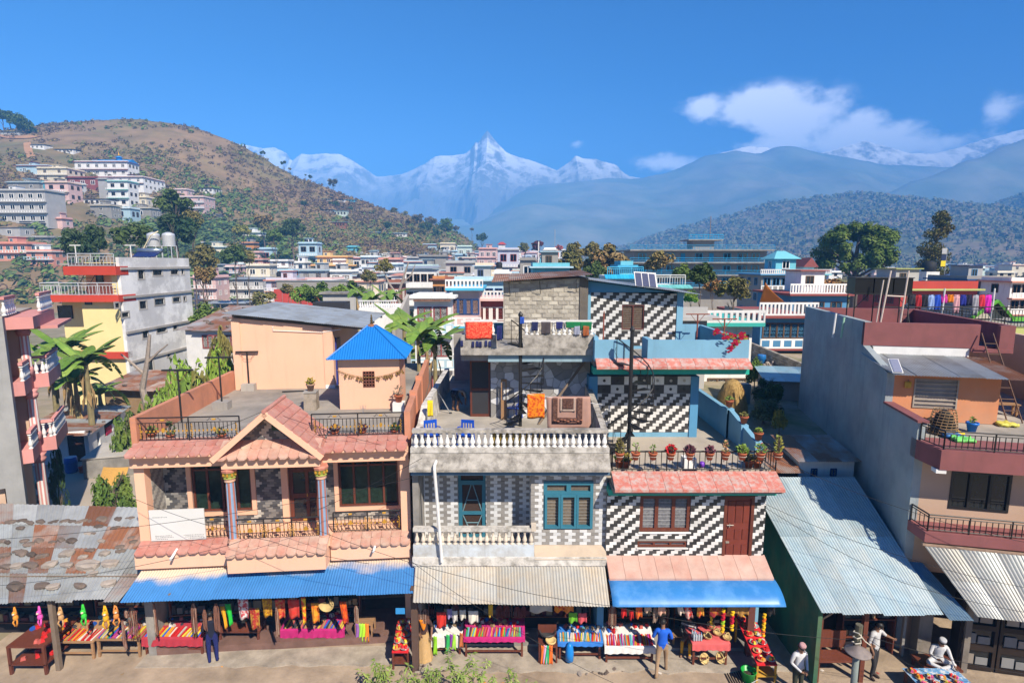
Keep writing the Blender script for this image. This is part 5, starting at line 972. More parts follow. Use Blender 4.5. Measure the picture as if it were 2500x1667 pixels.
def shed():
 fr=Fr(-24.0,30.0,radians(16.7),.6);o=thing('yard_shed','whitewashed shed with a rust-striped tin roof behind the yard','shed',fr=fr)
 MB().holed(-2.9,0,0,1.75,0,.15,[(-.85,-.05,0,1.55)]).build('front_wall',white,o);MB().holed(0,5.6,0,1.6,-.15,0,[(1.1,1.5,.5,1.3),(2.2,4.8,.7,1.6)]).build('side_wall',white,o,rot=(0,0,pi/2))
 bx('rear_wall',white,o,-2.9,0,5.5,5.6,0,1.75);bx('door',mat('maroon_door',(.07,.025,.02)),o,-.85,-.05,.05,.1,0,1.55);bx('interior',dark,o,-1.5,-.3,.3,5.4,0,1.5)
 corr(o,'tin_sheet',zinc,(-3.2,-.5,1.95),(.35,-.5,1.6),(-3.2,6.2,1.95),(.35,6.2,1.6),1,rows=8,seed=70,mats=([rust,zinc_rust,zinc],[4,3,2]),amp=.012,lap=.1)
 for k in range(6):put('roof_stone',ROCKS[k],o,loc=(.15,.2+k*1.0,1.68),scale=(.32,.32,.32),rot=(0,0,k))
 wh=thing('washing','red and white washing hung under the eave of the yard shed','clothes',fr=fr);[bx('cloth',sm(n_,c_),wh,.12,.16,y0,y1,.75,1.2)for y0,y1,n_,c_ in((2.4,3.2,'crimson_cloth',(.4,.01,.06)),(3.3,3.8,'white_cloth',(.7,.7,.7)))]
 o=thing('concrete_tank','weathered concrete cistern beside the yard shed','cistern',(-21.3,27.6,.6),radians(16));MB().box(-.9,1.6,0,2.6,0,1.05).build('tank',concrete,o);bx('slab',pale_conc,o,-.95,1.65,-.05,2.65,1.051,1.12)
 bm=mat('bamboo_mat',(.48,.27,.07),.9,.3,10,.2,stretch=(1,12,1));o=MB().sheet(lambda a,b:(1.3*a,.5*b-.08*sin(a*3),.75*b),8,4,.02).build('bamboo_mat',bm,None,label='yellow bamboo mat leaning on the concrete cistern',cat='mat');o.location=(-20.9,26.6,.62)
 bl=sm('blue_plastic',(.015,.10,.40),.4)
 p=atZ(176,1152,.6);o=thing('plastic_drum','blue plastic drum standing in the concrete yard','drum',p);MB().lathe([(.26,0),(.29,.1),(.28,.5),(.30,.52),(.28,.8),(.26,.84)],n=16).build('body',bl,o,True);MB().lathe([(.27,.841),(.1,.86)],n=14).build('lid',sm('pale_lid',(.4,.45,.5)),o)
 p=atZ(203,1152,.6);o=thing('bucket','orange-red plastic bucket beside the blue drum','bucket',p);MB().lathe([(.15,0),(.2,.28),(.21,.3),(.18,.29),(.14,.05)],n=14).build('pail',sm('red_plastic',(.55,.06,.02),.4),o,True);MB().tube([(.2*cos(t*pi/8),.02,.3+.1*sin(t*pi/8))for t in range(9)],.008,4).build('handle',black_iron,o)
# covered motorcycle and another beside it
 p=atZ(65,1240,.6)
 for i,(q,lab,cover)in enumerate(((atZ(60,1225,.6),'motorcycle under a green cover in the yard',True),(atZ(50,1262,.6),'silver and black motorcycle parked before the pink column',False))):
  o=thing('motorcycle',lab,'motorcycle',q,radians(-150 if i else-20));tyre=sm('tyre_rubber',(.015,.015,.015));chrome=sm('chrome',(.5,.5,.5),.25,metal=.9)
  for x in(-.62,.62):
   w=MB().tube([(x+.27*cos(t*pi/10),0,.3+.27*sin(t*pi/10))for t in range(21)],.05,8,False).build('wheel',tyre,o);MB().tube([(x,-.04,.3),(x,.04,.3)],.08,10).build('hub',chrome,w)
  MB().tube([(-.6,0,.3),(-.3,0,.62),(.25,0,.7),(.5,0,.8),(.62,0,.3)],.045,6).build('frame',black_iron,o);MB().lathe([(.05,-.15),(.17,-.08),(.18,.05),(.05,.13)],(.18,0,.78),10).build('fuel_tank',sm('bike_blue',(.02,.03,.2),.3),o,True)
  MB().box(-.65,0,-.13,.13,.72,.84).build('seat',sm('seat_black',(.02,.02,.02)),o);MB().tube([(.42,-.36,1.02),(.5,0,.95),(.42,.36,1.02)],.018,6).build('handlebar',chrome,o);MB().box(-.2,.2,-.12,.12,.3,.58).build('engine',chrome,o);MB().lathe([(.02,-.06),(.09,0),(.02,.05)],(.62,0,.88),8).build('headlight',white,o)
  if cover:
   mb=MB();rr=random.Random(1);mb.grid(lambda a,b:(lerp(-.85,.85,a),.5*sin((b-.5)*3.0)*(1-.2*abs(a-.5)),.35+.85*cos((b-.5)*2.9)*(.75+.25*sin(a*3.1))+.04*noise.noise(Vector((a*8,b*8,1)))),20,14);mb.build('cover',mat('green_tarp',(.09,.30,.20),.6,.2,4,.1),o,True)
shed()
def big_yellow():
 fr=Fr(atY(110,700,42).x,42.0,radians(1.0));X1=fr.uz(293,664,0)[0];o=thing('apartment_house','four-storey house with yellow front, red bands and grey rendered side wall','house',fr=fr)
 yel=mat('yellow_plaster',(.76,.61,.29),.85,.06,1,.04);redb=mat('red_band',(.50,.055,.03),.7,.08,1,.04);z=lambda y,v=0:fr.uz(290,y,v)[1];gl=9.4
 lv=[z(868),z(729),z(668)]
 u_st=fr.uz(190,700,0)[0]
# grey side: windows
 side=MB();wins=[]
 for(x,y,w,h)in[(1350,275,55,80),(1508,258,90,45),(1670,253,72,38),(1748,250,22,42),(1370,565,68,72),(1527,535,92,55),(1690,515,70,40),(1768,508,22,40),(1200,660,68,42),(1122,570,40,42),(1392,845,52,75),(1547,800,95,52),(1678,775,40,45),(1435,1150,70,130),(1615,1045,30,30)]:
  d=ray(x/3.92,600+y/3.92);t=(fr.pt(X1,0,0)-Vector((0,0,CAMH))).dot(Vector((fr.c,fr.s,0)))/d.dot(Vector((fr.c,fr.s,0)));l=fr.loc(Vector((0,0,CAMH))+d*t);k=(l[1]+42)/1350/3.92
# width along depth seen obliquely
  wv=w/3.92*(42+l[1])**2/(1350*(-(fr.o.x+X1)));wins.append((l[1]-wv/2,l[1]+wv/2,l[2]-h*k/2,l[2]+h*k/2))
 zt=z(628);vend=gl
 gw=mat('patchy_grey_render',(.56,.55,.54),.95,.12,.35,.1,rnd=0,c2=(.76,.75,.73),c2amt=.55,c2scale=.22,c2soft=.03,streak=.15)
 W_=[(a,b,max(.3,c),d_)for a,b,c,d_ in wins]
 sw=MB().holed(0,vend,0,zt,-.25,0,W_).build('side_wall',gw,o,loc=(X1-.25,0,0),rot=(0,0,pi/2))if False else None
 mb=MB().holed(0,vend,0,zt,0,.25,W_);mb.v=[(X1-q[1],q[0],q[2])for q in mb.v];mb.f=[tuple(f)for f in mb.f];mb.build('side_wall',gw,o)
 wf=sm('black_frame',(.02,.02,.02))
 for a,b,c,d_ in W_:
  m2=MB().holed(a,b,c,d_,0,.08,[(a+.05,(a+b)/2-.03,c+.05,d_-.05),((a+b)/2+.03,b-.05,c+.05,d_-.05)]);m2.v=[(X1-.06-q[1],q[0],q[2])for q in m2.v];w=m2.build('window',wf,o);bx('pane',glass,w,X1-.12,X1-.10,a+.03,b-.03,c+.03,d_-.03);
  s=MB().holed(a-.12,b+.12,c-.12,d_+.12,0,.04,[(a,b,c,d_)]);s.v=[(X1+.02-q[1],q[0],q[2])for q in s.v];s.build('window_trim',pale_conc,w)
 for zz in(z(655),z(729)+.1,z(812),z(885)):bx('floor_band',pale_conc,o,X1-.02,X1+.12,0,vend,zz-.12,zz+.06)
 bx('rear_wall',gw,o,0,X1-.26,vend-.3,vend,0,zt);bx('roof_slab',deck_m,o,1,X1-.26,.3,vend-.3,zt-.6,zt-.45)
# yellow front: recessed upper storey, balconies
 for k,zz in enumerate(lv):
  top=lv[k+1]if k<2 else None
 bx('front_wall',yel,o,fr.uz(205,800,0)[0],X1-.255,.02,.3,0,lv[1]);bx('front_wall',yel,o,0,fr.uz(205,800,0)[0],1.4,1.6,0,lv[1]);bx('front_wall',yel,o,u_st,X1-.255,.9,1.1,lv[1],zt-.4);bx('front_wall',yel,o,X1-.7,X1-.255,.02,.9,lv[1]+.3,lv[2]);bx('west_wall',yel,o,0,.2,1.6,vend-.3,0,zt-.4)if False else None
 for(a,b,c,d_,v)in((fr.uz(235,680,.9)[0],fr.uz(253,680,.9)[0],*[fr.uz(240,y,.9)[1]for y in(692,670)],.9),(fr.uz(207,735,0)[0],fr.uz(224,735,0)[0],*[fr.uz(215,y,0)[1]for y in(744,732)],.02),(fr.uz(142,760,1.4)[0],fr.uz(178,760,1.4)[0],*[fr.uz(160,y,1.4)[1]for y in(778,746)],1.4)):
  w=MB().holed(a,b,c,d_,v-.06,v-.002,[(a+.06,b-.06,c+.06,d_-.06)]).build('window',wf,o);bx('pane',glass,w,a+.05,b-.05,v-.03,v-.02,c+.05,d_-.05)
 bx('red_band',redb,o,fr.uz(155,668,-.5)[0],X1+.03,-.5,.9,lv[2]-.1,lv[2]+.55);bx('red_band',redb,o,-.1,X1+.03,-.5,1.5,lv[1]-.22,lv[1]+.28);bx('red_band',redb,o,1,X1,-.3,.6,lv[0]-.2,lv[0]+.3)
 wr=sm('pale_railing',(.45,.47,.5));railing(o,[(fr.uz(166,640,-.4)[0],-.4),(X1-.1,-.4)],lv[2]+.55,zt+.25,wr,.25,.02,1.5,.03);railing(o,[(-.05,1.4),(-.05,-.4),(X1-.1,-.4)],lv[1]+.28,lv[1]+1.2,wr,.25,.02,1.5,.03)
 mb=MB();[mb.tube([(u_st-.2+k*.16,-.3-.0*k,lv[1]+.3+k*.25),(u_st+.6+k*.16,-.3,lv[1]+.3+k*.25)],.02,4)for k in range(12)];mb.tube([(u_st-.2,-.3,lv[1]+.3),(u_st+1.8,-.3,lv[1]+3.3)],.03,4);mb.tube([(u_st+.6,-.3,lv[1]+.3),(u_st+2.6,-.3,lv[1]+3.3)],.03,4);mb.build('outside_stair',black_iron,o)
 bx('roof_parapet',gw,o,3.0,X1,.3,.5,lv[2]+.6,zt)if False else None
# steel water tanks and heater on the roof
 steel=sm('stainless_steel',(.66,.67,.68),.4,metal=.35)
 for k,(px_)in enumerate((376,413)):
  p=atY(px_,598,50);t=thing('water_tank','stainless steel water tank on a roof stand, '+('nearer the blue solar heater' if k==0 else 'beside the bent vent pipe'),'water tank',(p.x,50,zt-.45),group='steel water tanks on the grey roof')
  r_=.52;h0,h1=atY(px_,600,50).z-(zt-.45),atY(px_,572,50).z-(zt-.45)
  pr=[(r_*.97,h0)];[pr.extend([(r_,h0+(h1-h0)*(j+.2)/6),(r_*.96,h0+(h1-h0)*(j+.9)/6)])for j in range(6)];pr+=[(r_*.85,h1+.05),(.15,h1+.18)]
  MB().lathe(pr,n=20).build('tank_body',steel,t,True);[MB().tube([(sx*.4,sy*.4,0),(sx*.4,sy*.4,h0)],.03,5).build('leg',steel,t)for sx in(-1,1)for sy in(-1,1)]
  MB().lathe([(.55,h0-.06),(.55,h0)],n=16).build('stand_top',steel,t)
 p=atY(366,614,47.5);t=thing('solar_heater','blue roof-top solar water heater below the steel tanks','solar heater',(p.x,47.5,zt-.45));MB().tube([(-1.0,0,1.05),(1.0,0,1.05)],.2,12).build('cylinder',sm('heater_steel',(.25,.3,.38),.3,metal=.6),t,True);MB().hexa([(-.95,-.9,.5),(.95,-.9,.5),(.95,-.1,.9),(-.95,-.1,.9),(-.95,-.9,.55),(.95,-.9,.55),(.95,-.1,.98),(-.95,-.1,.98)]).build('collector',sm('heater_blue',(.02,.03,.12),.2),t);[MB().tube([(s,0,0),(s,0,.9)],.03,4).build('leg',black_iron,t)for s in(-.9,.9)]
 t=thing('vent_pipe','bent cream plastic pipe looping over the steel tanks','pipe',(atY(378,600,49.2).x,49.2,zt-.45));MB().tube([(-1.1,0,0),(-1.0,0,1.3),(-.3,0,2.4),(.4,0,2.75)],.05,6).build('pipe',sm('cream_pipe2',(.6,.53,.36)),t,True)
 for px_ in(183,318):p=atY(px_,600,46.5);t=thing('roof_post','white T-shaped roof post '+('above the red band' if px_<200 else 'beside the solar heater'),'post',(p.x,46.5,zt-.45));MB().tube([(0,0,0),(0,0,p.z-zt+.45)],.04,6).build('pole',white,t);MB().box(-.45,.45,-.03,.03,p.z-zt+.45,p.z-zt+.52).build('crossbar',white,t)
big_yellow()
# ------------------------------------------------------------------ the town behind
PAL=dict(white=(.78,.77,.74),cream=(.72,.64,.48),grey=(.42,.41,.395),pink=(.64,.43,.40),salmon=(.62,.27,.19),sky=(.42,.58,.66),blue=(.08,.24,.42),aqua=(.16,.48,.56),yellow=(.74,.55,.24),brick=(.30,.12,.075),mint=(.55,.66,.60),lilac=(.52,.53,.62),orange=(.62,.27,.08),stone=(.30,.28,.25),maroon=(.27,.07,.06),red=(.48,.06,.04),cyan=(.08,.42,.62),green=(.10,.42,.16),turq=(.05,.42,.36),olive=(.42,.45,.16),navy=(.03,.07,.2),brown=(.13,.08,.05))
def pm(k):return mat('wall_'+k,PAL[k],.88,.12,.5,.08,rnd=.06,streak=.28,streakcol=(.12,.11,.10))
WINU={}
HR=random.Random(123)
def win_mesh(fc):
 if fc not in WINU:
  mb=MB().mat(0).holed(0,1,0,1,0,.1,[(.09,.46,.07,.93),(.54,.91,.07,.93)]);mb.mat(1).box(.05,.95,.05,.06,.04,.96);WINU[fc]=mb.mesh('window',[pm(fc),glass])
 return WINU[fc]
def wins(o,x0,x1,zs,v,n,fc,ww=1.2,wh=1.25,axis=0,sgn=1):
 for z in zs:
  for k in range(n):
   u=lerp(x0,x1,(k+.5)/n)
   if axis==0:put('window',win_mesh(fc),o,loc=(u-ww/2,v-.05,z),scale=(ww,1,wh))
   else:put('window',win_mesh(fc),o,loc=(v,u-ww/2*sgn,z),rot=(0,0,pi/2*sgn),scale=(ww,1,wh))
def town_house(px0,px1,pyt,Y,col,trim,label,z0=0,depth=None,st=None,fc='white',roof='flat',wn=None,bal=True,group=None,yaw=0,tank=0,rail=None,sidew=True,cat='house',name='town_house',parapet=.7):
 a,b=atY(px0,pyt,Y),atY(px1,pyt,Y);w=b.x-a.x;H=a.z-z0;depth=depth or max(5,w*.8);o=thing(name,label,cat,(a.x,Y,z0),yaw,group);n=st or max(1,round(H/2.9));sh=(H-parapet)/n
 bx('wall',pm(col),o,0,w,0,depth,-1.5,H-parapet)
 if roof=='flat':
  e=.45;bx('roof_slab',pm(trim),o,-e,w+e,-e*1.5,depth+e,H-parapet,H-parapet+.22)
  if rail=='white':MB().holed(-e,w+e,H-parapet+.22,H+.25,-e*1.4,-e*1.4+.12,[(lerp(-e,w+e,(k+.25)/int(w*3.6+2)),lerp(-e,w+e,(k+.75)/int(w*3.6+2)),H-parapet+.35,H+.1)for k in range(int(w*3.6+2))]).build('balustrade',white,o)
  else:MB().holed(-.0,w,H-parapet+.22,H,0,.15,[]).build('parapet',pm(col),o);bx('parapet',pm(col),o,w-.15 if px0<1250 else 0,w if px0<1250 else .15,.16,depth,H-parapet+.22,H)
 elif roof=='tin':MB().hexa([(-.4,-.6,H-.5),(w+.4,-.6,H-.5),(w+.4,depth+.4,H-.1),(-.4,depth+.4,H-.1),(-.4,-.6,H-.42),(w+.4,-.6,H-.42),(w+.4,depth+.4,H),(-.4,depth+.4,H)]).build('tin_roof',zinc if trim=='grey' else pm(trim),o)
 elif roof=='hip':MB().add([(-.6,-.6,H-parapet),(w+.6,-.6,H-parapet),(w+.6,depth+.6,H-parapet),(-.6,depth+.6,H-parapet),(w*.3,depth/2,H+.6),(w*.7,depth/2,H+.6)],[(0,1,5,4),(1,2,5),(2,3,4,5),(3,0,4),(3,2,1,0)]).build('roof',pm(trim),o)
 elif roof=='gable':MB().prism([(-.5,H-parapet),(w+.5,H-parapet),(w/2,H+.9)],'y',-.5,depth+.4).build('roof',pm(trim),o)
 zs=[k*sh+sh*.32 for k in range(n)];zs=zs[-4:]
 if bal:
  bd=max(.8,.28*sh)
  for k in range(max(1,n-3),n):bx('balcony_slab',pm(trim),o,-.3,w+.3,-bd,.05,k*sh-.1,k*sh+.08);MB().holed(-.3,w+.3,k*sh+.08,k*sh+.85,-bd,-bd+.06,[(lerp(-.3,w+.3,(j+.15)/int(w+2)),lerp(-.3,w+.3,(j+.85)/int(w+2)),k*sh+.2,k*sh+.72)for j in range(int(w+2))]).build('balcony_rail',pm('white' if trim!='white' else 'sky'),o)
 k=wn if wn is not None else max(1,int(w/2.6));ww=max(1.2,min(.46*sh,w/max(k,1)*.6));wh=max(1.25,.44*sh);wins(o,.2,w-.2,zs,0,k,fc,ww,wh)
 if sidew:
  if px1<1150:wins(o,.6,depth-.6,zs,w+.05,max(1,int(depth/3)),fc,min(ww,1.5),wh,axis=1,sgn=1)
  elif px0>1350:wins(o,.6,depth-.6,zs,-.05,max(1,int(depth/3)),fc,min(ww,1.5),wh,axis=1,sgn=-1)
 if roof=='flat' and w>5 and HR.random()<.6:
  a_=HR.uniform(.1,.55)*w;b_=a_+min(w-a_,HR.uniform(2.2,3.2));bx('stair_hut',pm(HR.choice([col,'white','grey','stone'])),o,a_,b_,depth*.35,depth*.8,H-parapet+.22,H+1.5);bx('hut_slab',pm(trim),o,a_-.3,b_+.3,depth*.35-.4,depth*.8+.3,H+1.5,H+1.62);put('window',win_mesh(fc),o,loc=(a_+.5,depth*.35-.06,H-.1),scale=(.9,1,1.1))
 for t in range(tank):MB().lathe([(.5,0),(.55,.1),(.55,.9),(.3,1.1)],(w*(.3+.25*t),depth*.4,H-parapet+.9),10).build('roof_tank',sm('tank_black',(.015,.015,.016)),o,True);MB().box(w*(.3+.25*t)-.5,w*(.3+.25*t)+.5,depth*.4-.5,depth*.4+.5,H-parapet+.2,H-parapet+.9).build('tank_stand',concrete,o)
 return o
z2=lambda x,y:(600+x/3.647,300+y/3.647);z7=lambda x,y:(300+x/3.92,560+y/3.92);z8=lambda x,y:(900+x/3.92,560+y/3.92);z3=lambda x,y:(1200+x/3.647,450+y/3.647);z4=lambda x,y:(1860+x/3.647,450+y/3.647)
def th(zf,x0,x1,yt,Y,*a,**k):p=zf(x0,yt);q=zf(x1,yt);return town_house(p[0],q[0],p[1],Y,*a,**k)
th(z2,632,905,1180,205,'yellow','orange','pale yellow three-storey house with orange roof edge, upper block',fc='white',depth=7,tank=0,bal=False);th(z2,575,1000,1262,199,'yellow','orange','wide pale yellow house with white window trims in the town',fc='navy',depth=5,bal=False,wn=5,parapet=.5)
th(z7,822,955,328,186,'grey','grey','raw concrete end block joined to pink flats',st=5,bal=False,wn=1,fc='brown',roof='tin',depth=9);th(z7,957,1100,340,187,'pink','white','narrow pink flats with five rows of balconies',st=5,wn=2,fc='brown',depth=8)
th(z7,1100,1345,430,184,'stone','salmon','stone-patterned house with salmon balcony bands',st=3,wn=4,fc='maroon',depth=7)
th(z2,467,632,1060,225,'sky','sky','tall pale blue house with balconies and black roof tanks',st=4,tank=2,fc='brown');th(z2,300,467,1105,245,'white','white','white balconied house beside the tall pale blue one',st=3,fc='maroon',tank=1);th(z2,120,228,1108,222,'sky','sky','two-storey pale blue house with flat white roof line',st=3,fc='maroon');th(z2,25,122,1140,218,'pink','pink','pale pink house with railing next to pale blue house',st=3,fc='grey')
th(z2,-30,130,965,250,'white','mint','white house with turquoise pillars at the foot of the hill',z0=6,st=3,fc='brown',rail='white');th(z7,800,965,155,215,'cream','sky','low cream house with an arched porch and pale blue roof',st=2,z0=3,bal=False);th(z7,1130,1250,120,226,'orange','navy','small orange house with a dark blue roof under the hill',st=2,z0=6,bal=False,fc='blue');th(z7,660,830,118,228,'grey','sky','grey flat-roofed house among the hill-foot trees',st=2,z0=6,bal=False)
th(z2,635,905,1080,265,'white','blue','broad white house with a blue awning on its roof',st=3,fc='maroon',tank=1);th(z2,905,985,1092,252,'aqua','aqua','bright aqua house in the dense town',st=3,fc='navy');th(z2,940,1030,1190,215,'white','red','white house with a red roof band',st=3,fc='grey');th(z2,1020,1175,1180,196,'white','sky','white house with pale blue balcony bands and full-width windows',st=4,fc='grey',wn=4);th(z2,1178,1370,1200,192,'salmon','pink','plain salmon pink house with tiny windows',st=4,fc='brown',bal=False,wn=2)
th(z2,1045,1130,1105,270,'cream','white','cream house with a flat white roof edge',st=3);th(z2,1125,1180,1050,300,'white','maroon','small gabled house with red trim above the town',st=3,roof='gable');th(z2,1270,1430,1100,290,'lilac','white','lilac-grey house in the hazy middle of town',st=3,tank=1);th(z2,1575,1690,1075,300,'sky','maroon','blue house with a dark gabled porch',st=3,fc='navy');th(z2,1730,1860,1065,310,'cream','cream','pale yellow flat house below the wooded spur',st=3,fc='brown');th(z2,1885,2010,1090,275,'mint','mint','pale mint house with stepped flat roofs',st=3);th(z2,2075,2240,1110,265,'pink','salmon','pink house with salmon roof edges beside red hut',st=3);th(z2,2250,2310,1070,285,'white','red','small hut with a bright red hipped roof',st=3,roof='hip',wn=1)
th(z2,1435,1540,1190,235,'grey','grey','raw grey block house with few openings',st=3,bal=False,wn=1);th(z2,1540,1780,1175,212,'stone','stone','mossy concrete building with blank side wall',st=3,bal=False,wn=1,fc='brown');th(z2,1780,2040,1225,150,'grey','grey','long raw concrete wall building in mid town',st=3,bal=False,wn=2,fc='brown')
th(z8,345,640,350,108,'white','grey','white house with deep balcony and washing under a tin roof',st=3,fc='brown',roof='tin',wn=4);th(z8,180,300,480,92,'brick','grey','exposed brick house wall behind banana plants',st=2,bal=False,wn=1);th(z8,612,725,445,96,'orange','brick','unfinished orange brick house with timber props',st=2,bal=False,fc='brown',wn=2);th(z8,725,820,450,97,'brick','brick','unfinished red brick house with one opening',st=2,bal=False,fc='brown',wn=1)
th(z8,1020,1200,320,118,'cream','pink','cream house with a dark window and parapet of plants',st=3,fc='navy',wn=1);th(z8,1235,1440,175,172,'lilac','grey','grey-blue two-storey house with two brown windows',st=3,fc='maroon',wn=2);th(z8,1205,1345,385,95,'white','white','white flat-roofed house with a silver roof drum',st=2,tank=1,bal=False,wn=1);th(z8,1450,1600,270,150,'stone','stone','weathered low concrete house near the tall mast',st=2,bal=False);th(z8,1680,1795,175,165,'white','white','small white roof hut with a pale water tank',st=3,bal=False,wn=1);th(z8,1690,1800,250,130,'maroon','white','dark red brick hut roofed in white',st=2,bal=False,wn=0)
th(z8,820,1395,450,84,'sky','sky','long teal-roofed veranda building in mid town',st=2,fc='navy',wn=6,depth=6);th(z8,1570,1925,320,76,'aqua','sky','aqua blue roof-top house with open porch',st=3,fc='brown',wn=3,depth=7,bal=False)
th(z8,432,785,612,46,'white','white','white house with brown tiled pent roof and washing on its balcony',st=3,fc='maroon',wn=2,depth=5,parapet=.4);th(z8,790,1048,505,48,'pink','cyan','pink house with bright blue balcony panels',st=3,fc='navy',wn=3,depth=6,rail='white');th(z8,1045,1290,610,52,'maroon','pink','maroon house with patterned white screen wall',st=3,fc='white',wn=3,depth=5,rail='white')
# brown pent roof of tiles on the white house
p,q=atY(*z8(425,625),45.4),atY(*z8(790,690),45.4)
o=thing('pent_roof','brown tiled pent roof above the washing balcony of the white house','roof',(p.x,45.4,q.z));[bx('tile_strip',mat('brown_clay',(.22,.12,.085),.9,.2,3,.1,rnd=.15),o,k*.17,k*.17+.16,0,.05,0,p.z-q.z-.25)for k in range(int((q.x-p.x)/.17))]
# filler rows: small far houses
def filler():
 rr=random.Random(77);rows=[(345,620,1360,604,618,3),(318,600,1345,606,622,3),(290,560,1340,609,626,3),(262,560,1300,614,634,4),(236,470,1300,620,640,5),(208,560,1250,628,646,5),(172,600,1300,640,658,6),(152,860,1230,655,672,7),(134,470,1230,668,692,9)]
 for Y,a,b,t0,t1,step in rows:
  x=a
  while x<b:
   w=rr.uniform(2.6,5.2)*1350/Y*1.6;c=rr.choice(['white','white','cream','pink','sky','grey','lilac','mint','white','white','white','cream','aqua' if Y>250 else 'stone','salmon' if Y>200 else 'grey'])
   tr=rr.choice(['white','sky','grey','salmon',c]);y=rr.uniform(t0,t1);Yj=Y+rr.uniform(-14,14)
   town_house(x,x+w,y,Yj,c,tr,{'white':'small plain white flat-roofed house filling the dense town','cream':'small plain cream flat-roofed house filling the dense town','pink':'small plain rose house filling the dense town','sky':'small plain pale blue house filling the dense town','grey':'small raw cement house filling the dense town','lilac':'small plain lilac house filling the dense town','mint':'small plain mint house filling the dense town','aqua':'small plain aqua house filling the dense town','stone':'small weathered stone house filling the dense town','salmon':'small plain salmon house filling the dense town'}[c],z0=max(0,HILL.z((x+w/2-1250)/1350*Yj,Yj)-.5),group='%s infill houses of the dense town'%c,fc=rr.choice(['brown','white','maroon','navy']),tank=1 if rr.random()<.3 else 0,roof='flat' if rr.random()<.85 else 'tin',yaw=rr.uniform(-.12,.12),depth=rr.uniform(6,9),st=rr.choice([2,3,3]))
   x+=w+rr.uniform(1,step)*4
filler()
# ---- houses on the hillside
def hill_house(px0,px1,pyt,pyb,col,trim,label,**k):
 h=HILL.hit((px0+px1)/2,pyb)
 if h is None:return
 town_house(px0,px1,pyt,h.y,col,trim,label,z0=h.z-.3,**k)
z6=lambda x,y:(x/3.647,250+y/3.647)
for x0,x1,yt,yb,c,t,lab,kw in[
(-40,395,770,1080,'grey','grey','long raw concrete hillside building with four balcony storeys',dict(st=3,wn=5,fc='white',sidew=False,depth=9)),(60,345,700,790,'stone','sky','stepped concrete roof storey with grey-blue edge above the long block',dict(st=1,wn=2,bal=False)),(300,385,700,800,'aqua','aqua','bright aqua wall block beside the long concrete building',dict(st=1,wn=0,bal=False)),
(395,600,700,890,'pink','cream','pale pink hillside house with cream balcony bands',dict(st=2,wn=2,fc='brown')),(590,690,710,830,'white','white','small white annex with a blue window beside pink house',dict(st=2,wn=1,fc='blue',bal=False)),(325,590,575,700,'cream','cream','cream hillside house with blank pale yellow wall',dict(st=2,wn=2,fc='brown')),(140,420,555,640,'sky','maroon','pale blue gallery under a curved maroon roof',dict(st=1,wn=2,bal=False,depth=6)),
(660,1130,520,670,'white','maroon','large white monastery with maroon bands and blue roof on the hill',dict(st=2,wn=6,fc='grey',depth=9)),(590,870,660,760,'maroon','maroon','red terrace wall below the white monastery',dict(st=1,wn=3,fc='white',bal=False)),(870,1270,655,770,'white','maroon','white lower wing with gabled porch and maroon balconies',dict(st=2,wn=5,fc='grey')),
(950,1130,690,930,'white','turq','narrow white house with turquoise arches and trims',dict(st=3,wn=2,fc='brown')),(868,950,672,880,'grey','grey','windowless dark grey wall block beside the turquoise-trimmed house',dict(st=3,wn=0,bal=False,sidew=False)),(985,1155,930,1050,'sky','white','sky blue basement storey below the turquoise-trimmed house',dict(st=1,wn=1,bal=False,fc='brown')),
(740,940,850,915,'white','brown','low white cottage with brown roof and dark doors',dict(st=1,wn=4,bal=False,fc='brown',roof='tin')),(800,985,905,1040,'stone','cream','unplastered stone house with one dark window',dict(st=2,wn=1,bal=False)),(1135,1300,835,930,'cream','cream','cream two-level house with an outside stair',dict(st=1,wn=3,bal=False)),(1155,1340,930,1040,'stone','cream','rubble stone house below the cream two-level house',dict(st=1,wn=1)),
(1505,1660,765,830,'pink','white','pale pink roof storey of the round-fronted hillside house',dict(st=1,wn=2)),(1570,1810,830,990,'pink','white','white-banded pink house with rounded balconies by the road',dict(st=3,wn=3,fc='white')),(1700,1895,755,800,'white','brown','low white farmhouse on the slope above the road',dict(st=1,wn=5,bal=False,fc='brown',roof='tin')),
(265,390,368,415,'white','grey','white square hut high on the hill near the track',dict(st=1,wn=3,bal=False,roof='tin')),(480,650,410,448,'white','brown','row of low white huts high on the hill',dict(st=1,wn=5,bal=False,roof='tin')),(0,170,255,290,'grey','grey','low grey hut on the far left hilltop'.replace('far left ','wooded '),dict(st=1,wn=3,bal=False,roof='tin')),
(-40,235,1240,1420,'salmon','salmon','peach hill-foot house with blue windows',dict(st=2,wn=4,fc='sky')),(230,460,1310,1480,'salmon','white','orange-pink house with turquoise pillars behind a low wall',dict(st=2,wn=2,fc='grey')),(180,420,1185,1240,'stone','grey','flat concrete roof hut between the hill-foot houses',dict(st=1,wn=1,bal=False)),(-20,170,1095,1200,'grey','grey','slate-roofed shed below the long concrete block',dict(st=1,wn=1,bal=False,roof='tin')),(400,550,1020,1120,'pink','salmon','small pink stepped house under the concrete block',dict(st=1,wn=1,bal=False)),(170,400,1060,1120,'white','grey','small white outhouse by the concrete block',dict(st=1,wn=1,bal=False))]:
 p,q=z6(x0,yt),z6(x1,yb);hill_house(p[0],q[0],p[1],q[1],c,t,lab,**kw)
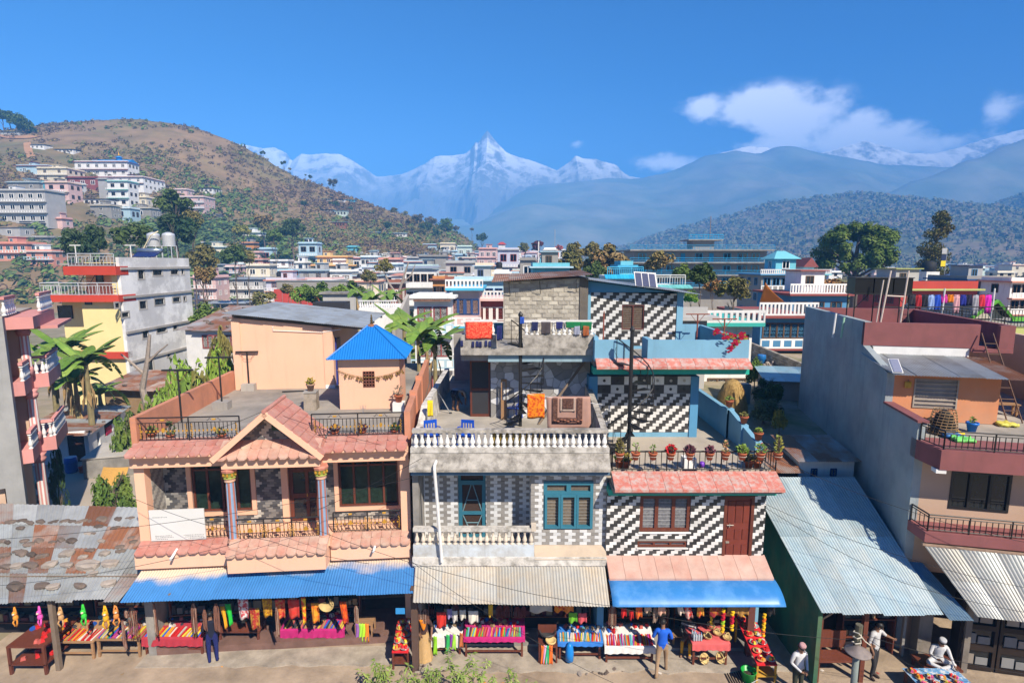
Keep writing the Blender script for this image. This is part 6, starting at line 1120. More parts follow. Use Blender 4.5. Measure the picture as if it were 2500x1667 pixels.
for x0,x1,yt,yb,c,t,lab in[(665,730,672,695,'white','turq','tiny white hut with green trim on the bare slope'),(775,875,675,700,'white','brown','row of tiny white cottages on the bare slope'),(880,970,680,705,'cyan','cyan','tiny blue-walled cottage on the bare slope'),(1055,1112,685,712,'white','brown','lone white hut on the ridge of the spur'),(645,785,765,800,'stone','brown','long low stone cottage on the terraced slope'),(780,895,775,835,'mint','sky','two-storey pale green school house on the terraced slope'),(755,885,875,935,'brick','sky','red-walled cottage with a blue lower wall on the slope'),(975,1030,855,880,'cream','brown','tiny cream hut beside a bare patch'),(1115,1190,965,995,'lilac','sky','tiny grey-blue hut near the spur foot'),(1270,1425,975,1015,'white','sky','row of white cottages with pale blue end on the spur foot'),(845,930,597,628,'cream','navy','dark-roofed cream cottage on the skyline'),(700,755,528,565,'white','white','white gabled hut on the skyline'),(620,668,505,530,'white','white','tiny white shrine hut on the skyline')]:
 p,q=z2(x0,yt),z2(x1,yb);hill_house(p[0],q[0],p[1],q[1],c,t,lab,st=1,bal=False,sidew=False,roof='gable' if x0 in(700,620)else 'tin',depth=5,wn=max(1,int((x1-x0)/25)),fc='brown',parapet=.5)
# monastery: blue roof with gilded spire
h=HILL.hit(*z6(900,670));p,q=atY(*z6(790,535),h.y+1),atY(*z6(1130,515),h.y+1)
o=thing('temple_roof','bright blue monastery roof with a small lantern and golden spire','roof',(p.x,h.y+.5,p.z-.3));w=q.x-p.x;MB().prism([(-1,0),(9,0),(4,2.2)],'x',0,w+1).build('roof_slope',pm('blue')if False else mat('vivid_blue_roof',(.03,.22,.55),.5,.1,1,0),o);MB().lathe([(1.3,1.6),(1.3,3.0),(2.0,3.1),(.9,3.8),(.6,4.0)],(w*.68,4,0),8).build('lantern',mat('vivid_blue_roof',(.03,.22,.55)),o);MB().lathe([(.5,4.0),(.6,4.6),(.25,5.0),(.3,5.4),(.05,6.2)],(w*.68,4,0),8).build('spire',gold,o,True)
# ---- right side of the town
def hotel():
 Y=140;p=atY(*z3(1250,580),Y);q=atY(1880,604,Y);w=q.x-p.x;zr=p.z;o=thing('hotel','long blue-trimmed concrete hotel with open galleries and a lookout tower','hotel',(p.x,Y,0))
 st=pm('stone');bl=mat('hotel_blue',(.02,.30,.55),.5,.1,1,0)
 bx('wall',st,o,.8,w,1.6,14,0,zr-.3)
 for k in range(4):z=zr-3.1*k;bx('gallery_slab',concrete,o,-.6,w+.8,-1.0,14,z-.35,z);railing(o,[(-.6,-.95),(w+.8,-.95)],z,z+1.0,bl,.5,.03,4,.05,.5)
 for k in range(1,4):
  z=zr-3.1*k
  for j in range(9):
   u=2+j*(w-4)/8.5
   if j in(3,5):bx('door',bl,o,u,u+1.1,1.5,1.58,z+.05,z+2.2)
   else:put('window',win_mesh('cyan'),o,loc=(u,1.5,z+.7),scale=(2.6 if j%2 else 2.0,1,1.5))
 a,b=atY(*z3(1795,500),Y+4).x-p.x,atY(*z3(1985,500),Y+4).x-p.x;zt=atY(*z3(1900,485),Y).z
 bx('tower',st,o,a,b,4,9,zr,zt-.3);bx('tower_slab',concrete,o,a-1.6,b+1.8,2.6,10,zt-.3,zt);railing(o,[(a-1.5,2.7),(b+1.7,2.7)],zt,zt+1.1,bl,.4,.05,1.2,.08,.5);MB().tube([(b-.5,6,zt),(b-.5,6,zt+6)],.08,6).build('mast',sm('mast_rust',(.3,.2,.15)),o)
hotel()
th(z3,1150,1262,682,66,'aqua','cyan','turquoise roof kiosk above the cyan skirted roof',st=3,wn=1,bal=False,depth=4);
def skirt_house(x0,x1,y0,y1,Y,lab,c,rail):
 p,q=atY(*z3(x0,y0),Y),atY(*z3(x1,y1),Y);w=q.x-p.x;o=thing('town_house',lab,'house',(p.x,Y,0));H=q.z;bx('wall',pm('sky'),o,.5,w-.5,.6,7,0,H);wins(o,.7,w-.7,[H-1.6],.6,3,'white')
 bx('roof_slab',pm('white'),o,.4,w-.4,.5,7,H,p.z-.2);n=int(w/.35)
 for k in range(n):MB().hexa([(k*w/n+.01,-.4,H-.05),((k+1)*w/n-.01,-.4,H-.05),((k+1)*w/n-.01,.55,p.z-.15),(k*w/n+.01,.55,p.z-.15),(k*w/n+.01,-.4,H+.05),((k+1)*w/n-.01,-.4,H+.05),((k+1)*w/n-.01,.55,p.z-.05),(k*w/n+.01,.55,p.z-.05)]).build('skirt_tile',c,o)
 railing(o,[(.4,.6),(w-.4,.6)],p.z-.15,p.z+.8,rail,.22,.025,1.5,.04,.8)
skirt_house(1010,1390,800,838,64,'blue house with a bright cyan skirted roof and iron railing',mat('cyan_tile',(.03,.38,.62),.5,.1,2,0),pm('cyan'));skirt_house(1425,1780,890,922,50,'house with a turquoise skirted roof and white balustrade among trees',mat('turquoise_tile',(.15,.48,.45),.5,.1,2,0),white)
# white house behind the blue parapet
q8=lambda x,y:(1400+x/3.733,660+y/3.733)
th(q8,1222,1640,395,33,'white','turq','white house with turquoise roof edge behind the blue terrace',st=3,fc='brown',wn=2,depth=7,rail='white',bal=False);th(q8,998,1225,335,31,'grey','grey','dark grey blank wall beside the white turquoise-edged house',st=3,wn=0,bal=False,depth=6,sidew=False)
th(q8,1545,1810,355,46,'stone','stone','rubble stone house with broken parapet behind the gate',st=2,wn=0,bal=False,depth=4,sidew=False)
# blue and maroon house beside the grey side wall
def blue_maroon():
 for(x0,x1,yt,Y,lab,st)in((268,770,905,58,'upper blue storey with maroon eaves and white balustrade',3),(0,420,1075,44,'blue house with maroon bands and dark windows beyond the grey wall',3)):
  th(z4,x0,x1,yt,Y,'blue','maroon',lab,st=st,fc='brown',wn=3,depth=8,rail='white',parapet=1.0)
blue_maroon()
th(z4,0,265,770,88,'stone','blue','grey stone-patterned house with blue bands',st=4,fc='blue',wn=3,depth=9,rail='white');th(z4,255,580,770,92,'cream','aqua','cream house with turquoise windows and pale railings',st=3,fc='turq',wn=4,rail='white');th(z4,130,310,625,90,'aqua','aqua','small aqua roof pavilion with a white clock gable',z0=16.5 if False else 10,st=1,wn=1,roof='hip',bal=False,depth=4);th(z4,385,470,700,96,'white','maroon','small red-roofed gabled pavilion',st=3,roof='gable',wn=1,bal=False,depth=4)
th(z4,1250,1930,862,72,'red','olive','orange-red house with an olive band and patterned pink parapet',st=3,fc='brown',wn=4,depth=9,bal=False,parapet=1.2);th(z4,1830,2230,815,84,'stone','navy','stone-clad house with deep blue frame and railing',st=4,fc='blue',wn=3,depth=8);th(z4,2225,2420,830,78,'white','salmon','white house with brown windows at the street end',st=4,fc='brown',wn=2)
for k,(x0,x1,yt,c)in enumerate([(1640,1760,795,'navy'),(1755,1830,770,'grey'),(1330,1480,800,'sky'),(1545,1640,815,'white'),(1910,1990,730,'mint'),(2100,2250,770,'cream'),(1000,1130,790,'pink'),(600,720,770,'white')]):
 th(z4,x0,x1,yt,150+k*9,c,'white','far %s roof block %s'%({'navy':'dark blue','sky':'pale blue'}.get(c,c),['beside the black tank tower','with a cement side','behind the olive-banded house','with a long white parapet','shaped like a box on a roof','at the edge of the valley','behind the great round tree','left of the great round tree'.replace('left of','near')][k]),st=4,bal=False,fc='brown')
def valley():
 rr=random.Random(5);
 for k in range(46):
  px_=rr.uniform(1850,2490);Y=rr.uniform(330,620);c=rr.choice(['white','cream','pink','sky','grey','white']);w=rr.uniform(7,12)*1350/Y
  town_house(px_,px_+w,rr.uniform(648,656)if Y>430 else rr.uniform(644,652),Y,c,rr.choice(['white','salmon','grey','sky']),'tiny hazy %s house on the valley floor'%{'sky':'pale blue'}.get(c,c),group='tiny hazy %s valley houses'%c,st=3,bal=False,sidew=False,wn=2,fc='brown')
valley()
# green-gabled roof near the maroon parapet
def green_gable():
 Y=30;z_=lambda x,y,yy=Y:atY(*z4(x,y),yy);a,b,t=z_(1815,1195),z_(2170,1200),z_(2045,1042);o=thing('gabled_house','slate-roofed house with a lime green gable edge','house',(a.x,Y,a.z));w=b.x-a.x;h=t.z-a.z;gr=mat('lime_green_edge',(.13,.42,.05),.6,.08,2,0);sl=mat('slate_tiles',(.075,.085,.10),.7,.3,3,.15)
 ap=t.x-a.x
 MB().prism([(.15,0),(w-.1,0),(ap,h-.15)],'y',0,.2).build('gable_wall',mat('cream_boards',(.38,.35,.29),.8,.15,3,.1,stretch=(1,1,9)),o)
 for(x0,x1)in((-.1,ap),(w+.1,ap)):
  for j in range(7):
   for i in range(8):
    f0,f1=j/7,(j+1)/7+.02;g0,g1=-.35+i*.7,-.35+(i+1)*.7-.02;X0,X1,Z0,Z1=lerp(x0,x1,f0),lerp(x0,x1,f1),lerp(0,h,f0)+.05,lerp(0,h,f1)+.02
    MB().hexa([(X0,g0,Z0),(X1,g0,Z1),(X1,g1,Z1),(X0,g1,Z0),(X0,g0,Z0+.04),(X1,g0,Z1+.04),(X1,g1,Z1+.04),(X0,g1,Z0+.04)]).build('slate',sl,o)
  MB().tube([(x0,-.4,.0),(x1,-.4,h+.06)],.09,4).build('barge_board',gr,o)
 bx('eave_edge',gr,o,w,w+2.5,-.45,-.3,-.1,.12);MB().hexa([(-.5,-1.6,-.75),(w+2.6,-1.6,-.75),(w+2.6,0,-.15),(-.5,0,-.15),(-.5,-1.6,-.68),(w+2.6,-1.6,-.68),(w+2.6,0,-.08),(-.5,0,-.08)]).build('lower_roof',mat('grey_shingle',(.25,.24,.22),.8,.2,3,.1),o);bx('eave_edge',gr,o,-.5,w+2.6,-1.7,-1.6,-.86,-.7)
 bx('wall',pm('stone'),o,0,w+2,.2,5,-a.z,-.1)
 f=thing('roof_fence','long black iron fence in front of the washing line roofs','fence');p,q=atY(*z4(1000,1075),27),atY(*z4(2260,1135),27);railing(f,[(p.x,27),(q.x+6,27)],p.z-1.1,p.z-.1,black_iron,.16,.014,2,.025,.85);bx('base_wall',pm('olive'),f,p.x,q.x+6,27.05,27.25,0,p.z-1.1)
green_gable()
def pin_wash():
 rr=random.Random(3);cols=[(.03,.03,.04),(.35,.02,.03),(.02,.02,.03),(.25,.35,.6),(.02,.08,.5),(.6,.05,.35),(.6,.18,.01),(.65,.35,.4),(.02,.03,.25),(.02,.02,.05),(.3,.3,.35),(.5,.03,.05),(.6,.02,.4)]
 Y=29;a,b=atY(*z4(1315,978),Y),atY(*z4(2050,990),Y);l=thing('washing_line','washing line of bright clothes above the black iron fence','washing line',(a.x,Y,a.z));w=b.x-a.x;MB().tube([(0,0,0),(w*.5,0,-.08),(w,0,0)],.01,4).build('line',black_iron,l);[MB().tube([(u,0,-4),(u,0,.3)],.04,6).build('pole',white,l)for u in(w*.42,w+.1)]
 for k,c in enumerate(cols):
  u=w*(k+.1)/len(cols);ww=w/len(cols)*.85;h=rr.uniform(.4,1.1);g=MB().sheet(lambda s,t:(u+ww*s,.05*sin(9*s+t*3),-.03-h*t),8,5,Vector((0,.012,0))).build('washed_cloth',sm('cloth_%d'%k,c,.9),None,True,label='%s garment pegged on the washing line over the fence'%['black','dark red','charcoal','pale blue','royal blue','magenta','orange','pale pink','navy','inky black','grey','crimson','hot pink'][k],cat='clothes',group='clothes on the washing line');g.location=(a.x,Y,a.z)
pin_wash()
# ------------------------------------------------------------------ trees, shrubs and banana plants
def ptree(pxc,pyt,pxw,Y,kind,label,zb=None,group=None,**k):
 t=atY(pxc,pyt,Y);zb=0 if zb is None else zb;r=pxw/2/FPX*Y*1.02;return tree('tree',label,(t.x,Y,zb),t.z-zb,r,kind,group,**k)
# the two landmark trees
t=atY(2099,540,105);big=thing('broad_tree','great round dark green tree rising above the roofs','tree',(t.x,105,0))
rr=random.Random(8);mbt=MB();H=t.z;mbt.tube([(0,0,-1),(.2,0,H*.35),(0,.2,H*.6),(.1,0,H*.85)],[.8,.6,.45,.2],8)
for k in range(14):a=k*2.4;l=rr.uniform(4,6);z0=H*rr.uniform(.3,.6);mbt.tube([(0,0,z0),(cos(a)*l*.5,sin(a)*l*.5,z0+l*.35),(cos(a)*l,sin(a)*l,z0+l*.6)],[.3,.2,.06],5)
mbt.build('trunk',bark,big,True)
mb=MB();L=[]
for k in range(60):
 a=rr.uniform(0,6.28);e=rr.uniform(-.45,1);q=rr.uniform(.55,.92);L.append((Vector((cos(a)*q*sqrt(max(0,1-e*e*.9)),sin(a)*q*sqrt(max(0,1-e*e*.9)),e*.82)),rr.uniform(.14,.24)))
for i in range(19000):
 c,q=L[i%60];d=Vector((rr.gauss(0,1),rr.gauss(0,1),rr.gauss(0,.6))).normalized();p=(c+d*q*rr.random()**.4);p=Vector((p.x*7.0,p.y*7.0,p.z*6.6));n=(d+Vector((0,0,.8))+Vector((rr.uniform(-.5,.5),rr.uniform(-.5,.5),0))).normalized();t1=n.orthogonal().normalized();t1=Matrix.Rotation(rr.uniform(0,6.28),3,n)@t1;b1=n.cross(t1);s=rr.uniform(.22,.42);mb.add([p-t1*s,p+b1*s*.5,p+t1*s,p-b1*s*.5],[(0,1,2,3)])
mb.build('crown',leaf_mat('leaf_bigtree',(.06,.115,.016),(.12,.16,.024)),big,loc=(0,0,H-6.2))
t=atY(2300,514,98);o=thing('tall_tree','tall slender tree with stacked clumps of bronze-green foliage','tree',(t.x-.6,98,0));H=t.z
MB().tube([(0,0,-1),(-.3,0,H*.5),(.3,0,H*.8),(.4,0,H*.97)],[.4,.3,.2,.06],7).build('trunk',bark,o);mb=MB();rr=random.Random(18)
for(cx,cz,rx,rz,n)in[(.55,.93,1.0,1.1,900),(1.0,.85,1.1,.7,600),(-.1,.80,1.3,.8,700),(-.5,.68,1.5,1.2,1100),(.5,.62,1.4,1.2,1100),(-.9,.55,1.2,.9,700),(.7,.50,1.2,1.0,800),(-.4,.40,1.5,1.0,900),(.3,.28,1.4,1.4,900),(0,.18,1.2,1.2,500)]:
 for i in range(n):
  d=Vector((rr.gauss(0,1),rr.gauss(0,1),rr.gauss(0,1))).normalized()*rr.random()**.4;p=Vector((cx*1.3+d.x*rx*1.45,d.y*rx*1.4,H*cz+d.z*rz*1.35));n_=Vector((rr.gauss(0,1),rr.gauss(0,1),rr.gauss(0,1)+.5)).normalized();t1=n_.orthogonal().normalized();b1=n_.cross(t1);s=rr.uniform(.14,.3);mb.add([p-t1*s,p+b1*s*.4,p+t1*s,p-b1*s*.4],[(0,1,2,3)])
mb.build('crown',leaf_mat('leaf_bronze',(.10,.12,.025),(.18,.13,.03),.5),o)
for(a,b,c,Y,kind,lab,kw)in[
(1392,607,74,86,'olive','yellow-green round tree behind the aqua roof house',{}),(1485,587,112,82,'brown','large golden-brown tree beside the hotel',dict(n=1600)),(1405,588,56,105,'olive','olive tree behind the yellow-green one',{}),(1440,584,50,108,'olive','olive-brown tree half hidden by the golden-brown tree',dict(var=1)),(1455,632,60,74,'dark','dark shrubby tree below the golden-brown tree',{}),(1611,604,70,72,'brown','golden tree in front of the hotel galleries',dict(var=1)),(1668,640,54,60,'green','leafy green tree below the hotel',{}),(1715,640,62,44,'dark','dense dark green tree behind the tin roof',dict(n=1500)),(1795,668,86,45,'olive','sparse olive tree with bare lower branches',dict(n=600)),(1745,672,50,52,'rust','russet shrub beside the turquoise-edged house',{}),(1690,705,40,40,'lime','bright lime shrub under the tin eave',{}),
(2026,668,84,70,'rust','dome-shaped rust-coloured tree beside the black tank',dict(squash=.6,n=1500)),(1985,640,60,120,'grey','grey-green bare tree near the great round tree',dict(n=500)),(1312,584,34,190,'maroon','dark purple blossoming tree in the far town',{}),(1278,590,30,200,'olive','small olive tree near the mast',{}),(1365,596,20,180,'pink','pink blossoming tree in the far town',{}),
(180,545,66,78,'pine','dark green conifer-like tree behind the yellow house',dict(zs=1.5)),(225,540,56,80,'pine','second dark tree next to the yellow house roof',dict(zs=1.6,var=1)),(322,532,88,85,'dark','spreading dark tree behind the steel tanks',dict(n=800)),(420,455,86,128,'dark','big dark tree below the white hillside wing',{}),(428,512,100,110,'pine','broad pine on the slope above the steel tanks',dict(n=1400)),(462,508,60,120,'olive','olive tree beside the bend of the road',{}),(488,590,76,95,'olive','olive scrub tree beside the grey building',{}),(500,640,60,75,'brown','brown shrub next to the grey side wall',{}),(568,590,66,120,'dark','dark leafy tree in front of small orange house',{}),(600,605,44,122,'olive','olive tree between the orange and pink houses',{}),(670,555,42,185,'green','round green tree at the foot of the hill',{}),(710,527,62,210,'dark','dark clump tree low on the hillside',{}),(590,540,44,200,'yellow','golden tree low on the hillside',{}),(640,515,52,230,'brown','brown-gold tree on the hillside above the town',{}),
(700,690,34,80,'olive','olive garden tree before the pink balcony flats',{}),(640,702,60,74,'olive','thin olive tree beside the stone-patterned house',dict(n=500)),(735,690,56,70,'lime','lime green garden shrub tree by the red fence',{}),(780,685,70,66,'green','green garden tree behind the block hut',{}),(860,680,60,62,'dark','dark mango-like tree behind the balustraded wall',{}),(900,655,40,95,'olive','rounded olive tree among grey houses',{}),(830,690,44,60,'lime','yellow-green tree beside the block hut',{}),(500,735,90,52,'green','green hedge-like tree beside grey wall',dict(squash=.6)),(560,742,90,50,'olive','olive hedge-like tree before the tin shed',dict(squash=.5)),(448,700,40,70,'dark','dark tree next to the grey side wall',{}),
(515,812,125,27,'lime','bamboo-like yellow-green shrub below the tin-roof room',dict(n=1400,leaf=.11,zs=1.3)),(560,870,70,24.5,'green','leafy shrub against the peach room corner',dict(n=700)),(450,905,105,23.5,'green','flowering shrub behind the terracotta parapet',dict(n=900)),(400,920,95,24.0,'lime','bushy green shrub with orange blooms by the parapet',dict(n=900)),(480,880,95,25.5,'olive','olive shrub above the terracotta parapet',dict(n=700)),(358,960,60,25.0,'green','low green shrub beside the old hut',dict(n=700)),(270,1125,100,21.5,'green','yellow-flowering bush beside the peach house',dict(n=2200,leaf=.1)),(130,1075,44,22.5,'dark','small dark-leaved tree beside the white shed',dict(n=350)),
(430,850,100,28,'lime','tall yellow-green shrub beside the pollarded tree',dict(n=900)),(545,790,95,29,'olive','olive bamboo clump behind the tin-roof room',dict(n=900)),(300,985,70,29,'green','low green shrub behind the cistern',dict(n=800)),(1880,912,70,27,'dark','dark green shrub tree beside the grey side wall',dict(n=1600,leaf=.12)),(1870,962,84,24,'silver','silver-green bush below the blue parapet',dict(n=1800,leaf=.1)),(1905,995,36,22.5,'yellow','yellowish bush at the foot of the grey wall',dict(n=600)),(1845,870,44,31,'green','green shrub behind the haystack',dict(n=700))]:
 zb=None
 x=(a-1250)/1350*Y;zb=max(0,HILL.z(x,Y)-.3)if Y>70 and a<900 else 4.5 if(a>1640 and Y<50)else 0;ptree(a,b,c,Y,kind,lab,zb,bush=Y<32,**kw)
# wooded spur and skyline trees on the hill
for i,(x,y,w,yt,kind,lab)in enumerate([(1480,930,110,830,'brown','brown tree at the edge of the wooded spur'),(1530,900,120,790,'grey','leafless brown tree of the wooded spur'),(1600,960,130,860,'dark','dark green tree low in the wooded spur'),(1660,900,120,815,'grey','bare purple-brown tree of the wooded spur'),(1760,970,150,880,'dark','large dark tree in the wooded spur'),(1800,920,130,830,'green','bright green crowned tree of the wooded spur'),(1690,1010,130,930,'pine','deep green tree at the foot of the wooded spur'),(1560,1000,110,930,'olive','olive tree at the foot of the wooded spur'),(1480,980,90,900,'olive','small olive tree on the spur slope'),(1880,985,70,900,'grey','thin bare tree at the end of the spur'),
(230,310,50,236,'dark','lone dark tree standing on the ridge line'),(405,400,50,325,'dark','wispy pair of trees on the ridge line'),(455,425,30,392,'olive','tiny tree on the descending ridge line'),(822,590,95,480,'grey','leafless round tree on the ridge line'),(630,505,38,455,'dark','small dark tree by the skyline shrine hut'),(590,495,22,450,'dark','slim dark tree by the skyline shrine hut'),(1345,800,70,740,'olive','olive tree on the lower ridge'),(1425,825,45,775,'yellow','yellowish tree on the lower ridge'),(2020,1040,40,925,'grey','tall thin bare tree at the end of the ridge'),(2105,1070,110,960,'dark','spreading dark tree at the end of the ridge'),(1265,950,80,860,'dark','dark bush on the terraced slope'),(905,910,40,820,'pine','narrow green tree beside the school house'),(690,900,60,840,'dark','dark bush on the slope below the long cottage'),(930,780,60,730,'dark','dark bush beside blue cottage on the slope'),(520,740,60,680,'dark','dark clump on the open slope'),(790,740,110,680,'dark','clump of green trees among tiny cottages')]):
 px_,py_=z2(x,y);h=HILL.hit(px_,py_)
 if h is None:h=Vector(((px_-1250)/1350*400,400,HILL.z((px_-1250)/1350*400,400)))
 t=atY(px_,z2(x,yt)[1],h.y);tree('tree',lab,(h.x,h.y,h.z-.3),max(2.5,t.z-h.z),w/3.647/2/1350*h.y,kind,'trees on the hill',n=420,leaf=.2,var=i%3)
for i,(x,y)in enumerate([(40,240),(100,225),(150,235),(180,245),(215,248),(250,250)]):
 px_,py_=z6(x,y);h=HILL.hit(px_,py_+8)
 if h is None:Y=405;h=Vector(((px_-1250)/1350*Y,Y,HILL.z((px_-1250)/1350*Y,Y)))
 tree('tree','dark tree of the hilltop row beside the grey hut',(h.x,h.y,h.z-.5),16-i*1.3,5,'dark','hilltop row of dark trees',n=420,leaf=.2,var=i%3)
# stuff: scrub of the hillside, woods of the far hill
def scrub():
 rr=random.Random(21);kinds={'green':MB(),'olive':MB(),'brown':MB(),'dark':MB(),'dry':MB()};cnt=0
 while cnt<11500:
  y=110+310*rr.random()**.9;x=rr.uniform(-.98,.0)*y-10
  if x<-440:continue
  z=HILL.z(x,y)
  if z<1.5:continue
  if x/y<-.62 and y<215 and rr.random()<.72:continue
  zr=interp(HILL.tab,x);f=z/max(zr,5);d=noise.fractal(Vector((x*.02,y*.02,3)),1,2,4)
  if rr.random()>.42+.8*d+(.35 if x>-200 else 0)-.25*f:continue
  g=noise.noise(Vector((x*.012,y*.012,9)))+rr.gauss(0,.35)-.5*(f-.5)+(.12 if x>-180 else 0)-.16
  k='dark' if g>.65 else 'green' if g>.3 else 'olive' if g>-.05 else 'brown' if g>-.45 else 'dry'
  s=rr.uniform(.7,2.6)*(1.3 if k in('dark','green')else .9);mb=kinds[k];cnt+=1
  for q in range(16):
   v=Vector((rr.gauss(0,1),rr.gauss(0,1),rr.gauss(0,1))).normalized();p=Vector((x,y,z+s*.35))+Vector((v.x*s*.6,v.y*s*.6,v.z*s*.5));n=(v+Vector((0,0,.5))).normalized();t1=n.orthogonal().normalized();b1=n.cross(t1);u=s*rr.uniform(.22,.42);mb.add([p-t1*u,p+b1*u*.6,p+t1*u,p-b1*u*.6],[(0,1,2,3)])
 for k,mb in kinds.items():mb.build('hillside_scrub',LM['olive' if k=='dry' else k]if k!='dry' else leaf_mat('leaf_dry',(.17,.105,.06),(.12,.085,.05)),None,kind='stuff',label={'green':'scattered green scrub covering the hillside','olive':'scattered olive scrub covering the hillside','brown':'scattered golden-brown scrub covering the hillside','dark':'scattered dark green bushes covering the hillside','dry':'scattered dry grass tussocks covering the hillside'}[k],cat='scrub')
 mb=MB();rr=random.Random(31);n=0;m2=MB()
 while n<9000:
  y=rr.uniform(560,1420);x=rr.uniform(-.1,1.0)*y+rr.uniform(-50,50);z=FHILL.z(x,y)
  if z<3:continue
  if noise.noise(Vector((x*.006,y*.006,2)))+rr.uniform(-.5,.5)<-.25:continue
  s=rr.uniform(4,9)*(y/1000)**.6;n+=1;q_=mb if rr.random()<.7 else m2
  for q in range(7):
   v=Vector((rr.gauss(0,1),rr.gauss(0,1),rr.gauss(0,1))).normalized();p=Vector((x,y,z+s*.5))+v*s*.42;nn=(v+Vector((0,-.3,.4))).normalized();t1=nn.orthogonal().normalized();b1=nn.cross(t1);u=s*rr.uniform(.28,.45);q_.add([p-t1*u,p+b1*u*.7,p+t1*u,p-b1*u*.7],[(0,1,2,3)])
 mb.build('distant_forest',leaf_mat('leaf_far',(.10,.125,.05),(.15,.15,.07)),None,kind='stuff',label='dark woods covering the hazy hill',cat='forest');m2.build('distant_forest',leaf_mat('leaf_far_dry',(.24,.18,.10),(.2,.16,.09)),None,kind='stuff',label='brown dry woods covering the hazy hill',cat='forest')
 mb=MB();rr=random.Random(41)
 for n in range(1500):
  y=rr.uniform(150,620);x=rr.uniform(.15,1.0)*y;s=rr.uniform(2.5,6)
  for q in range(12):
   v=Vector((rr.gauss(0,1),rr.gauss(0,1),rr.gauss(0,1))).normalized();p=Vector((x,y,s*.6))+v*s*.5;nn=(v+Vector((0,0,.4))).normalized();t1=nn.orthogonal().normalized();b1=nn.cross(t1);u=s*rr.uniform(.22,.36);mb.add([p-t1*u,p+b1*u*.6,p+t1*u,p-b1*u*.6],[(0,1,2,3)])
 mb.build('valley_woods',LM['olive'],None,kind='stuff',label='low trees and gardens spread between the valley houses',cat='woods')
 mb=MB()
 for n in range(900):
  y=rr.uniform(48,240);x=rr.uniform(-.62,.28)*y;s=rr.uniform(1.0,2.8);z=max(0,HILL.z(x,y))
  for q in range(22):
   v=Vector((rr.gauss(0,1),rr.gauss(0,1),rr.gauss(0,1))).normalized();p=Vector((x,y,z+s*.7))+v*s*.6;nn=(v+Vector((0,0,.4))).normalized();t1=nn.orthogonal().normalized();b1=nn.cross(t1);u=s*rr.uniform(.12,.24);mb.add([p-t1*u,p+b1*u*.6,p+t1*u,p-b1*u*.6],[(0,1,2,3)])
 mb.build('garden_bushes',LM['green'],None,kind='stuff',label='low garden bushes between the town houses',cat='bushes')
scrub()
# bananas
ban=leaf_mat('banana_leaf',(.10,.20,.03),(.18,.26,.05),.5);ban_d=mat('dry_banana_leaf',(.33,.22,.10),.9,.3,5,.1);ban_s=mat('banana_stem',(.24,.20,.10),.8,.3,3,.2)
def banana_leaf(L_,w,droop,key,tatter,seed):
 r=random.Random(seed);mb=MB();n=14;mid=[]
 for k in range(n+1):t=k/n;mid.append(Vector((L_*(t*.95-.15*droop*t*t),0,L_*(.75*t-droop*t*t))))
 for s in(-1,1):
  for k in range(n):
   if r.random()<tatter and k>3:gap=.82
   else:gap=1.0
   w0=w*sin(pi*min(1,(k/n)*.92+.06))**.6;w1=w*sin(pi*min(1,((k+1)/n)*.92+.06))**.6;a,b=mid[k],mid[k].lerp(mid[k+1],gap);dz=-.25-.3*r.random()*tatter
   mb.add([a,b,b+Vector((.06,s*w1,w1*dz)),a+Vector((.06,s*w0,w0*dz))],[(0,1,2,3)])
 mb.tube([p+Vector((0,0,.005))for p in mid],[.03-.024*k/n for k in range(n+1)],4);return mb.mesh(key,ban,False)
BL=[banana_leaf(2.0,.34,d,'leaf',t,i)for i,(d,t)in enumerate([(.35,.1),(.7,.3),(1.0,.4),(1.3,.6),(.15,.05)])]
def banana(loc,h,s,n,label,seed,dead=6):
 r=random.Random(seed);o=thing('banana_plant',label,'banana plant',loc,0,None);MB().tube([(0,0,-.2),(.05,0,h*.5),(0,.05,h)],[.17*s,.14*s,.08*s],8).build('stem',ban_s,o)
 for k in range(n):put('leaf',BL[[0,1,2,3,4,1,0,2][k%8]],o,loc=(0,0,h-.05-.02*k),rot=(0,-.12*(k%3),k*2.4+r.uniform(-.3,.3)),scale=(s*r.uniform(.85,1.1),)*3)
 for k in range(dead):
  a=r.uniform(0,6.28);l=r.uniform(.8,1.6)*s;z=h*r.uniform(.6,.95);MB().add([(cos(a)*.14,sin(a)*.14,z),(cos(a+.5)*.32,sin(a+.5)*.32,z-l*.4),(cos(a+.25)*.36,sin(a+.25)*.36,z-l),(cos(a-.3)*.3,sin(a-.3)*.3,z-l*.5)],[(0,1,2,3)]).build('dead_leaf',ban_d,o)
for i,(px_,pyt,Y,n,lab)in enumerate([(155,838,33,12,'banana plant with tattered upright leaves beside the yellow house'),(205,870,31.5,13,'banana plant with long arching leaves before the yellow house'),(120,860,34.5,8,'banana plant behind the pink balconies'),(180,920,32.5,7,'young banana plant among dry hanging leaves'),(240,950,35.5,6,'banana plant beside the old hut roof')]):p=atY(px_,pyt,Y);banana((p.x,Y,0),p.z-.2,1.15,n,lab,i,8)
for i,(px_,pyt,Y,n,lab)in enumerate([(1020,820,26,9,'banana plant with broad upright leaves behind the terracotta parapet'),(1060,835,27,9,'banana plant with arching leaves beside the red cloth balcony'),(985,790,29,8,'banana plant behind the blue shrine roof'),(1040,800,31,7,'banana plant next to the white washing balcony house'),(905,730,46,8,'banana plant behind the balustraded white wall'),(950,725,50,8,'banana plant below the bare garden tree'),(870,720,55,7,'banana plant among the garden bushes')]):p=atY(px_,pyt,Y);banana((p.x,Y,0),p.z,.95,n,lab,20+i,5)
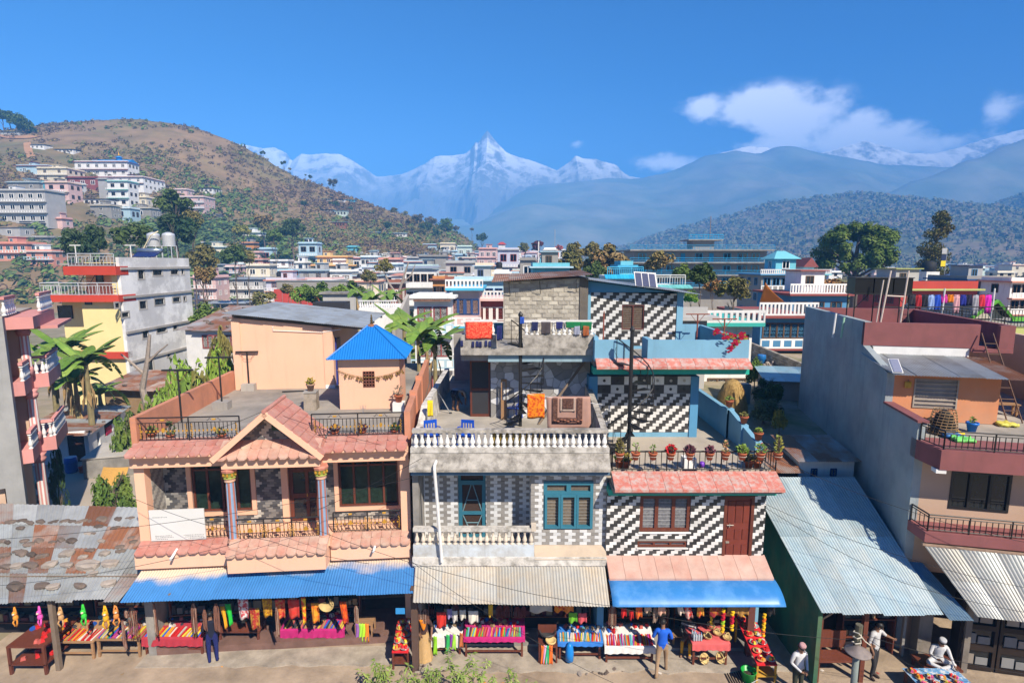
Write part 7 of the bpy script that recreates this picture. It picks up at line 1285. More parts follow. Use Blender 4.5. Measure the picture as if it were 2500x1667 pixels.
def bare_tree(loc,h,label,m,segs,leaves=None):
 o=thing('bare_tree',label,'tree',loc);mb=MB()
 for pts,r0,r1 in segs:mb.tube([Vector(p)*h for p in pts],[lerp(r0,r1,i/(len(pts)-1))*h for i in range(len(pts))],6)
 mb.build('trunk',m,o)
 if leaves:put('crown',crown(leaves[0],2,300,.2,8),o,loc=(Vector(leaves[1])*h),scale=(leaves[2]*h,)*3)
p=atZ(352,985,0);bare_tree((atY(352,990,33).x,33,0),atY(352,817,33).z,'bare pollarded tree before the grey side wall',pale_bark,[([(.0,0,0),(.03,0,.35),(.0,0,.55),(.06,0,.78),(.1,0,1)],.035,.012),([(.02,0,.68),(-.08,0,.78),(-.15,0,.84)],.014,.006),([(.05,0,.76),(.16,0,.86),(.24,0,.92)],.012,.005),([(.02,0,.4),(.12,0,.5),(.2,0,.52)],.014,.005)])
bare_tree((atY(975,720,78).x,78,0),atY(970,640,78).z,'twisted half-bare garden tree among grey houses',pale_bark,[([(0,0,0),(.02,0,.4),(-.02,0,.6),(.05,0,.8),(.12,0,1)],.03,.008),([(-.02,0,.6),(-.12,0,.75),(-.18,0,.9)],.016,.006),([(.04,0,.75),(.15,0,.85),(.2,0,.98)],.012,.004)],('olive',(-.18,0,.95),.14))
# ---- raised plot behind the black-and-white house: yard, haystack, rubble, walls
MB().prism([(7.75,21.2),(12.95,21.0),(14.4,27.2),(24,30),(24,60),(2,60),(7.75,27)],'z',-.5,4.55).build('raised_yard',mat('yard_earth',(.33,.27,.2),.95,.2,.6,.3,c2=(.16,.16,.07),c2amt=.42,c2scale=.5,world=True),None,kind='structure')
def back_plot():
 p=atZ(1782,1012,4.55);o=thing('haystack','tall rounded haystack of golden straw behind the blue parapet','haystack',p);straw=mat('straw',(.36,.235,.085),.95,.3,12,.4,stretch=(1,1,4));mb=MB();rr=random.Random(6)
 mb.grid(lambda a,b:((.72*(1-.22*b)*sqrt(max(0,1-b**3.2))+.02*noise.noise(Vector((a*20,b*12,0))))*cos(2*pi*a)+.05,.7*(1-.22*b)*sqrt(max(0,1-b**3.2))*sin(2*pi*a),1.75*b+.02*noise.noise(Vector((a*15,b*9,4)))),28,16);mb.build('stack',straw,o,True)
 mb=MB()
 for k in range(900):a=rr.uniform(0,6.28);b=rr.random();r_=.73*(1-.22*b)*sqrt(max(0,1-b**3.2));q=Vector((r_*cos(a)+.05,r_*sin(a),1.75*b));mb.tube([q,q+Vector((cos(a)*.05,sin(a)*.05,-rr.uniform(.08,.2)))],.006,3,False)
 mb.build('loose_straw',straw,o,kind='stuff')
 for i,(a,b,z,h,lab)in enumerate([((1815,790),(2010,880),4.55,1.0,'long rubble block wall before the blue maroon house')]):
  A,B=atZ(1812,862,z),atZ(1965,935,z);o=thing('block_wall',lab,'wall',A,atan2(B.y-A.y,B.x-A.x));L_=(B-A).length;n=int(L_/.5)
  for r_ in range(6):
   for c in range(n):put('wall_block',ROCKB[(r_*3+c)%3],o,loc=(c*.5+(.25 if r_%2 else 0),0,r_*.19))
 rr=random.Random(14);o=thing('rubble_heap','heap of pale rubble stones on the ground behind the block wall','rubble')
 for k in range(110):
  q=atZ(1868+rr.gauss(0,26),905+rr.gauss(0,12),4.55);put('stone',ROCKS[6+rr.randrange(3)],o,loc=(q.x,q.y,4.6+abs(rr.gauss(0,.22))),rot=(rr.uniform(0,3),rr.uniform(0,3),rr.uniform(0,3)),scale=(rr.uniform(.3,.6),)*3)
 q=atZ(1858,895,4.55);o=thing('plastic_drum','blue plastic drum beside the pale rubble heap','drum',q);MB().lathe([(.26,0),(.29,.1),(.28,.5),(.30,.52),(.28,.8),(.26,.84)],n=16).build('body',sm('blue_plastic2',(.02,.16,.45),.4),o,True);MB().lathe([(.25,.841),(.2,.85)],n=14).build('lid',sm('blue_plastic2',(.02,.16,.45)),o)
 A=atZ(1870,975,4.55);o=thing('lean_to','low stone lean-to with a pale blue tin roof','hut',A,-.2);bx('wall',pm('stone'),o,0,2.6,0,2,0,1.0);corr(o,'tin_sheet',corr_mat('pale_blue_tin',(.33,.52,.60),(.4,.5,.55),.4),(-.2,-.2,1.05),(2.9,-.2,1.05),(-.2,2.3,1.4),(2.9,2.3,1.4),3,seed=4)
 A=atZ(1812,985,4.55);o=thing('stone_pillars','pair of unfinished stone pillars behind the haystack','pillar',A);[bx('pillar',pm('stone'),o,u,u+.4,0,.4,0,1.0+u*.2)for u in(0,.9)]
 A=atZ(1787,812,4.55);o=thing('iron_gate','dark iron gate between stone piers by the white house','gate',A);railing(o,[(0,0),(2.4,0)],0,1.5,black_iron,.14,.02,1.2,.04,.9);[bx('pier',pm('stone'),o,u,u+.4,-.2,.2,0,1.7)for u in(-.45,2.45)]
# orange tarp, solar panel, rubble shed
 A=atY(1880,700,60);o=MB().sheet(lambda a,b:(3.2*a,1.2*b+.1*sin(a*9),2.4*(1-a)**1.7*(1-b)+.05*sin(b*9)),10,6,.03).build('orange_tarp',mat('orange_tarp',(.75,.22,.02),.6,.1,2,.05),None,True,label='bright orange tarpaulin draped over a roof edge',cat='tarpaulin');o.location=(atY(1845,740,60).x,58,atY(1860,742,60).z)
 A=FD.pt(1.95,4.6,10.86);o=thing('roof_solar_module','small solar panel tilted on the tin roof above the tiled gable','solar panel',A);MB().hexa([(-.4,0,0),(.4,0,-.06),(.4,.35,.45),(-.4,.35,.5),(-.4,-.03,.02),(.4,-.03,-.04),(.4,.32,.47),(-.4,.32,.52)]).build('frame',white,o);[MB().hexa([(-.37+k*.25,-.035,.03-.02*k),(-.15+k*.25,-.035,.015-.02*k),(-.15+k*.25,.30,.46-.02*k),(-.37+k*.25,.30,.475-.02*k),(-.37+k*.25,-.045,.03-.02*k),(-.15+k*.25,-.045,.015-.02*k),(-.15+k*.25,.29,.47-.02*k),(-.37+k*.25,.29,.485-.02*k)]).build('cell',mat('solar_cells',(.07,.08,.14),.2,.2,30,0),o)for k in range(3)];MB().tube([(0,.3,.4),(0,.5,-.1)],.02,5).build('leg',black_iron,o)
def gap_huts():
 for i,(x0,x1,y0,y1,lab,rm_)in enumerate([(7.9,10.2,18.9,20.8,'dark low shed with a rusty roof behind the long tin roof',rust),(10.4,12.4,19.2,21.0,'small whitewashed hut with two tiny windows at the foot of the grey wall',zinc_rust)]):
  o=thing('back_shed',lab,'shed',(x0,y0,0));H=4.3+.3*i;bx('wall',white if i else pm('brown'),o,0,x1-x0,0,y1-y0,0,H);corr(o,'tin_sheet',rm_,(-.15,-.2,H+.05),(x1-x0+.15,-.2,H+.05),(-.15,y1-y0+.2,H+.35),(x1-x0+.15,y1-y0+.2,H+.35),3,seed=50+i)
  if i:wins(o,.2,1.6,[H-.55],0,2,'navy',.22,.28)
gap_huts()
ROCKB=[]
for k in range(3):
 mb=MB();e=[random.Random(k*9+j).uniform(-.015,.015)for j in range(16)];mb.hexa([(0+e[0],-.1,0),(.48+e[1],-.1+e[2],0),(.48,.1,0),(0,.1,0),(e[3],-.1+e[4],.17+e[5]),(.47+e[6],-.1,.175+e[7]),(.47,.1,.17),(0,.1,.17)]);ROCKB.append(mb.mesh('block',mat('yard_block_%d'%k,[(.33,.29,.24),(.27,.24,.2),(.38,.34,.28)][k],.95,.25,4,.3)))
back_plot()
# left mid-ground: old hut, tin sheds, block hut, fences
def left_mid():
 p=atY(240,930,30);o=thing('old_hut','mud-walled hut with a sagging rusty tin roof among banana plants','hut',(atY(236,960,37).x,37,0));H=atY(300,948,37).z;bx('wall',mat('mud_wall',(.27,.18,.1),.95,.2,2,.3),o,.3,4.0,.3,4,0,H-.1);corr(o,'tin_sheet',rust,(0,-.3,H+.0),(4.3,-.3,H-.15),(-.2,4.5,H+.45),(4.3,4.5,H+.3),4,seed=5,rows=2,mats=([rust,zinc_rust],[3,1]));[put('roof_stone',ROCKS[k],o,loc=(.4+k*.6,.5+k%2,H+.15),scale=(.35,)*3)for k in range(5)]
 o=thing('old_hut','whitewashed cottage with stones scattered on its flat tin roof','hut',(atY(440,790,40).x,40,0));H=atY(500,805,40).z;w=atY(572,800,40).x-atY(440,800,40).x;bx('wall',white,o,.2,w,.2,6,0,H);corr(o,'tin_sheet',zinc_rust,(-.2,-.2,H),(w+.3,-.2,H-.1),(.4,6.5,H+1.3),(w+1.0,6.5,H+1.2),4,seed=6);wins(o,w*.35,w,[H-1.4],.2,3,'maroon',.8,1.0);[put('roof_stone',ROCKS[k%9],o,loc=(.5+(k*37%50)/10.5,.4+(k*23%60)/10.5,H+.12+.2*((k*23%60)/10.5)),scale=(.5,)*3,rot=(0,0,k))for k in range(26)]
 o=thing('tin_shed','long open tin shed beside the pink balcony flats','shed',(atY(492,738,125).x,125,0));w=atY(600,738,125).x-atY(492,738,125).x;H=atY(550,738,125).z;corr(o,'tin_sheet',zinc,(0,0,H-.3),(w,0,H-.3),(0,5,H),(w,5,H),5,amp=.03,wl=.3,seed=3);[bx('post',wood_grey,o,k*w/5,k*w/5+.15,.2,.35,0,H-.4)for k in range(6)];bx('rear_wall',pm('stone'),o,0,w,4.8,5,0,H-.2)
 o=thing('block_hut','grey block hut with a brush-covered flat roof','hut',(atY(788,722,58).x,58,0));w=atY(872,722,58).x-atY(788,722,58).x;H=atY(830,718,58).z;bx('wall',pm('grey'),o,0,w,0,5,0,H);bx('roof_slab',concrete,o,-.3,w+.3,-.3,5.3,H,H+.2);wins(o,.5,w-.5,[H-2],0,1,'brown')
 o=thing('roof_tank','dark grey box tank behind the tin-roof room','water tank',(atY(763,745,33).x,33,0));bx('tank',sm('charcoal_box',(.03,.03,.035)),o,0,1.9,0,1.2,8.4,atY(780,738,33).z);bx('stand',concrete,o,.1,1.8,.1,1.1,0,8.4)
 o=thing('red_fence','low red fence panels in front of the yellow house','fence',(atY(668,712,105).x,105,0));w=atY(790,712,105).x-atY(668,712,105).x;[bx('panel',pm('red'),o,k*w/6+.05,(k+1)*w/6-.05,0,.12,0,atY(700,706,105).z)for k in range(6)]
 o=thing('boundary_wall','long weathered concrete wall with a tin edge before the yellow house','wall',(atY(675,690,118).x,118,0));w=atY(860,690,118).x-atY(675,690,118).x;bx('wall',pm('stone'),o,0,w,0,.3,0,atY(700,686,118).z);bx('coping',zinc,o,-.2,w+.2,-.2,1.2,atY(700,686,118).z,atY(700,686,118).z+.15)
 o=thing('balustraded_wall','white balustrade and plastered side wall behind the shrine','wall',(atY(876,760,36).x,36,0));w=atY(968,760,36).x-atY(876,760,36).x;H=atY(920,752,36).z;bx('wall',pm('white'),o,0,w,0,4,0,H);balustrade(o,(0,.1),(w,.1),H,.5,16,white,(.07,.07));MB().prism([(-1.5,0),(3.5,0),(3.5,H+.7),(-1.5,H-.9)],'x',w,w+.2).build('side_wall',pale_conc,o)
# masts and poles
 for i,(a,b,c,Y,lab)in enumerate([(1355,560,640,190,'tall thin steel mast in the hazy town'),(1315,590,645,120,'white concrete pole near the weathered low house'),(2313,606,690,90,'pole with a faded prayer flag above the roofs')]):
  t=atY(a,b,Y);o=thing('pole',lab,'pole',(t.x,Y,0));MB().tube([(0,0,0),(0,0,t.z)],Y*.0011 if i==1 else Y*.0005,6).build('shaft',white if i==1 else sm('mast_grey',(.35,.36,.38)),o)
  if i==2:[bx('flag',sm('flag_%d'%k,c_),o,-.8+.0*k,0,-.02,.02,t.z-.9-k*1.0,t.z-.0-k*1.0)for k,c_ in enumerate([(.4,.4,.4),(.02,.03,.08),(.7,.55,.02)])]
 o=thing('water_tank','black cylindrical water tank on a white stand below the slender tree','water tank',(atY(2267,660,95).x,95,0));H=atY(2267,663,95).z;MB().lathe([(.95,H),(1.05,H+.2),(1.05,H+1.5),(.5,H+1.8)],n=14).build('tank_body',sm('tank_black',(.015,.015,.016)),o,True);MB().box(-1.1,1.1,-1.1,1.1,H-1.5,H-.02).build('stand',pm('white'),o);bx('tower',pm('sky'),o,-2,2.5,0,4,0,H-1.5)
# roads on the hill
 rp=[z6(x,y)for x,y in[(1740,1095),(1830,1085),(1920,1062),(1985,1045),(1960,1020),(1880,1018)]];pts=[HILL.hit(*q)for q in rp];pts=[q+Vector((0,0,.5))for q in pts if q]
 if len(pts)>2:MB().grid(lambda a,b:tuple((lambda i,f:pts[i].lerp(pts[min(i+1,len(pts)-1)],f))(int(a*(len(pts)-1)-1e-6),(a*(len(pts)-1))%1 if a<1 else 1)+Vector((0,(b-.5)*7,.3+(b-.5)*1.5))),20,2).build('hill_road',mat('asphalt',(.11,.11,.115),.9,.15,.5,0),None,kind='structure')
left_mid()
for nm,pts_,wd,m_ in(('hill_track',[(-30,335),(40,338),(90,337),(130,330),(165,322),(195,312)],6,mat('orange_earth',(.42,.23,.12),1,.2,.1,0)),('hill_track',[(66,350),(68,365),(74,380),(78,388)],5,mat('orange_earth',(.42,.23,.12))),('hill_path',[(905,495),(925,505),(935,520),(938,535)],2.5,mat('pale_path',(.42,.34,.26),1,.2,.1,0))):
 P_=[HILL.hit(*q)for q in pts_];P_=[q for q in P_ if q]
 if len(P_)>2:MB().grid(lambda a,b:(lambda q:(q.x,q.y+(b-.5)*wd,HILL.z(q.x,q.y+(b-.5)*wd)+.5))((lambda i,f:P_[i].lerp(P_[min(i+1,len(P_)-1)],f))(min(int(a*(len(P_)-1)),len(P_)-2),a*(len(P_)-1)-min(int(a*(len(P_)-1)),len(P_)-2))),24,3).build(nm,m_,None,kind='structure')
# ------------------------------------------------------------------ market stalls
PALG=[(.55,.02,.02),(.6,.25,.02),(.6,.5,.05),(.05,.3,.08),(.02,.1,.45),(.35,.03,.25),(.55,.5,.45),(.04,.04,.05),(.45,.1,.08),(.1,.35,.4),(.6,.1,.25),(.3,.2,.1)]
GM=[sm('goods_colour_%d'%i,c,.6,rnd=.2)for i,c in enumerate(PALG)]
STR=[MB().box(-.014,.014,0,1,0,.02).mesh('strand',m)for m in GM];TRK=[MB().hexa([(-.05,-.04,0),(.05,-.04,0),(.05,.04,0),(-.05,.04,0),(-.035,-.03,.07),(.04,-.03,.06),(.035,.03,.07),(-.04,.03,.06)]).mesh('trinket',m)for m in GM]
rS=random.Random(99)
def stall(px0,px1,pyb,pyt,d,cloth,drop,lab,clab=None,strands=0,tcol=None,back=.14,legm=None,goods=0,glab='',skirt_all=False):
 A,B=atZ(px0,pyb,0),atZ(px1,pyb,0);Y=(A.y+B.y)/2;h=atY((px0+px1)/2,pyt,Y).z;w=B.x-A.x;o=thing('stall_table',lab,'table',(A.x,Y,0));lm=legm or wood_dark
 tilt=back
 MB().hexa([(0,0,h-.05),(w,0,h-.05),(w,d,h-.05+tilt),(0,d,h-.05+tilt),(0,0,h),(w,0,h),(w,d,h+tilt),(0,d,h+tilt)]).build('table_top',lm,o)
 for u in(.03,w-.1):
  for v in(.03,d-.1):bx('leg',lm,o,u,u+.06,v,v+.06,0,h-.05+tilt*v/d)
 bx('stretcher',lm,o,.09,w-.1,.05,.08,h*.28,h*.28+.05)
 if cloth:
  mb=MB();n=int(w/.06);rr=random.Random(int(px0));f=lambda a:.012*sin(a*w*38+rr.random()*.3)
  def fn(a,b):
   if b<.5:t=b/.5;return(lerp(-.02,w+.02,a),lerp(d,-.015,t),lerp(h+tilt,h,t)+.012)
   t=(b-.5)/.5;return(lerp(-.02,w+.02,a),-.02-.03*t+.018*sin(a*w*30)*t,h+.012-drop*t*(1+.06*sin(a*w*9)))
  mb.sheet(fn,n,10,.004);c=mb.build('table_cloth',cloth,None,True,label=clab,cat='tablecloth');c.location=(A.x,Y,0)
 for k in range(strands):
  u=(k+.5)/strands*(w-.1)+.05;l=d*rS.uniform(.42,.5);i=rS.randrange(12)if tcol is None else rS.choice(tcol);s=put('bead_strand',STR[i],None,loc=(A.x+u,Y+.02,h+.018),rot=(math.atan2(tilt,d),0,rS.uniform(-.25,.05)),scale=((w/strands)/.03*rS.uniform(.6,.95),l,rS.uniform(.8,1.8)),label=glab,cat='bead strand',group=glab)
 for k in range(goods):
  u,v=rS.uniform(.05,w-.05),rS.uniform(d*.52,d*.95);put('trinket',TRK[rS.choice([0,4,6,7,7,8,9,11,11])],None,loc=(A.x+u,Y+v,h+.012+tilt*v/d),rot=(0,0,rS.uniform(0,3)),scale=(rS.uniform(.6,1.4),)*3,label='small trinket at the back of '+glab.split(' on ')[-1],cat='trinket',group='trinkets at the back of '+glab.split(' on ')[-1])
 return Vector((A.x,Y,h)),w
cl=lambda n,c:mat('cloth_'+n,c,.9,.15,4,.1,rnd=0)
crims,magenta,whitec,bluec,pinkc,redc=cl('crimson',(.36,.03,.045)),cl('magenta',(.40,.015,.13)),cl('white',(.62,.60,.58)),cl('blue',(.03,.16,.5)),cl('rose',(.55,.10,.10)),cl('scarlet',(.55,.015,.02))
o=thing('display_table','brown wooden display table with a lower shelf of goods by the stone-weighted shack','table',(-14.4,14.35,0));[bx('leg',wood_dark,o,u,u+.07,v,v+.07,0,.85)for u in(0,1.0)for v in(0,1.3)];bx('table_top',wood_dark,o,0,1.07,0,1.37,.85,.9);bx('shelf',wood_dark,o,0,1.07,0,1.37,.3,.33)
for k in range(26):put('trinket',TRK[rS.choice([0,0,1,4,6,8])],None,loc=(-14.3+rS.random()*.9,14.42+rS.random()*1.2,.901 if k%3 else .331),rot=(0,0,rS.random()*3),scale=(1.3,)*3,label='red and orange trinket on the brown display table',cat='trinket',group='trinkets on the brown display table')
stall(70,232,1611,1566,.95,None,.2,'long wooden stall table covered in red bead strands',strands=34,tcol=[0,0,0,6,1,8,7,11],back=.16,legm=wood,goods=40,glab='bead strand on the long wooden stall table')
stall(236,345,1606,1560,.95,None,.2,'shorter wooden stall table of mixed bead strands',strands=24,back=.16,legm=wood,goods=26,glab='bead strand on the shorter wooden stall table')
stall(352,498,1600,1556,.75,crims,.26,'stall table under a crimson cloth','crimson cloth hanging from the stall table below the blue tin awning',26,[0,1,2,4,6],.12,goods=26,glab='bead strand on the crimson-clothed stall table')
stall(533,636,1580,1541,.6,None,.1,'low maroon bench table below hanging scarves',legm=wood_dark,goods=8,glab='trinket on the low maroon bench')
stall(688,842,1572,1536,.7,magenta,.26,'stall table under a deep magenta cloth','deep magenta cloth hanging below dark strands',28,[7,7,11,4,8,2],.12,goods=20,glab='bead strand on the deep magenta stall table')
stall(1055,1128,1602,1552,.6,whitec,.34,'small stall table under a white cloth with ribbons','white cloth with ribbons beside the orange-skirted woman'.replace('orange-skirted','tan-skirted'),0,None,.1,goods=22,glab='goods on the small white-clothed table')
stall(1133,1280,1608,1556,.7,magenta,.12,'stall table with magenta runner and red legs','magenta runner over the table of bright strands',36,None,.14,goods=26,glab='bead strand on the magenta-runner table')
stall(1362,1470,1614,1568,.65,bluec,.10,'stall table under a bright blue cloth','bright blue cloth under orange and white strands',26,[0,1,6,6,2,9],.14,goods=24,glab='bead strand on the blue-clothed table')
stall(1476,1598,1622,1578,.8,whitec,.20,'wide stall table under a white cloth full of bangles','white cloth under the wide table of bangles',34,[0,1,0,5,6,9],.2,goods=20,glab='bangle row on the wide white-clothed table')
pk,pw=stall(1688,1778,1628,1570,.85,pinkc,.2,'stall table under a rose pink cloth with baskets','rose pink cloth draped over the basket table',0,None,.04,glab='x on the rose pink table')
# ribbons on the white table
def ribbon(px_,py0,py1,w,Y,c,lab):
 p,q=atY(px_,py0,Y),atY(px_,py1,Y);ww=w/1350*Y;o=MB().sheet(lambda a,b:(ww*(a-.5)*(1+.2*b),.02*sin(7*a+5*b),-(p.z-q.z)*b),6,8,Vector((0,.01,0))).build('ribbon',sm('ribbon_%d_%d'%(int(c[0]*99),int(c[1]*99)),c,.7),None,True,label=lab,cat='ribbon',group='coloured ribbons hanging at the stalls');o.location=p;return o
for px_,py0,py1,c,n in[(1062,1553,1598,(.25,.55,.02),'lime'),(1093,1549,1592,(.03,.4,.1),'green'),(1102,1548,1588,(.2,.05,.3),'purple'),(1108,1548,1586,(.3,.6,.05),'pale lime'),(1126,1545,1580,(.5,.15,.05),'brick red')]:ribbon(px_,py0,py1,9,14.98,c,n+' ribbon hanging over the white table cloth')
# hanging goods under the awnings
def hang(px0,px1,py0,py1,Y,c,lab,name='scarf',cat='scarf',tilt=0,c2=None,wav=.03,group=None):
 p,q=atY(px0,py0,Y),atY(px1,py1,Y);w,h=q.x-p.x,p.z-q.z;m=mat('fab_%s'%lab[:22].replace(' ','_'),c,.85,.2,6,.05,rnd=0,c2=c2,c2amt=.5,c2scale=9,c2soft=.05)if c2 else sm('fab_%s'%lab[:22].replace(' ','_'),c,.85)
 o=MB().sheet(lambda a,b:(w*a+tilt*h*b,wav*sin(a*9+b*2)*(.3+b),-h*b-.03*sin(a*5)*b),10,8,Vector((0,.012,0))).build(name,m,None,True,label=lab,cat=cat,group=group);o.location=p;return o
h5=lambda x,y:(500+x/4.2,1400+y/4.2)
def hg(zf,x0,x1,y0,y1,Y,c,lab,**k):a,b=zf(x0,y0),zf(x1,y1);return hang(a[0],b[0],a[1],b[1],Y,c,lab,**k)
YB=14.75
for x0,x1,y0,y1,c,lab,kw in[(155,215,335,550,(.75,.35,.01),'amber yellow scarf on a blue hanger',dict(tilt=.12)),(205,275,310,520,(.02,.5,.05),'bright green scarf on a blue hanger',dict(tilt=.1)),(335,455,260,460,(.45,.05,.06),'red shawl with white lace bands',dict(c2=(.6,.58,.58))),(455,570,350,560,(.35,.02,.02),'dark red shawl with golden edge',dict(c2=(.45,.25,.03))),(585,695,255,435,(.6,.32,.01),'golden sequinned shawl between two red ones',dict(c2=(.3,.12,.01))),(718,830,265,455,(.5,.02,.02),'red sequinned shawl beside the golden one',dict(c2=(.55,.2,.05))),(848,975,265,450,(.55,.03,.02),'scarlet sequinned shawl next to the garland',dict(c2=(.5,.06,.04))),(1088,1180,300,495,(.75,.16,.01),'orange prayer scarf beside the winnowing basket',dict(c2=(.7,.3,.02))),(1378,1455,285,500,(.7,.12,.01),'orange and red scarf near the gate',dict(tilt=.1,c2=(.5,.03,.01)))]:hg(h5,x0,x1,y0,y1,YB+.2,c,lab,group='scarves hanging under the dusty blue awning',**kw)
hg(h5,985,1045,240,510,YB+.2,(.6,.06,.02),'garland of red and yellow beads under the awning',name='garland',cat='garland',c2=(.75,.5,.02))
o=thing('winnowing_basket','pale woven bamboo basket hung on its side under the awning','basket',atY(*h5(1245,335),YB-.02),0);cane=mat('bamboo_cane',(.55,.40,.17),.8,.2,9,.2);MB().grid(lambda a,b:((.20*(.25+.75*b))*cos(pi+pi*a*1.15)*1.05,.12*(1-b*b),(.22*(.25+.75*b))*sin(pi+pi*a*1.15)+.06),20,6).build('bowl',cane,o);MB().tube([(.21*cos(pi+pi*t/12*1.15),0,.22*sin(pi+pi*t/12*1.15)+.06)for t in range(13)],.012,5).build('rim',cane,o);[MB().tube([(.1,.02,.12),(.21*cos(t),-.01,.1+.2*sin(t))],.008,4).build('spoke',cane,o)for t in(-.4,0,.4,.8,1.2)]
bead_m=mat('brown_beads',(.20,.09,.06),.7,.25,30,.3);bead_p=mat('pale_beads',(.36,.25,.19),.7,.2,30,.3)
def bundle(px_,py0,py1,pw_,Y,lab,n=7,m=None,group='bundles of prayer beads'):
 p,q=atY(px_,py0,Y),atY(px_,py1,Y);w=pw_/1350*Y;o=thing('bead_bundle',lab,'prayer beads',p,0,group);rr=random.Random(int(px_*7+py0));h=p.z-q.z
 for k in range(n):u=w*((k+.5)/n-.5);MB().tube([(u*.3,rr.uniform(-.02,.02),0),(u*.9,rr.uniform(-.03,.03),-h*.2),(u+rr.uniform(-.01,.01),rr.uniform(-.03,.03),-h*.6),(u,rr.uniform(-.02,.02),-h*rr.uniform(.85,1))],.012,5).build('strand',m or(bead_m if rr.random()<.7 else bead_p),o)
hA=lambda x,y:(x/3.92,1250+y/3.92)
for zf,x,y0,y1,w,lab in[(hA,1172,1035,1320,9,'long slim bundle of beads hanging before the shorter table'),(hA,1255,905,1190,26,'fan of brown bead strands beside the corner post'),(hA,1205,930,1010,9,'short brown bead bundle next to the fan of strands'),(hA,1848,870,1160,14,'brown beads hanging before the crimson table'),(hA,1952,935,1140,11,'grey-green bead bundle beside the man in navy trousers'),(hA,2065,870,1150,14,'brown beads beside the amber scarf'),(hA,1470,870,1180,8,'golden bead string over the crimson table'),(h5,735,345,655,9,'tall brown bead strand before the magenta table'),(h5,1550,330,500,12,'pale bead bundle above the ribbon stool'),(h5,2190,360,480,16,'brown bead curtain beside the corner pier'),(h5,2260,360,520,20,'wider brown bead curtain above the woman')]:a,b=zf(x,y0),zf(x,y1);bundle(a[0],a[1],b[1],w,14.62 if zf is hA else 14.8,lab)
# plush monkeys
def monkey(x,y0,y1,c,lab):
 a,b=hA(x,y0),hA(x,y1);Y=14.5;p,q=atY(a[0],a[1],Y),atY(b[0],b[1],Y);h=p.z-q.z;o=thing('plush_monkey',lab,'plush toy',p,R.uniform(-.4,.4),'plush monkeys hanging from the tin roof');m=mat('plush_'+lab.split()[0],c,1,.15,20,.4);s=h/1.0
 for sgn in(-1,1):MB().tube([(0,0,0),(sgn*.05*s,0,-.2*s),(sgn*.09*s,0,-.40*s)],.032*s,7).build('arm',m,o,True);MB().tube([(sgn*.06*s,0,-.64*s),(sgn*.12*s,-.05*s,-.8*s),(sgn*.04*s,-.03*s,-.98*s)],.034*s,7).build('leg',m,o,True)
 MB().lathe([(.02*s,-.70*s),(.10*s,-.64*s),(.11*s,-.55*s),(.085*s,-.44*s),(.03*s,-.38*s)],n=10).build('body',m,o,True);hd=MB().lathe([(.02*s,-.12*s),(.085*s,-.07*s),(.1*s,0),(.08*s,.07*s),(.02*s,.1*s)],(0,-.03*s,-.33*s),10).build('head',m,o,True);MB().lathe([(.01*s,-.05*s),(.055*s,-.02*s),(.05*s,.03*s),(.01*s,.05*s)],(.03*s,-.1*s,-.34*s),8).build('face',sm('plush_face',(.65,.5,.38)),hd,True)
 MB().tube([(0,0,0),(0,0,.25)],.004,4).build('string',black_iron,o)
for x,y0,y1,c,lab in[(135,900,1090,(.75,.30,.04),'orange plush monkey hanging above the display table'),(370,890,1085,(.75,.10,.45),'pink plush monkey hanging by the shop post'),(570,890,1095,(.55,.32,.14),'tan plush monkey hanging over the long table'),(790,880,1080,(.05,.6,.06),'green plush monkey hanging over the long table'),(1000,890,1110,(.8,.42,.02),'yellow plush monkey hanging over the shorter table'),(1100,880,1080,(.7,.26,.06),'rust-orange plush monkey hanging over the shorter table')]:monkey(x,y0,y1,c,lab)
# small ribbon stool, red offering racks
def rack(px0,px1,pyb,pyt,d,c,lab,tiers,seed,post=wood_dark):
 A,B=atZ(px0,pyb,0),atZ(px1,pyb,0);Y=A.y;w=B.x-A.x;o=thing('offering_rack',lab,'rack',(A.x,Y,0));h0,h1=.55,.95;rr=random.Random(seed)
 MB().hexa([(0,0,h0),(w,0,h0),(w,d,h1),(0,d,h1),(0,0,h0+.03),(w,0,h0+.03),(w,d,h1+.03),(0,d,h1+.03)]).build('tray',c,o);[bx('leg',post,o,u,u+.05,v,v+.05,0,h0+(h1-h0)*v/d)for u in(0,w-.05)for v in(.02,d-.07)];bx('shelf',post,o,0,w,.0,.4,.2,.23)
 for j in range(tiers):
  for k in range(2):
   u,v=w*(.28+.46*k),d*(j+.5)/tiers;g=thing('offering_plate','red and gold puja offering plate on the '+lab.split(' with')[0],'plate',(A.x+u,Y+v,h0+(h1-h0)*v/d+.035),rr.uniform(0,3),'puja plates on the '+lab.split(' with')[0]);MB().lathe([(.06,0),(.12,.04),(.13,.05),(.11,.045)],n=12).build('plate',sm('straw_plate',(.5,.25,.1))if rr.random()<.6 else sm('steel_plate',(.5,.5,.5),.3,metal=.6),g,True)
   for q in range(5):put('offering',TRK[rr.choice([0,0,0,1,2,6])],g,loc=(rr.uniform(-.06,.06),rr.uniform(-.06,.06),.045),rot=(0,0,rr.uniform(0,3)),scale=(.9,)*3)
rack(958,998,1636,1560,.9,redc,'narrow red rack with puja plates beside the tan-skirted woman',5,3);rack(1846,1895,1668,1600,1.6,redc,'long red rack with puja plates beside the green wall',6,4,mat('yellow_post',(.5,.27,.03)))
A=atZ(868,1570,0);o=thing('ribbon_stool','small wooden stool hung with coloured ribbons by the gate','stool',A);bx('seat',wood,o,0,.55,0,.4,.6,.64);[bx('leg',wood,o,u,u+.05,v,v+.05,0,.6)for u in(0,.5)for v in(0,.35)]
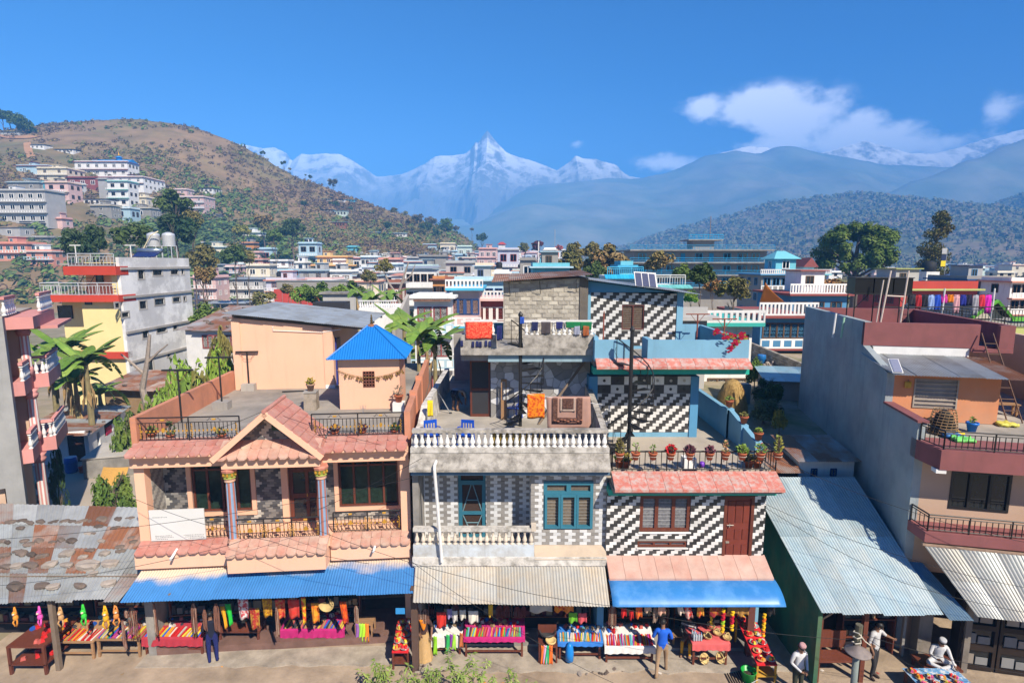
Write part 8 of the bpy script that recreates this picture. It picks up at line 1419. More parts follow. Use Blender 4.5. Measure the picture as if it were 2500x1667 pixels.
for px_,c,n in[(872,(.25,.1,.35),'violet'),(880,(.3,.6,.05),'lime'),(887,(.35,.6,.03),'yellow-green'),(895,(.7,.2,.02),'orange')]:ribbon(px_,1522,1566,9,A.y-.03,c,n+' ribbon hanging from the ribbon stool')
A=atZ(1315,1622,0);o=thing('ribbon_stool','wooden chair piled with bowls and ribbons between two stalls','chair',A);bx('seat',wood_dark,o,0,.55,0,.5,.55,.6);[bx('leg',wood_dark,o,u,u+.05,v,v+.05,0,.55 if v<.3 else .95)for u in(0,.5)for v in(0,.45)];bx('backrest',wood_dark,o,.05,.5,.46,.49,.7,.95)
for px_,c,n in[(1325,(.75,.16,.02),'orange'),(1331,(.5,.3,.5),'mauve'),(1336,(.02,.4,.15),'emerald'),(1345,(.75,.15,.02),'bright orange')]:ribbon(px_,1575,1622,9,A.y-.04,c,n+' ribbon hanging from the chair of bowls')
o=thing('bowl','wide dark metal bowl on the chair between two stalls','bowl',A+Vector((.28,.4,.62)));MB().lathe([(.1,0),(.22,.1),(.26,.2),(.25,.2),(.2,.1),(.05,.03)],n=18).build('bowl',sm('dark_metal',(.12,.12,.12),.4,metal=.6),o,True);o=thing('bowl','pale woven bowl on the chair between two stalls','bowl',A+Vector((.36,.1,.6)));MB().lathe([(.08,0),(.15,.08),(.16,.14),(.14,.13),(.05,.05)],n=16).build('bowl',cane,o,True)
A=atZ(1390,1620,0);o=thing('plastic_bag','bright blue plastic bag hanging from the blue-clothed table','bag',A+Vector((0,.0,.08)));MB().lathe([(.05,0),(.12,.05),(.13,.3),(.1,.5),(.04,.6)],n=9).build('bag',sm('bag_blue',(.01,.2,.6),.35),o,True)
# baskets, bottles, bucket
def basket(loc,r,lab,lying=False):
 o=thing('woven_basket',lab,'basket',loc,R.uniform(0,3),'woven baskets of the rose pink stall');
 if lying:o.rotation_euler=(1.1,0,R.uniform(-.4,.4))
 MB().lathe([(r*.7,0),(r*.95,r*.35),(r,r*.6),(r*1.04,r*.62),(r*.9,r*.58),(r*.6,r*.1)],n=18).build('bowl',cane,o,True);[MB().tube([(r*.95*cos(a0)*cos(t*pi/8),r*.95*sin(a0)*cos(t*pi/8),r*.6+r*.9*sin(t*pi/8))for t in range(9)],.012,5).build('handle',cane,o)for a0 in(.2,1.7)]
for k,(u,v)in enumerate([(.5,.2),(.85,.35),(.75,.65),(1.05,.15)]):basket(pk+Vector((u,v,.03)),.13,['woven cane basket with crossed handles beside the bottles','large woven cane basket in the middle of the rose pink table','woven cane basket at the back of the rose pink table','woven cane basket at the corner of the rose pink table'][k])
basket(Vector((pk.x+.35,pk.y+.1,.22)),.15,'cane basket lying on its side under the rose pink table',True);basket(Vector((pk.x+.85,pk.y+.15,.22)),.16,'red-trimmed cane basket lying under the rose pink table',True)
for k in range(6):o=thing('water_bottle','clear plastic water bottle standing on the rose pink table','bottle',pk+Vector((.06+.07*(k%4),.08+.15*(k//4),.03)),0,'water bottles on the rose pink table');MB().lathe([(.03,0),(.034,.02),(.03,.1),(.034,.16),(.012,.22),(.012,.24)],n=8).build('body',sm('bottle_plastic',(.4,.45,.5),.15),o,True);MB().lathe([(.014,.24),(.014,.26)],n=8).build('cap',sm('cap_blue',(.05,.2,.5)),o)
A=atZ(1826,1662,0);o=thing('bucket','green plastic bucket beside the long red rack','bucket',A);MB().lathe([(.15,0),(.2,.33),(.22,.35),(.19,.34),(.14,.05)],n=16).build('pail',sm('green_plastic',(.01,.3,.04),.35),o,True);MB().lathe([(.17,.2),(.05,.22)],n=12).build('contents',soil,o);MB().tube([(.2*cos(t*pi/8),-.18,.2+.12*cos(t*pi/8)-.12)for t in range(9)],.008,4).build('handle',white,o)
c9=lambda x,y:(980+x/4.523,1420+y/4.523);d9=lambda x,y:(1440+x/4.523,1420+y/4.523)
for x0,x1,y0,y1,c,lab,kw in[(388,495,335,500,(.5,.03,.02),'red printed bag with a pale disc',dict(name='hanging_bag',cat='bag')),(502,560,300,400,(.25,.22,.4),'small violet striped bag',dict(name='hanging_bag',cat='bag')),(560,620,320,440,(.55,.53,.5),'small off-white shoulder bag',dict(name='hanging_bag',cat='bag')),(642,712,310,410,(.6,.57,.5),'cream shoulder bag next to the off-white one',dict(name='hanging_bag',cat='bag')),(738,848,320,450,(.65,.6,.52),'large cream shoulder bag with a pointed flap',dict(name='hanging_bag',cat='bag')),(1850,1940,340,445,(.15,.45,.03),'lime green square cloth',dict(name='square_cloth',cat='cloth')),(1955,2045,345,450,(.5,.08,.1),'rose square cloth with gold print',dict(name='square_cloth',cat='cloth')),(1418,1665,258,332,(.5,.48,.42),'pale printed notice strip below the tin awning',dict(name='notice',cat='notice')),(1690,1800,262,325,(.7,.25,.02),'orange plush fringe below the tin awning',dict(c2=(.5,.05,.02))),(1800,1900,262,330,(.6,.2,.03),'rust fringe below the tin awning',{}),(960,1010,250,380,(.65,.4,.03),'yellow marigold string below the tin awning',dict(name='garland',cat='garland'))]:hg(c9,x0,x1,y0,y1,14.75,c,lab,**kw)
for x,y0,y1,w in[(600,250,330,16),(1080,260,400,20),(1160,260,400,20),(1280,270,400,18),(1350,270,400,14)]:a,b=c9(x,y0),c9(x,y1);bundle(a[0],a[1],b[1],w,14.9,'dark red bead strands in the shade of the tin awning',6,sm('dark_red_beads',(.12,.02,.02)),group='dark red beads under the tin awning')
for x0,x1,y0,y1,c,lab,kw in[(512,575,245,395,(.6,.06,.02),'red tasselled scarf under the curved blue awning',dict(c2=(.65,.2,.02))),(350,402,290,385,(.5,.02,.02),'red pompom tassel under the curved awning',dict(name='tassel',cat='tassel')),(442,480,310,410,(.5,.02,.02),'small red tassel beside the tasselled scarf',dict(name='tassel',cat='tassel')),(608,678,245,330,(.6,.42,.3),'cream fringed cloth under the curved awning',{}),(758,832,245,358,(.62,.36,.26),'peach fringed cloth under the curved awning',{}),(965,1020,255,355,(.6,.5,.42),'cream pennant with red edge',dict(tilt=.2)),(1040,1105,250,400,(.5,.03,.03),'red patterned bag under the curved awning',dict(tilt=.2,c2=(.6,.4,.35))),(1192,1255,250,380,(.5,.05,.02),'red beaded hanging with gold dots',dict(c2=(.7,.4,.05))),(1332,1448,252,378,(.28,.02,.03),'maroon shawl with golden fringe',dict(c2=(.4,.15,.02))),(1525,1640,252,360,(.35,.2,.06),'straw fringe mat under the awning',{}),(1640,1748,252,370,(.38,.2,.05),'second straw fringe mat by the folded gate',{}),(1968,2038,250,370,(.02,.018,.018),'black hair-like tassel by the green wall',dict(name='tassel',cat='tassel'))]:hg(d9,x0,x1,y0,y1,14.35,c,lab,**kw)
bundle(*d9(255,262),d9(255,500)[1],22,14.5,'mixed brown bead strands under the curved awning');bundle(*d9(725,262),d9(725,450)[1],11,14.5,'grey bead strands behind the man in blue shirt',m=bead_p)
def marigold(x,y0,y1,cols,lab,Y=14.3,r=.05):
 a,b=d9(x,y0),d9(x,y1);p,q=atY(*a,Y),atY(b[0],b[1],Y);o=thing('flower_garland',lab,'garland',p);h=p.z-q.z;n=max(3,int(h/.06))
 for k in range(n):MB().lathe([(.01,-.035),(r,-.02),(r*1.05,.02),(.01,.035)],(.008*(-1)**k,0,-(k+.5)*h/n),9).build('flower',sm('petal_%d'%cols[int(k/n*len(cols))],[(.75,.45,.01),(.45,.01,.03),(.3,.5,.02),(.7,.15,.01)][cols[int(k/n*len(cols))]]),o)
marigold(1478,290,555,[0,1,1,2,0,0],'thick yellow and crimson flower garland above the baskets');marigold(1578,320,535,[0,1,1,0,0],'second yellow and crimson garland beside the thick one');marigold(1930,350,600,[0,3,0,0,3,0],'yellow and red flower garland hanging beside the green wall',14.25,.045);marigold(1345,350,470,[0,0],'short yellow flower string above the bottles',14.6,.035)
# shelves with near-black panels added to darken the open shop interiors
def backdrop(fr,u0,u1,v,z0,z1,lab,m,seed):
 o=thing('shop_shade_shelf',lab,'shelf',(u0,v,z0),fr=fr);w=u1-u0;bx('shade_panel',m,o,0,w,.3,.34,0,z1-z0);rr=random.Random(seed)
 for k in range(1,4):bx('shelf_board',wood_dark,o,0,w,0,.3,k*(z1-z0)/4-.03,k*(z1-z0)/4)
 for s in(0,w-.04):bx('side_panel',wood_dark,o,s,s+.04,0,.3,0,z1-z0)
 mb=MB()
 for k in range(1,4):
  x=.06
  while x<w-.2:ww=rr.uniform(.08,.25);hh=rr.uniform(.1,.32);mb.mat(rr.randrange(4)).box(x,x+ww,.06,.26,k*(z1-z0)/4+.003,k*(z1-z0)/4+.003+hh);x+=ww+rr.uniform(.02,.08)
 mb.build('stock',[GM[7],GM[11],sm('stock_red',(.12,.02,.02)),sm('stock_grey',(.12,.12,.11))],o,kind='stuff')
dk=sm('shop_shade_black',(.02,.016,.02),.95)
backdrop(FB,.3,3.6,.55,.33,2.5,'stocked shelves on an added shade panel behind the crimson and lace scarves',dk,1);backdrop(FB,4.1,6.1,.55,.33,2.5,'stocked shelves on an added shade panel behind the magenta stall',dk,2);backdrop(FC,.3,2.7,.75,.13,2.5,'stocked shelves on an added shade panel behind the magenta-runner stall',dk,3);backdrop(FC,2.9,5.4,.75,.13,2.5,'stocked shelves on an added shade panel behind the blue-clothed stall',dk,4);backdrop(FD,.1,2.0,.5,.15,2.5,'stocked shelves on an added shade panel behind the bangle stall',dk,5);backdrop(FD,2.2,4.0,.6,.15,2.5,'stocked shelves on an added shade panel behind the basket stall',dk,6);backdrop(Fr(-18.5,15.9),0,5.2,.0,0,2.2,'stocked shelves on an added shade panel behind the plush monkeys',dk,7);backdrop(Fr(-13.0,15.9),0,1.9,.0,0,2.2,'stocked shelves on an added shade panel beside the corner post',dk,8)
backdrop(Fr(8.9,15.2),1.0,2.6,0,0,2.3,'dark cabinet on an added shade panel inside the green shack',dk,9)
# ------------------------------------------------------------------ people
skin_m=sm('brown_skin',(.22,.115,.07),.6,rnd=.05);hair_m=sm('black_hair',(.012,.01,.01),.5)
def person(label,loc,yaw,J,mats,hat=None,skirt=None,name='person',scale=1.0,bulk=1.0,hold=None):
 """one continuous skinned body; J overrides joints (metres, facing -y); mats: torso, sleeve, forearm, leg, shin, foot"""
 D=dict(pel=(0,0,.92),bel=(0,0,1.06),che=(0,0,1.28),nek=(0,0,1.44),hb=(0,-.01,1.51),hd=(0,-.015,1.58),ht=(0,-.01,1.65))
 for s,t in((-1,'l'),(1,'r')):D.update({t+'hip':(s*.09,0,.88),t+'kne':(s*.1,-.01,.48),t+'ank':(s*.1,.02,.08),t+'toe':(s*.115,-.15,.035),t+'sho':(s*.17,0,1.39),t+'elb':(s*.235,.03,1.12),t+'wri':(s*.24,-.06,.89),t+'pal':(s*.235,-.09,.81)})
 D.update({k:v for k,v in J.items()if k!='face'});RAD=dict(pel=(.145,.11),bel=(.135,.10),che=(.155,.105),nek=(.055,.055),hb=(.06,.065),hd=(.078,.095),ht=(.055,.07),hip=(.092,.095),kne=(.062,.062),ank=(.042,.045),toe=(.04,.03),sho=(.068,.065),elb=(.046,.046),wri=(.031,.029),pal=(.04,.022))
 E=[('pel','bel',0),('bel','che',0),('che','nek',0),('nek','hb',6),('hb','hd',6),('hd','ht',6)]
 for t in 'lr':E+=[('pel',t+'hip',3),(t+'hip',t+'kne',3),(t+'kne',t+'ank',4),(t+'ank',t+'toe',5),('che',t+'sho',0),(t+'sho',t+'elb',1),(t+'elb',t+'wri',2),(t+'wri',t+'pal',6)]
 names=list(D);idx={n:i for i,n in enumerate(names)};me=bpy.data.meshes.new('skel');me.from_pydata([Vector(D[n])for n in names],[(idx[a],idx[b])for a,b,_ in E],[]);ob=bpy.data.objects.new('skel',me);COL.objects.link(ob)
 md=ob.modifiers.new('skin','SKIN');sd=me.skin_vertices[0].data
 for n in names:r=RAD[n if n in RAD else n[1:]];sd[idx[n]].radius=(r[0]*bulk if n in('pel','bel','che')else r[0],r[1]*bulk if n in('pel','bel','che')else r[1]);sd[idx[n]].use_root=n=='pel'
 md.use_smooth_shade=True;ss=ob.modifiers.new('sub','SUBSURF');ss.levels=ss.render_levels=1
 dg=bpy.context.evaluated_depsgraph_get();ev=ob.evaluated_get(dg);m2=ev.to_mesh();mb=MB();V=[v.co.copy()for v in m2.vertices];segs=[(Vector(D[a]),Vector(D[b]),k)for a,b,k in E]
 mb.v=[tuple(v)for v in V]
 for p in m2.polygons:
  c=p.center;best=None
  for a,b,k in segs:
   ab=b-a;t=max(0,min(1,(c-a).dot(ab)/max(ab.length_squared,1e-9)));d=(c-a-ab*t).length
   if best is None or d<best[0]:best=(d,k)
  mb.f.append(tuple(p.vertices));mb.m.append(best[1])
 ev.to_mesh_clear();bpy.data.objects.remove(ob)
 mb.mat(6)
 for t,s in(('l',-1),('r',1)):
  w,p=Vector(D[t+'wri']),Vector(D[t+'pal']);d=(p-w).normalized();sd_=d.cross(Vector((0,1,0)));sd_=sd_.normalized()if sd_.length>.2 else Vector((0,0,1));dn=d.cross(sd_)
  for k,l in enumerate((.06,.075,.08,.07)):q=p+sd_*(k-1.5)*.017;mb.tube([q,q+d*l*.6+dn*.006,q+d*l+dn*.025],[.0095,.0085,.006],5)
  q=w.lerp(p,.5)-sd_*.03*s;mb.tube([q,q+d*.03-sd_*.025*s,q+d*.065-sd_*.02*s],[.011,.0095,.007],5)
 h=Vector(D['hd']);f=(h-Vector(D['nek']));up=f.normalized();fw=Vector(J.get('face',(0,-1,0)));fw=(fw-up*fw.dot(up)).normalized();rt=fw.cross(up)
 mb.tube([h+fw*.085+up*.01,h+fw*.115-up*.025,h+fw*.088-up*.03],[.008,.014,.008],5)
 for s in(-1,1):mb.tube([h+rt*s*.078+up*.02,h+rt*s*.093,h+rt*s*.078-up*.03],[.01,.014,.008],5)
 o=thing(name,label,'person',loc,yaw);o.scale=(scale,)*3;body=mb.build('body',list(mats)+[skin_m],o,True)
 e=MB()
 for s in(-1,1):e.lathe([(.004,-.006),(.011,0),(.004,.006)],h+fw*.088+rt*s*.032+up*.012,6)
 e.build('eyes',hair_m,o,kind='stuff');MB().tube([h+fw*.086-rt*.025-up*.05,h+fw*.09-up*.053,h+fw*.086+rt*.025-up*.05],.006,4).build('mouth',sm('lips',(.2,.07,.06)),o)
 rot=up.to_track_quat('Z','Y').to_euler();hr=MB().lathe([(.06,-.04),(.094,-.02),(.1,.03),(.09,.075),(.05,.108),(.01,.115)],n=14).build('hair',hair_m,o,True,loc=h-fw*.022+up*.01,rot=rot,scale=(.92,1.05,1))
 if hat:MB().lathe(hat[1],n=16).build(hat[0],hat[2],o,True,loc=h-fw*.01+up*.02,rot=rot)
 if skirt:MB().grid(lambda a,b:((skirt[1]+(skirt[2]-skirt[1])*b)*cos(2*pi*a)*(1+.06*sin(a*44)*b),(skirt[1]*.8+(skirt[2]*.85-skirt[1]*.8)*b)*sin(2*pi*a)*(1+.06*sin(a*44)*b),lerp(skirt[3],skirt[4],b)),44,8).build('skirt',skirt[0],o,True)
 return o
navy=sm('navy_cotton',(.015,.02,.12),.9);dk_sh=sm('dark_shirt',(.012,.014,.03),.9);blue_sh=sm('royal_blue_shirt',(.012,.10,.55),.8);khaki=sm('khaki_cotton',(.30,.20,.12),.9);wht=mat('white_shirt',(.50,.50,.51),.9,.12,8,.3);olive_t=sm('dark_olive_trousers',(.035,.038,.025),.9);grey_t=sm('charcoal_trousers',(.035,.033,.036),.9);shoe=sm('leather_shoe',(.04,.025,.02),.5);tan_sk=mat('tan_pleated_skirt',(.45,.29,.13),.9,.2,14,.1,stretch=(6,6,.5));brown_b=sm('dark_brown_blouse',(.06,.03,.025),.9);orange_c=sm('orange_sash',(.7,.22,.01),.8)
p=atZ(522,1618,0);person('man in navy trousers standing at the crimson stall with his back turned',p,pi+.4,dict(lwri=(-.12,-.22,1.0),lpal=(-.06,-.27,1.0),rwri=(.16,-.2,.98),rpal=(.1,-.26,.98)),(dk_sh,dk_sh,dk_sh,navy,navy,shoe),scale=.98)
p=atZ(1036,1612,0);person('woman in brown blouse, orange sash and tan pleated skirt beside bead curtains',p,.15,dict(lelb=(-.25,.03,1.14),lwri=(-.14,-.18,1.02),lpal=(-.08,-.22,1.0),relb=(.26,.04,1.13),rwri=(.24,-.12,.92),rpal=(.23,-.16,.86)),(brown_b,brown_b,skin_m,tan_sk,tan_sk,skin_m),skirt=(tan_sk,.15,.27,.98,.07),scale=.94)
o=MB().sheet(lambda a,b:(lerp(-.13,.13,a)*(1-.75*b),-.12-.03*sin(a*3),1.42-.34*b),8,6,Vector((0,.012,0))).build('sash',orange_c,None,True,label='orange sash over the brown blouse of the tan-skirted woman',cat='sash');o.location=p;o.rotation_euler=(0,0,.15)
p=atZ(1614,1648,0);person('man in a royal blue shirt and khaki trousers with his back turned',p,pi-.1,dict(lhip=(-.1,0,.88),lkne=(-.13,-.12,.49),lank=(-.16,-.16,.08),ltoe=(-.18,-.33,.035),rkne=(.13,.08,.48),rank=(.17,.2,.08),rtoe=(.2,.04,.035),lelb=(-.26,-.02,1.13),lwri=(-.16,-.2,1.05),lpal=(-.1,-.25,1.05),relb=(.26,-.03,1.13),rwri=(.14,-.22,1.1),rpal=(.08,-.26,1.12),hd=(.01,-.04,1.575),ht=(.01,-.05,1.645)),(blue_sh,blue_sh,blue_sh,khaki,khaki,shoe),scale=1.03)
person('woman in a striped top sitting on a bench beside the rose pink table',Vector((5.35,15.35,.0)),-.5,dict(pel=(0,.1,.52),bel=(0,.08,.66),che=(0,.05,.88),nek=(0,.02,1.04),hb=(0,0,1.11),hd=(0,-.02,1.18),ht=(0,-.02,1.25),lhip=(-.09,.06,.5),rhip=(.09,.06,.5),lkne=(-.12,-.34,.52),rkne=(.12,-.34,.52),lank=(-.12,-.36,.12),rank=(.12,-.36,.12),ltoe=(-.12,-.52,.06),rtoe=(.12,-.52,.06),lsho=(-.16,.05,.99),rsho=(.16,.05,.99),lelb=(-.24,-.02,.76),relb=(.24,-.02,.76),lwri=(-.1,-.22,.66),rwri=(.1,-.22,.66),lpal=(-.06,-.28,.64),rpal=(.06,-.28,.64)),(mat('striped_top',(.03,.03,.03),.9,0,3,0,c2=(.55,.55,.55),c2amt=.5,c2scale=7,c2soft=.02,stretch=(.1,.1,2)),)*3+(khaki,sm('mustard_cloth',(.6,.3,.01)),skin_m),scale=.95)
o=thing('bench','small wooden bench under the seated woman in striped top','bench',(5.1,15.45,0));bx('seat',wood,o,-.2,.6,-.05,.3,.4,.44);[bx('leg',wood,o,u,u+.05,v,v+.05,0,.4)for u in(-.18,.53)for v in(0,.24)]
topi=lambda m:('cap',[(.088,.035),(.094,.05),(.09,.095),(.07,.122),(.02,.127)],m)
person('man in a patterned topi cap and white shirt with clasped hands',(7.72,13.5,0),.25,dict(lelb=(-.25,.02,1.13),lwri=(-.1,-.2,.98),lpal=(-.03,-.24,.96),relb=(.25,.02,1.13),rwri=(.1,-.2,.98),rpal=(.03,-.24,.955),hd=(0,-.05,1.57),ht=(0,-.06,1.64),hb=(0,-.025,1.505)),(wht,wht,wht,olive_t,olive_t,shoe),topi(mat('rose_topi',(.42,.24,.24),.9,.4,40,0)),scale=.98)
p=atZ(2128,1653,0);person('man in a white shirt and charcoal trousers reaching out one arm',p,.5,dict(relb=(.36,-.06,1.2),rwri=(.6,-.12,1.06),rpal=(.68,-.14,1.02),lelb=(-.24,.03,1.12),lwri=(-.24,-.1,.9),lkne=(-.1,-.08,.48),lank=(-.1,-.02,.08),hd=(.02,-.06,1.57),ht=(.02,-.07,1.64),face=(.4,-.8,-.3)),(wht,wht,skin_m,grey_t,grey_t,shoe),scale=1.03)
person('man in a white cap and white clothes sitting cross-legged behind a blue cloth table',(12.22,14.45,.32),-.2,dict(pel=(0,0,.1),bel=(0,-.01,.24),che=(0,-.05,.47),nek=(0,-.09,.63),hb=(0,-.11,.69),hd=(0,-.14,.75),ht=(0,-.14,.82),lhip=(-.1,0,.09),rhip=(.1,0,.09),lkne=(-.36,-.22,.14),rkne=(.36,-.22,.14),lank=(.05,-.38,.06),rank=(-.05,-.34,.07),ltoe=(.14,-.42,.05),rtoe=(-.14,-.38,.06),lsho=(-.17,-.05,.58),rsho=(.17,-.05,.58),lelb=(-.27,-.14,.35),relb=(.26,-.1,.34),lwri=(-.2,-.38,.36),rwri=(.26,-.34,.2),lpal=(-.16,-.44,.38),rpal=(.27,-.4,.16),face=(0,-.8,-.5)),(wht,wht,wht,wht,wht,skin_m),('cap',[(.09,.035),(.095,.05),(.09,.09),(.06,.105),(.01,.108)],sm('pale_grey_cap',(.42,.43,.46))))
o=thing('low_platform','low wooden platform under the cross-legged man','platform',(11.75,14.15,0));bx('deck',wood_dark,o,0,1.0,0,.7,.24,.3);[bx('leg',wood_dark,o,u,u+.06,v,v+.06,0,.24)for u in(.02,.9)for v in(.02,.6)]
u,v=FC.uv(980+560/4.238,740+1115/4.238,TC_);person('person in a dark skirt bending over washing on the shaded terrace',FC.pt(u,v,TC_),2.6,dict(pel=(0,.12,.78),bel=(0,-.02,.86),che=(0,-.25,.82),nek=(0,-.4,.7),hb=(0,-.46,.64),hd=(0,-.52,.58),ht=(0,-.57,.53),lhip=(-.09,.12,.74),rhip=(.09,.12,.74),lkne=(-.11,-.06,.42),rkne=(.11,-.06,.42),lank=(-.1,.04,.08),rank=(.1,.04,.08),ltoe=(-.11,-.13,.035),rtoe=(.11,-.13,.035),lsho=(-.16,-.34,.76),rsho=(.16,-.34,.76),lelb=(-.2,-.42,.48),relb=(.2,-.42,.48),lwri=(-.12,-.5,.25),rwri=(.12,-.5,.25),lpal=(-.1,-.53,.18),rpal=(.1,-.53,.18),face=(0,-.3,-.9)),(sm('grey_jumper',(.25,.24,.25)),sm('grey_jumper',(.25,.24,.25)),skin_m,dk_sh,skin_m,skin_m),scale=.95)
p=atZ(1853,833,4.57);person('small figure in a maroon top near the iron gate',(p.x,p.y,4.57),.3,{},(sm('maroon_top',(.2,.03,.08)),)*3+(grey_t,grey_t,shoe))
# ------------------------------------------------------------------ street furniture and foreground plants
def lamp():
 o=thing('street_lamp','grey street lamp post with a rusty disc shade and white rope','street lamp',(8.62,12.6,0));gm=mat('grey_green_post',(.17,.20,.19),.7,.15,3,.1)
 MB().tube([(0,0,0),(0,0,2.2)],.075,12).build('post',gm,o,True);MB().tube([(0,.02,2.2),(.02,.02,2.8)],.085,10).build('top_post',mat('wood_stub',(.13,.12,.08),.9,.3,5,.3),o);MB().lathe([(.05,.16),(.12,.1),(.28,.02),(.30,0),(.27,.005),(.1,.07)],(-.05,-.12,2.16),22).build('shade',mat('rusted_enamel',(.20,.165,.15),.6,.25,6,.1),o,True);MB().lathe([(.03,.06),(.07,.02),(.085,-.05),(.05,-.11),(.01,-.12)],(-.05,-.12,2.12),12).build('bulb',sm('frosted_glass',(.55,.52,.46),.25),o,True)
 MB().tube([(-.06+.1*cos(k*1.3),-.06+.1*sin(k*1.3),2.3+.03*k)for k in range(14)]+[(.15,-.05,2.4),(.3,-.04,2.28)],.014,5).build('rope',sm('pale_rope',(.6,.55,.45)),o)
lamp()
o=thing('stall_table','low table under a blue checked cloth with puja plates before the capped man','table',(11.0,13.35,0));bx('table_top',wood_dark,o,0,1.45,0,.75,.36,.40);[bx('leg',wood_dark,o,u,u+.06,v,v+.06,0,.36)for u in(.02,1.36)for v in(.02,.66)]
MB().sheet(lambda a,b:(lerp(-.02,1.47,a),lerp(-.02,.77,b),.412+.004*sin(a*20)),12,6,.006).build('table_cloth',mat('blue_check_cloth',(.10,.25,.45),.9,.1,4,0,c2=(.45,.5,.55),c2amt=.45,c2scale=12,c2soft=.02),None,label='blue checked cloth on the low table of puja plates',cat='tablecloth').location=(11.0,13.35,0)
rr=random.Random(17)
for k in range(9):
 g=thing('offering_plate','puja plate heaped with red and orange offerings on the blue checked cloth','plate',(11.15+.42*(k%4)*.75+rr.uniform(-.03,.03),13.5+.22*(k//4),.42),rr.uniform(0,3),'puja plates on the blue checked cloth');MB().lathe([(.06,0),(.11,.04),(.12,.05),(.1,.045)],n=12).build('plate',sm('steel_plate',(.5,.5,.5),.3,metal=.6)if k%2 else cane,g,True)
 for q in range(5):put('offering',TRK[rr.choice([0,0,1,2,6,10])],g,loc=(rr.uniform(-.05,.05),rr.uniform(-.05,.05),.045),rot=(0,0,rr.uniform(0,3)),scale=(.9,)*3)
def sapling(px_,pyt,Y,r,lab,seed,n=220):
 t=atY(px_,pyt,Y);o=thing('sapling',lab,'sapling',(t.x,Y,0));rr=random.Random(seed);st=MB();mb=MB();lobes=[]
 for k in range(6):
  a=k*1.05+rr.random();q=r*rr.uniform(.4,.95);e=Vector((cos(a)*q,sin(a)*q,t.z*rr.uniform(.72,.98)));st.tube([(0,0,0),(e.x*.25,e.y*.25,t.z*.45),(e.x*.7,e.y*.7,t.z*.7),e],[.022,.016,.01,.005],5);lobes.append(e)
 for e in lobes:
  for k in range(n//6):
   s=rr.random();b=Vector((e.x*lerp(.5,1.05,s),e.y*lerp(.5,1.05,s),lerp(t.z*.6,e.z,s)));a=rr.uniform(0,6.28);d=Vector((cos(a),sin(a),rr.uniform(-.5,.5))).normalized();w=d.cross(Vector((0,0,1))).normalized();l=rr.uniform(.10,.2);mb.mat(0 if rr.random()<.7 else 1).add([b,b+d*l*.5+w*l*.14,b+d*l+Vector((0,0,-l*.3)),b+d*l*.5-w*l*.14],[(0,1,2,3)])
 st.build('stem',pale_bark,o);mb.build('leaves',[leaf_mat('sapling_green',(.16,.24,.04),(.22,.29,.07)),leaf_mat('sapling_tip',(.30,.36,.10),(.24,.3,.06))],o)
for i,(a,b,Y,r,lab)in enumerate([(925,1602,12.75,.45,'thin sapling beside the narrow red rack'),(1035,1612,12.7,.5,'leafy sapling below the tan-skirted woman'),(1110,1600,12.6,.6,'taller sapling before the magenta-runner table'),(1150,1612,12.5,.6,'bushy sapling with drooping leaves before the magenta-runner table'),(1225,1632,12.4,.7,'broad pale-green sapling at the street edge'),(1310,1650,12.3,.5,'low sapling at the street edge before the blue table'),(985,1645,12.4,.6,'low bushy sapling before the narrow red rack')]):sapling(a,b,Y,r,lab,i+3)
for k in range(26):p=atZ(1470+rr.gauss(0,28)if k<16 else 1000+rr.gauss(0,30),1640+rr.gauss(0,9),0);put('loose_stone',ROCKS[rr.randrange(9)],None,loc=(p.x,p.y,.03),rot=(0,0,rr.uniform(0,3)),scale=(rr.uniform(.08,.22),)*3,label='loose grey stone lying on the dusty street',cat='stone',group='loose stones on the street')
MB().holed(0,.62,0,.8,0,.02,[(.04+.07*k,.08+.07*k,.05,.75)for k in range(8)]).build('drain_grate',black_iron,None,rot=(-pi/2,0,0),label='iron drain grate in front of the long red rack',cat='grate',loc=(6.1,13.95,.03))
for k in range(22):p=Vector((rr.uniform(-12,12),rr.uniform(13.4,14.9),.02));put('paper_scrap',TRK[rr.choice([6,6,1,8,11])],None,loc=p,rot=(0,0,rr.uniform(0,3)),scale=(rr.uniform(.5,1.1),rr.uniform(.5,1.1),.12),label='flat scrap of litter on the dusty street',cat='litter',group='scraps of litter on the street')
jr=random.Random(71);edge=[(lerp(-2.8,8.0,k/40),14.45+.16*noise.noise(Vector((k*.5,2,0)))+jr.uniform(-.05,.05))for k in range(41)]
MB().prism(edge+[(8.0,15.5),(-2.8,15.5)],'z',-.05,.055).build('pavement',mat('broken_pavement',(.36,.31,.25),.95,.22,2.5,.3,c2=(.24,.205,.165),c2amt=.42,c2scale=1.6),None,kind='structure')
edge=[(lerp(-11,-3.0,k/30),14.62+.1*noise.noise(Vector((k*.5,7,0)))+.004*k)for k in range(31)]
MB().prism(edge+[(-3.0,15.6),(-11,15.2)],'z',-.05,.035).build('pavement',mat('broken_pavement',(.36,.31,.25)),None,kind='structure')
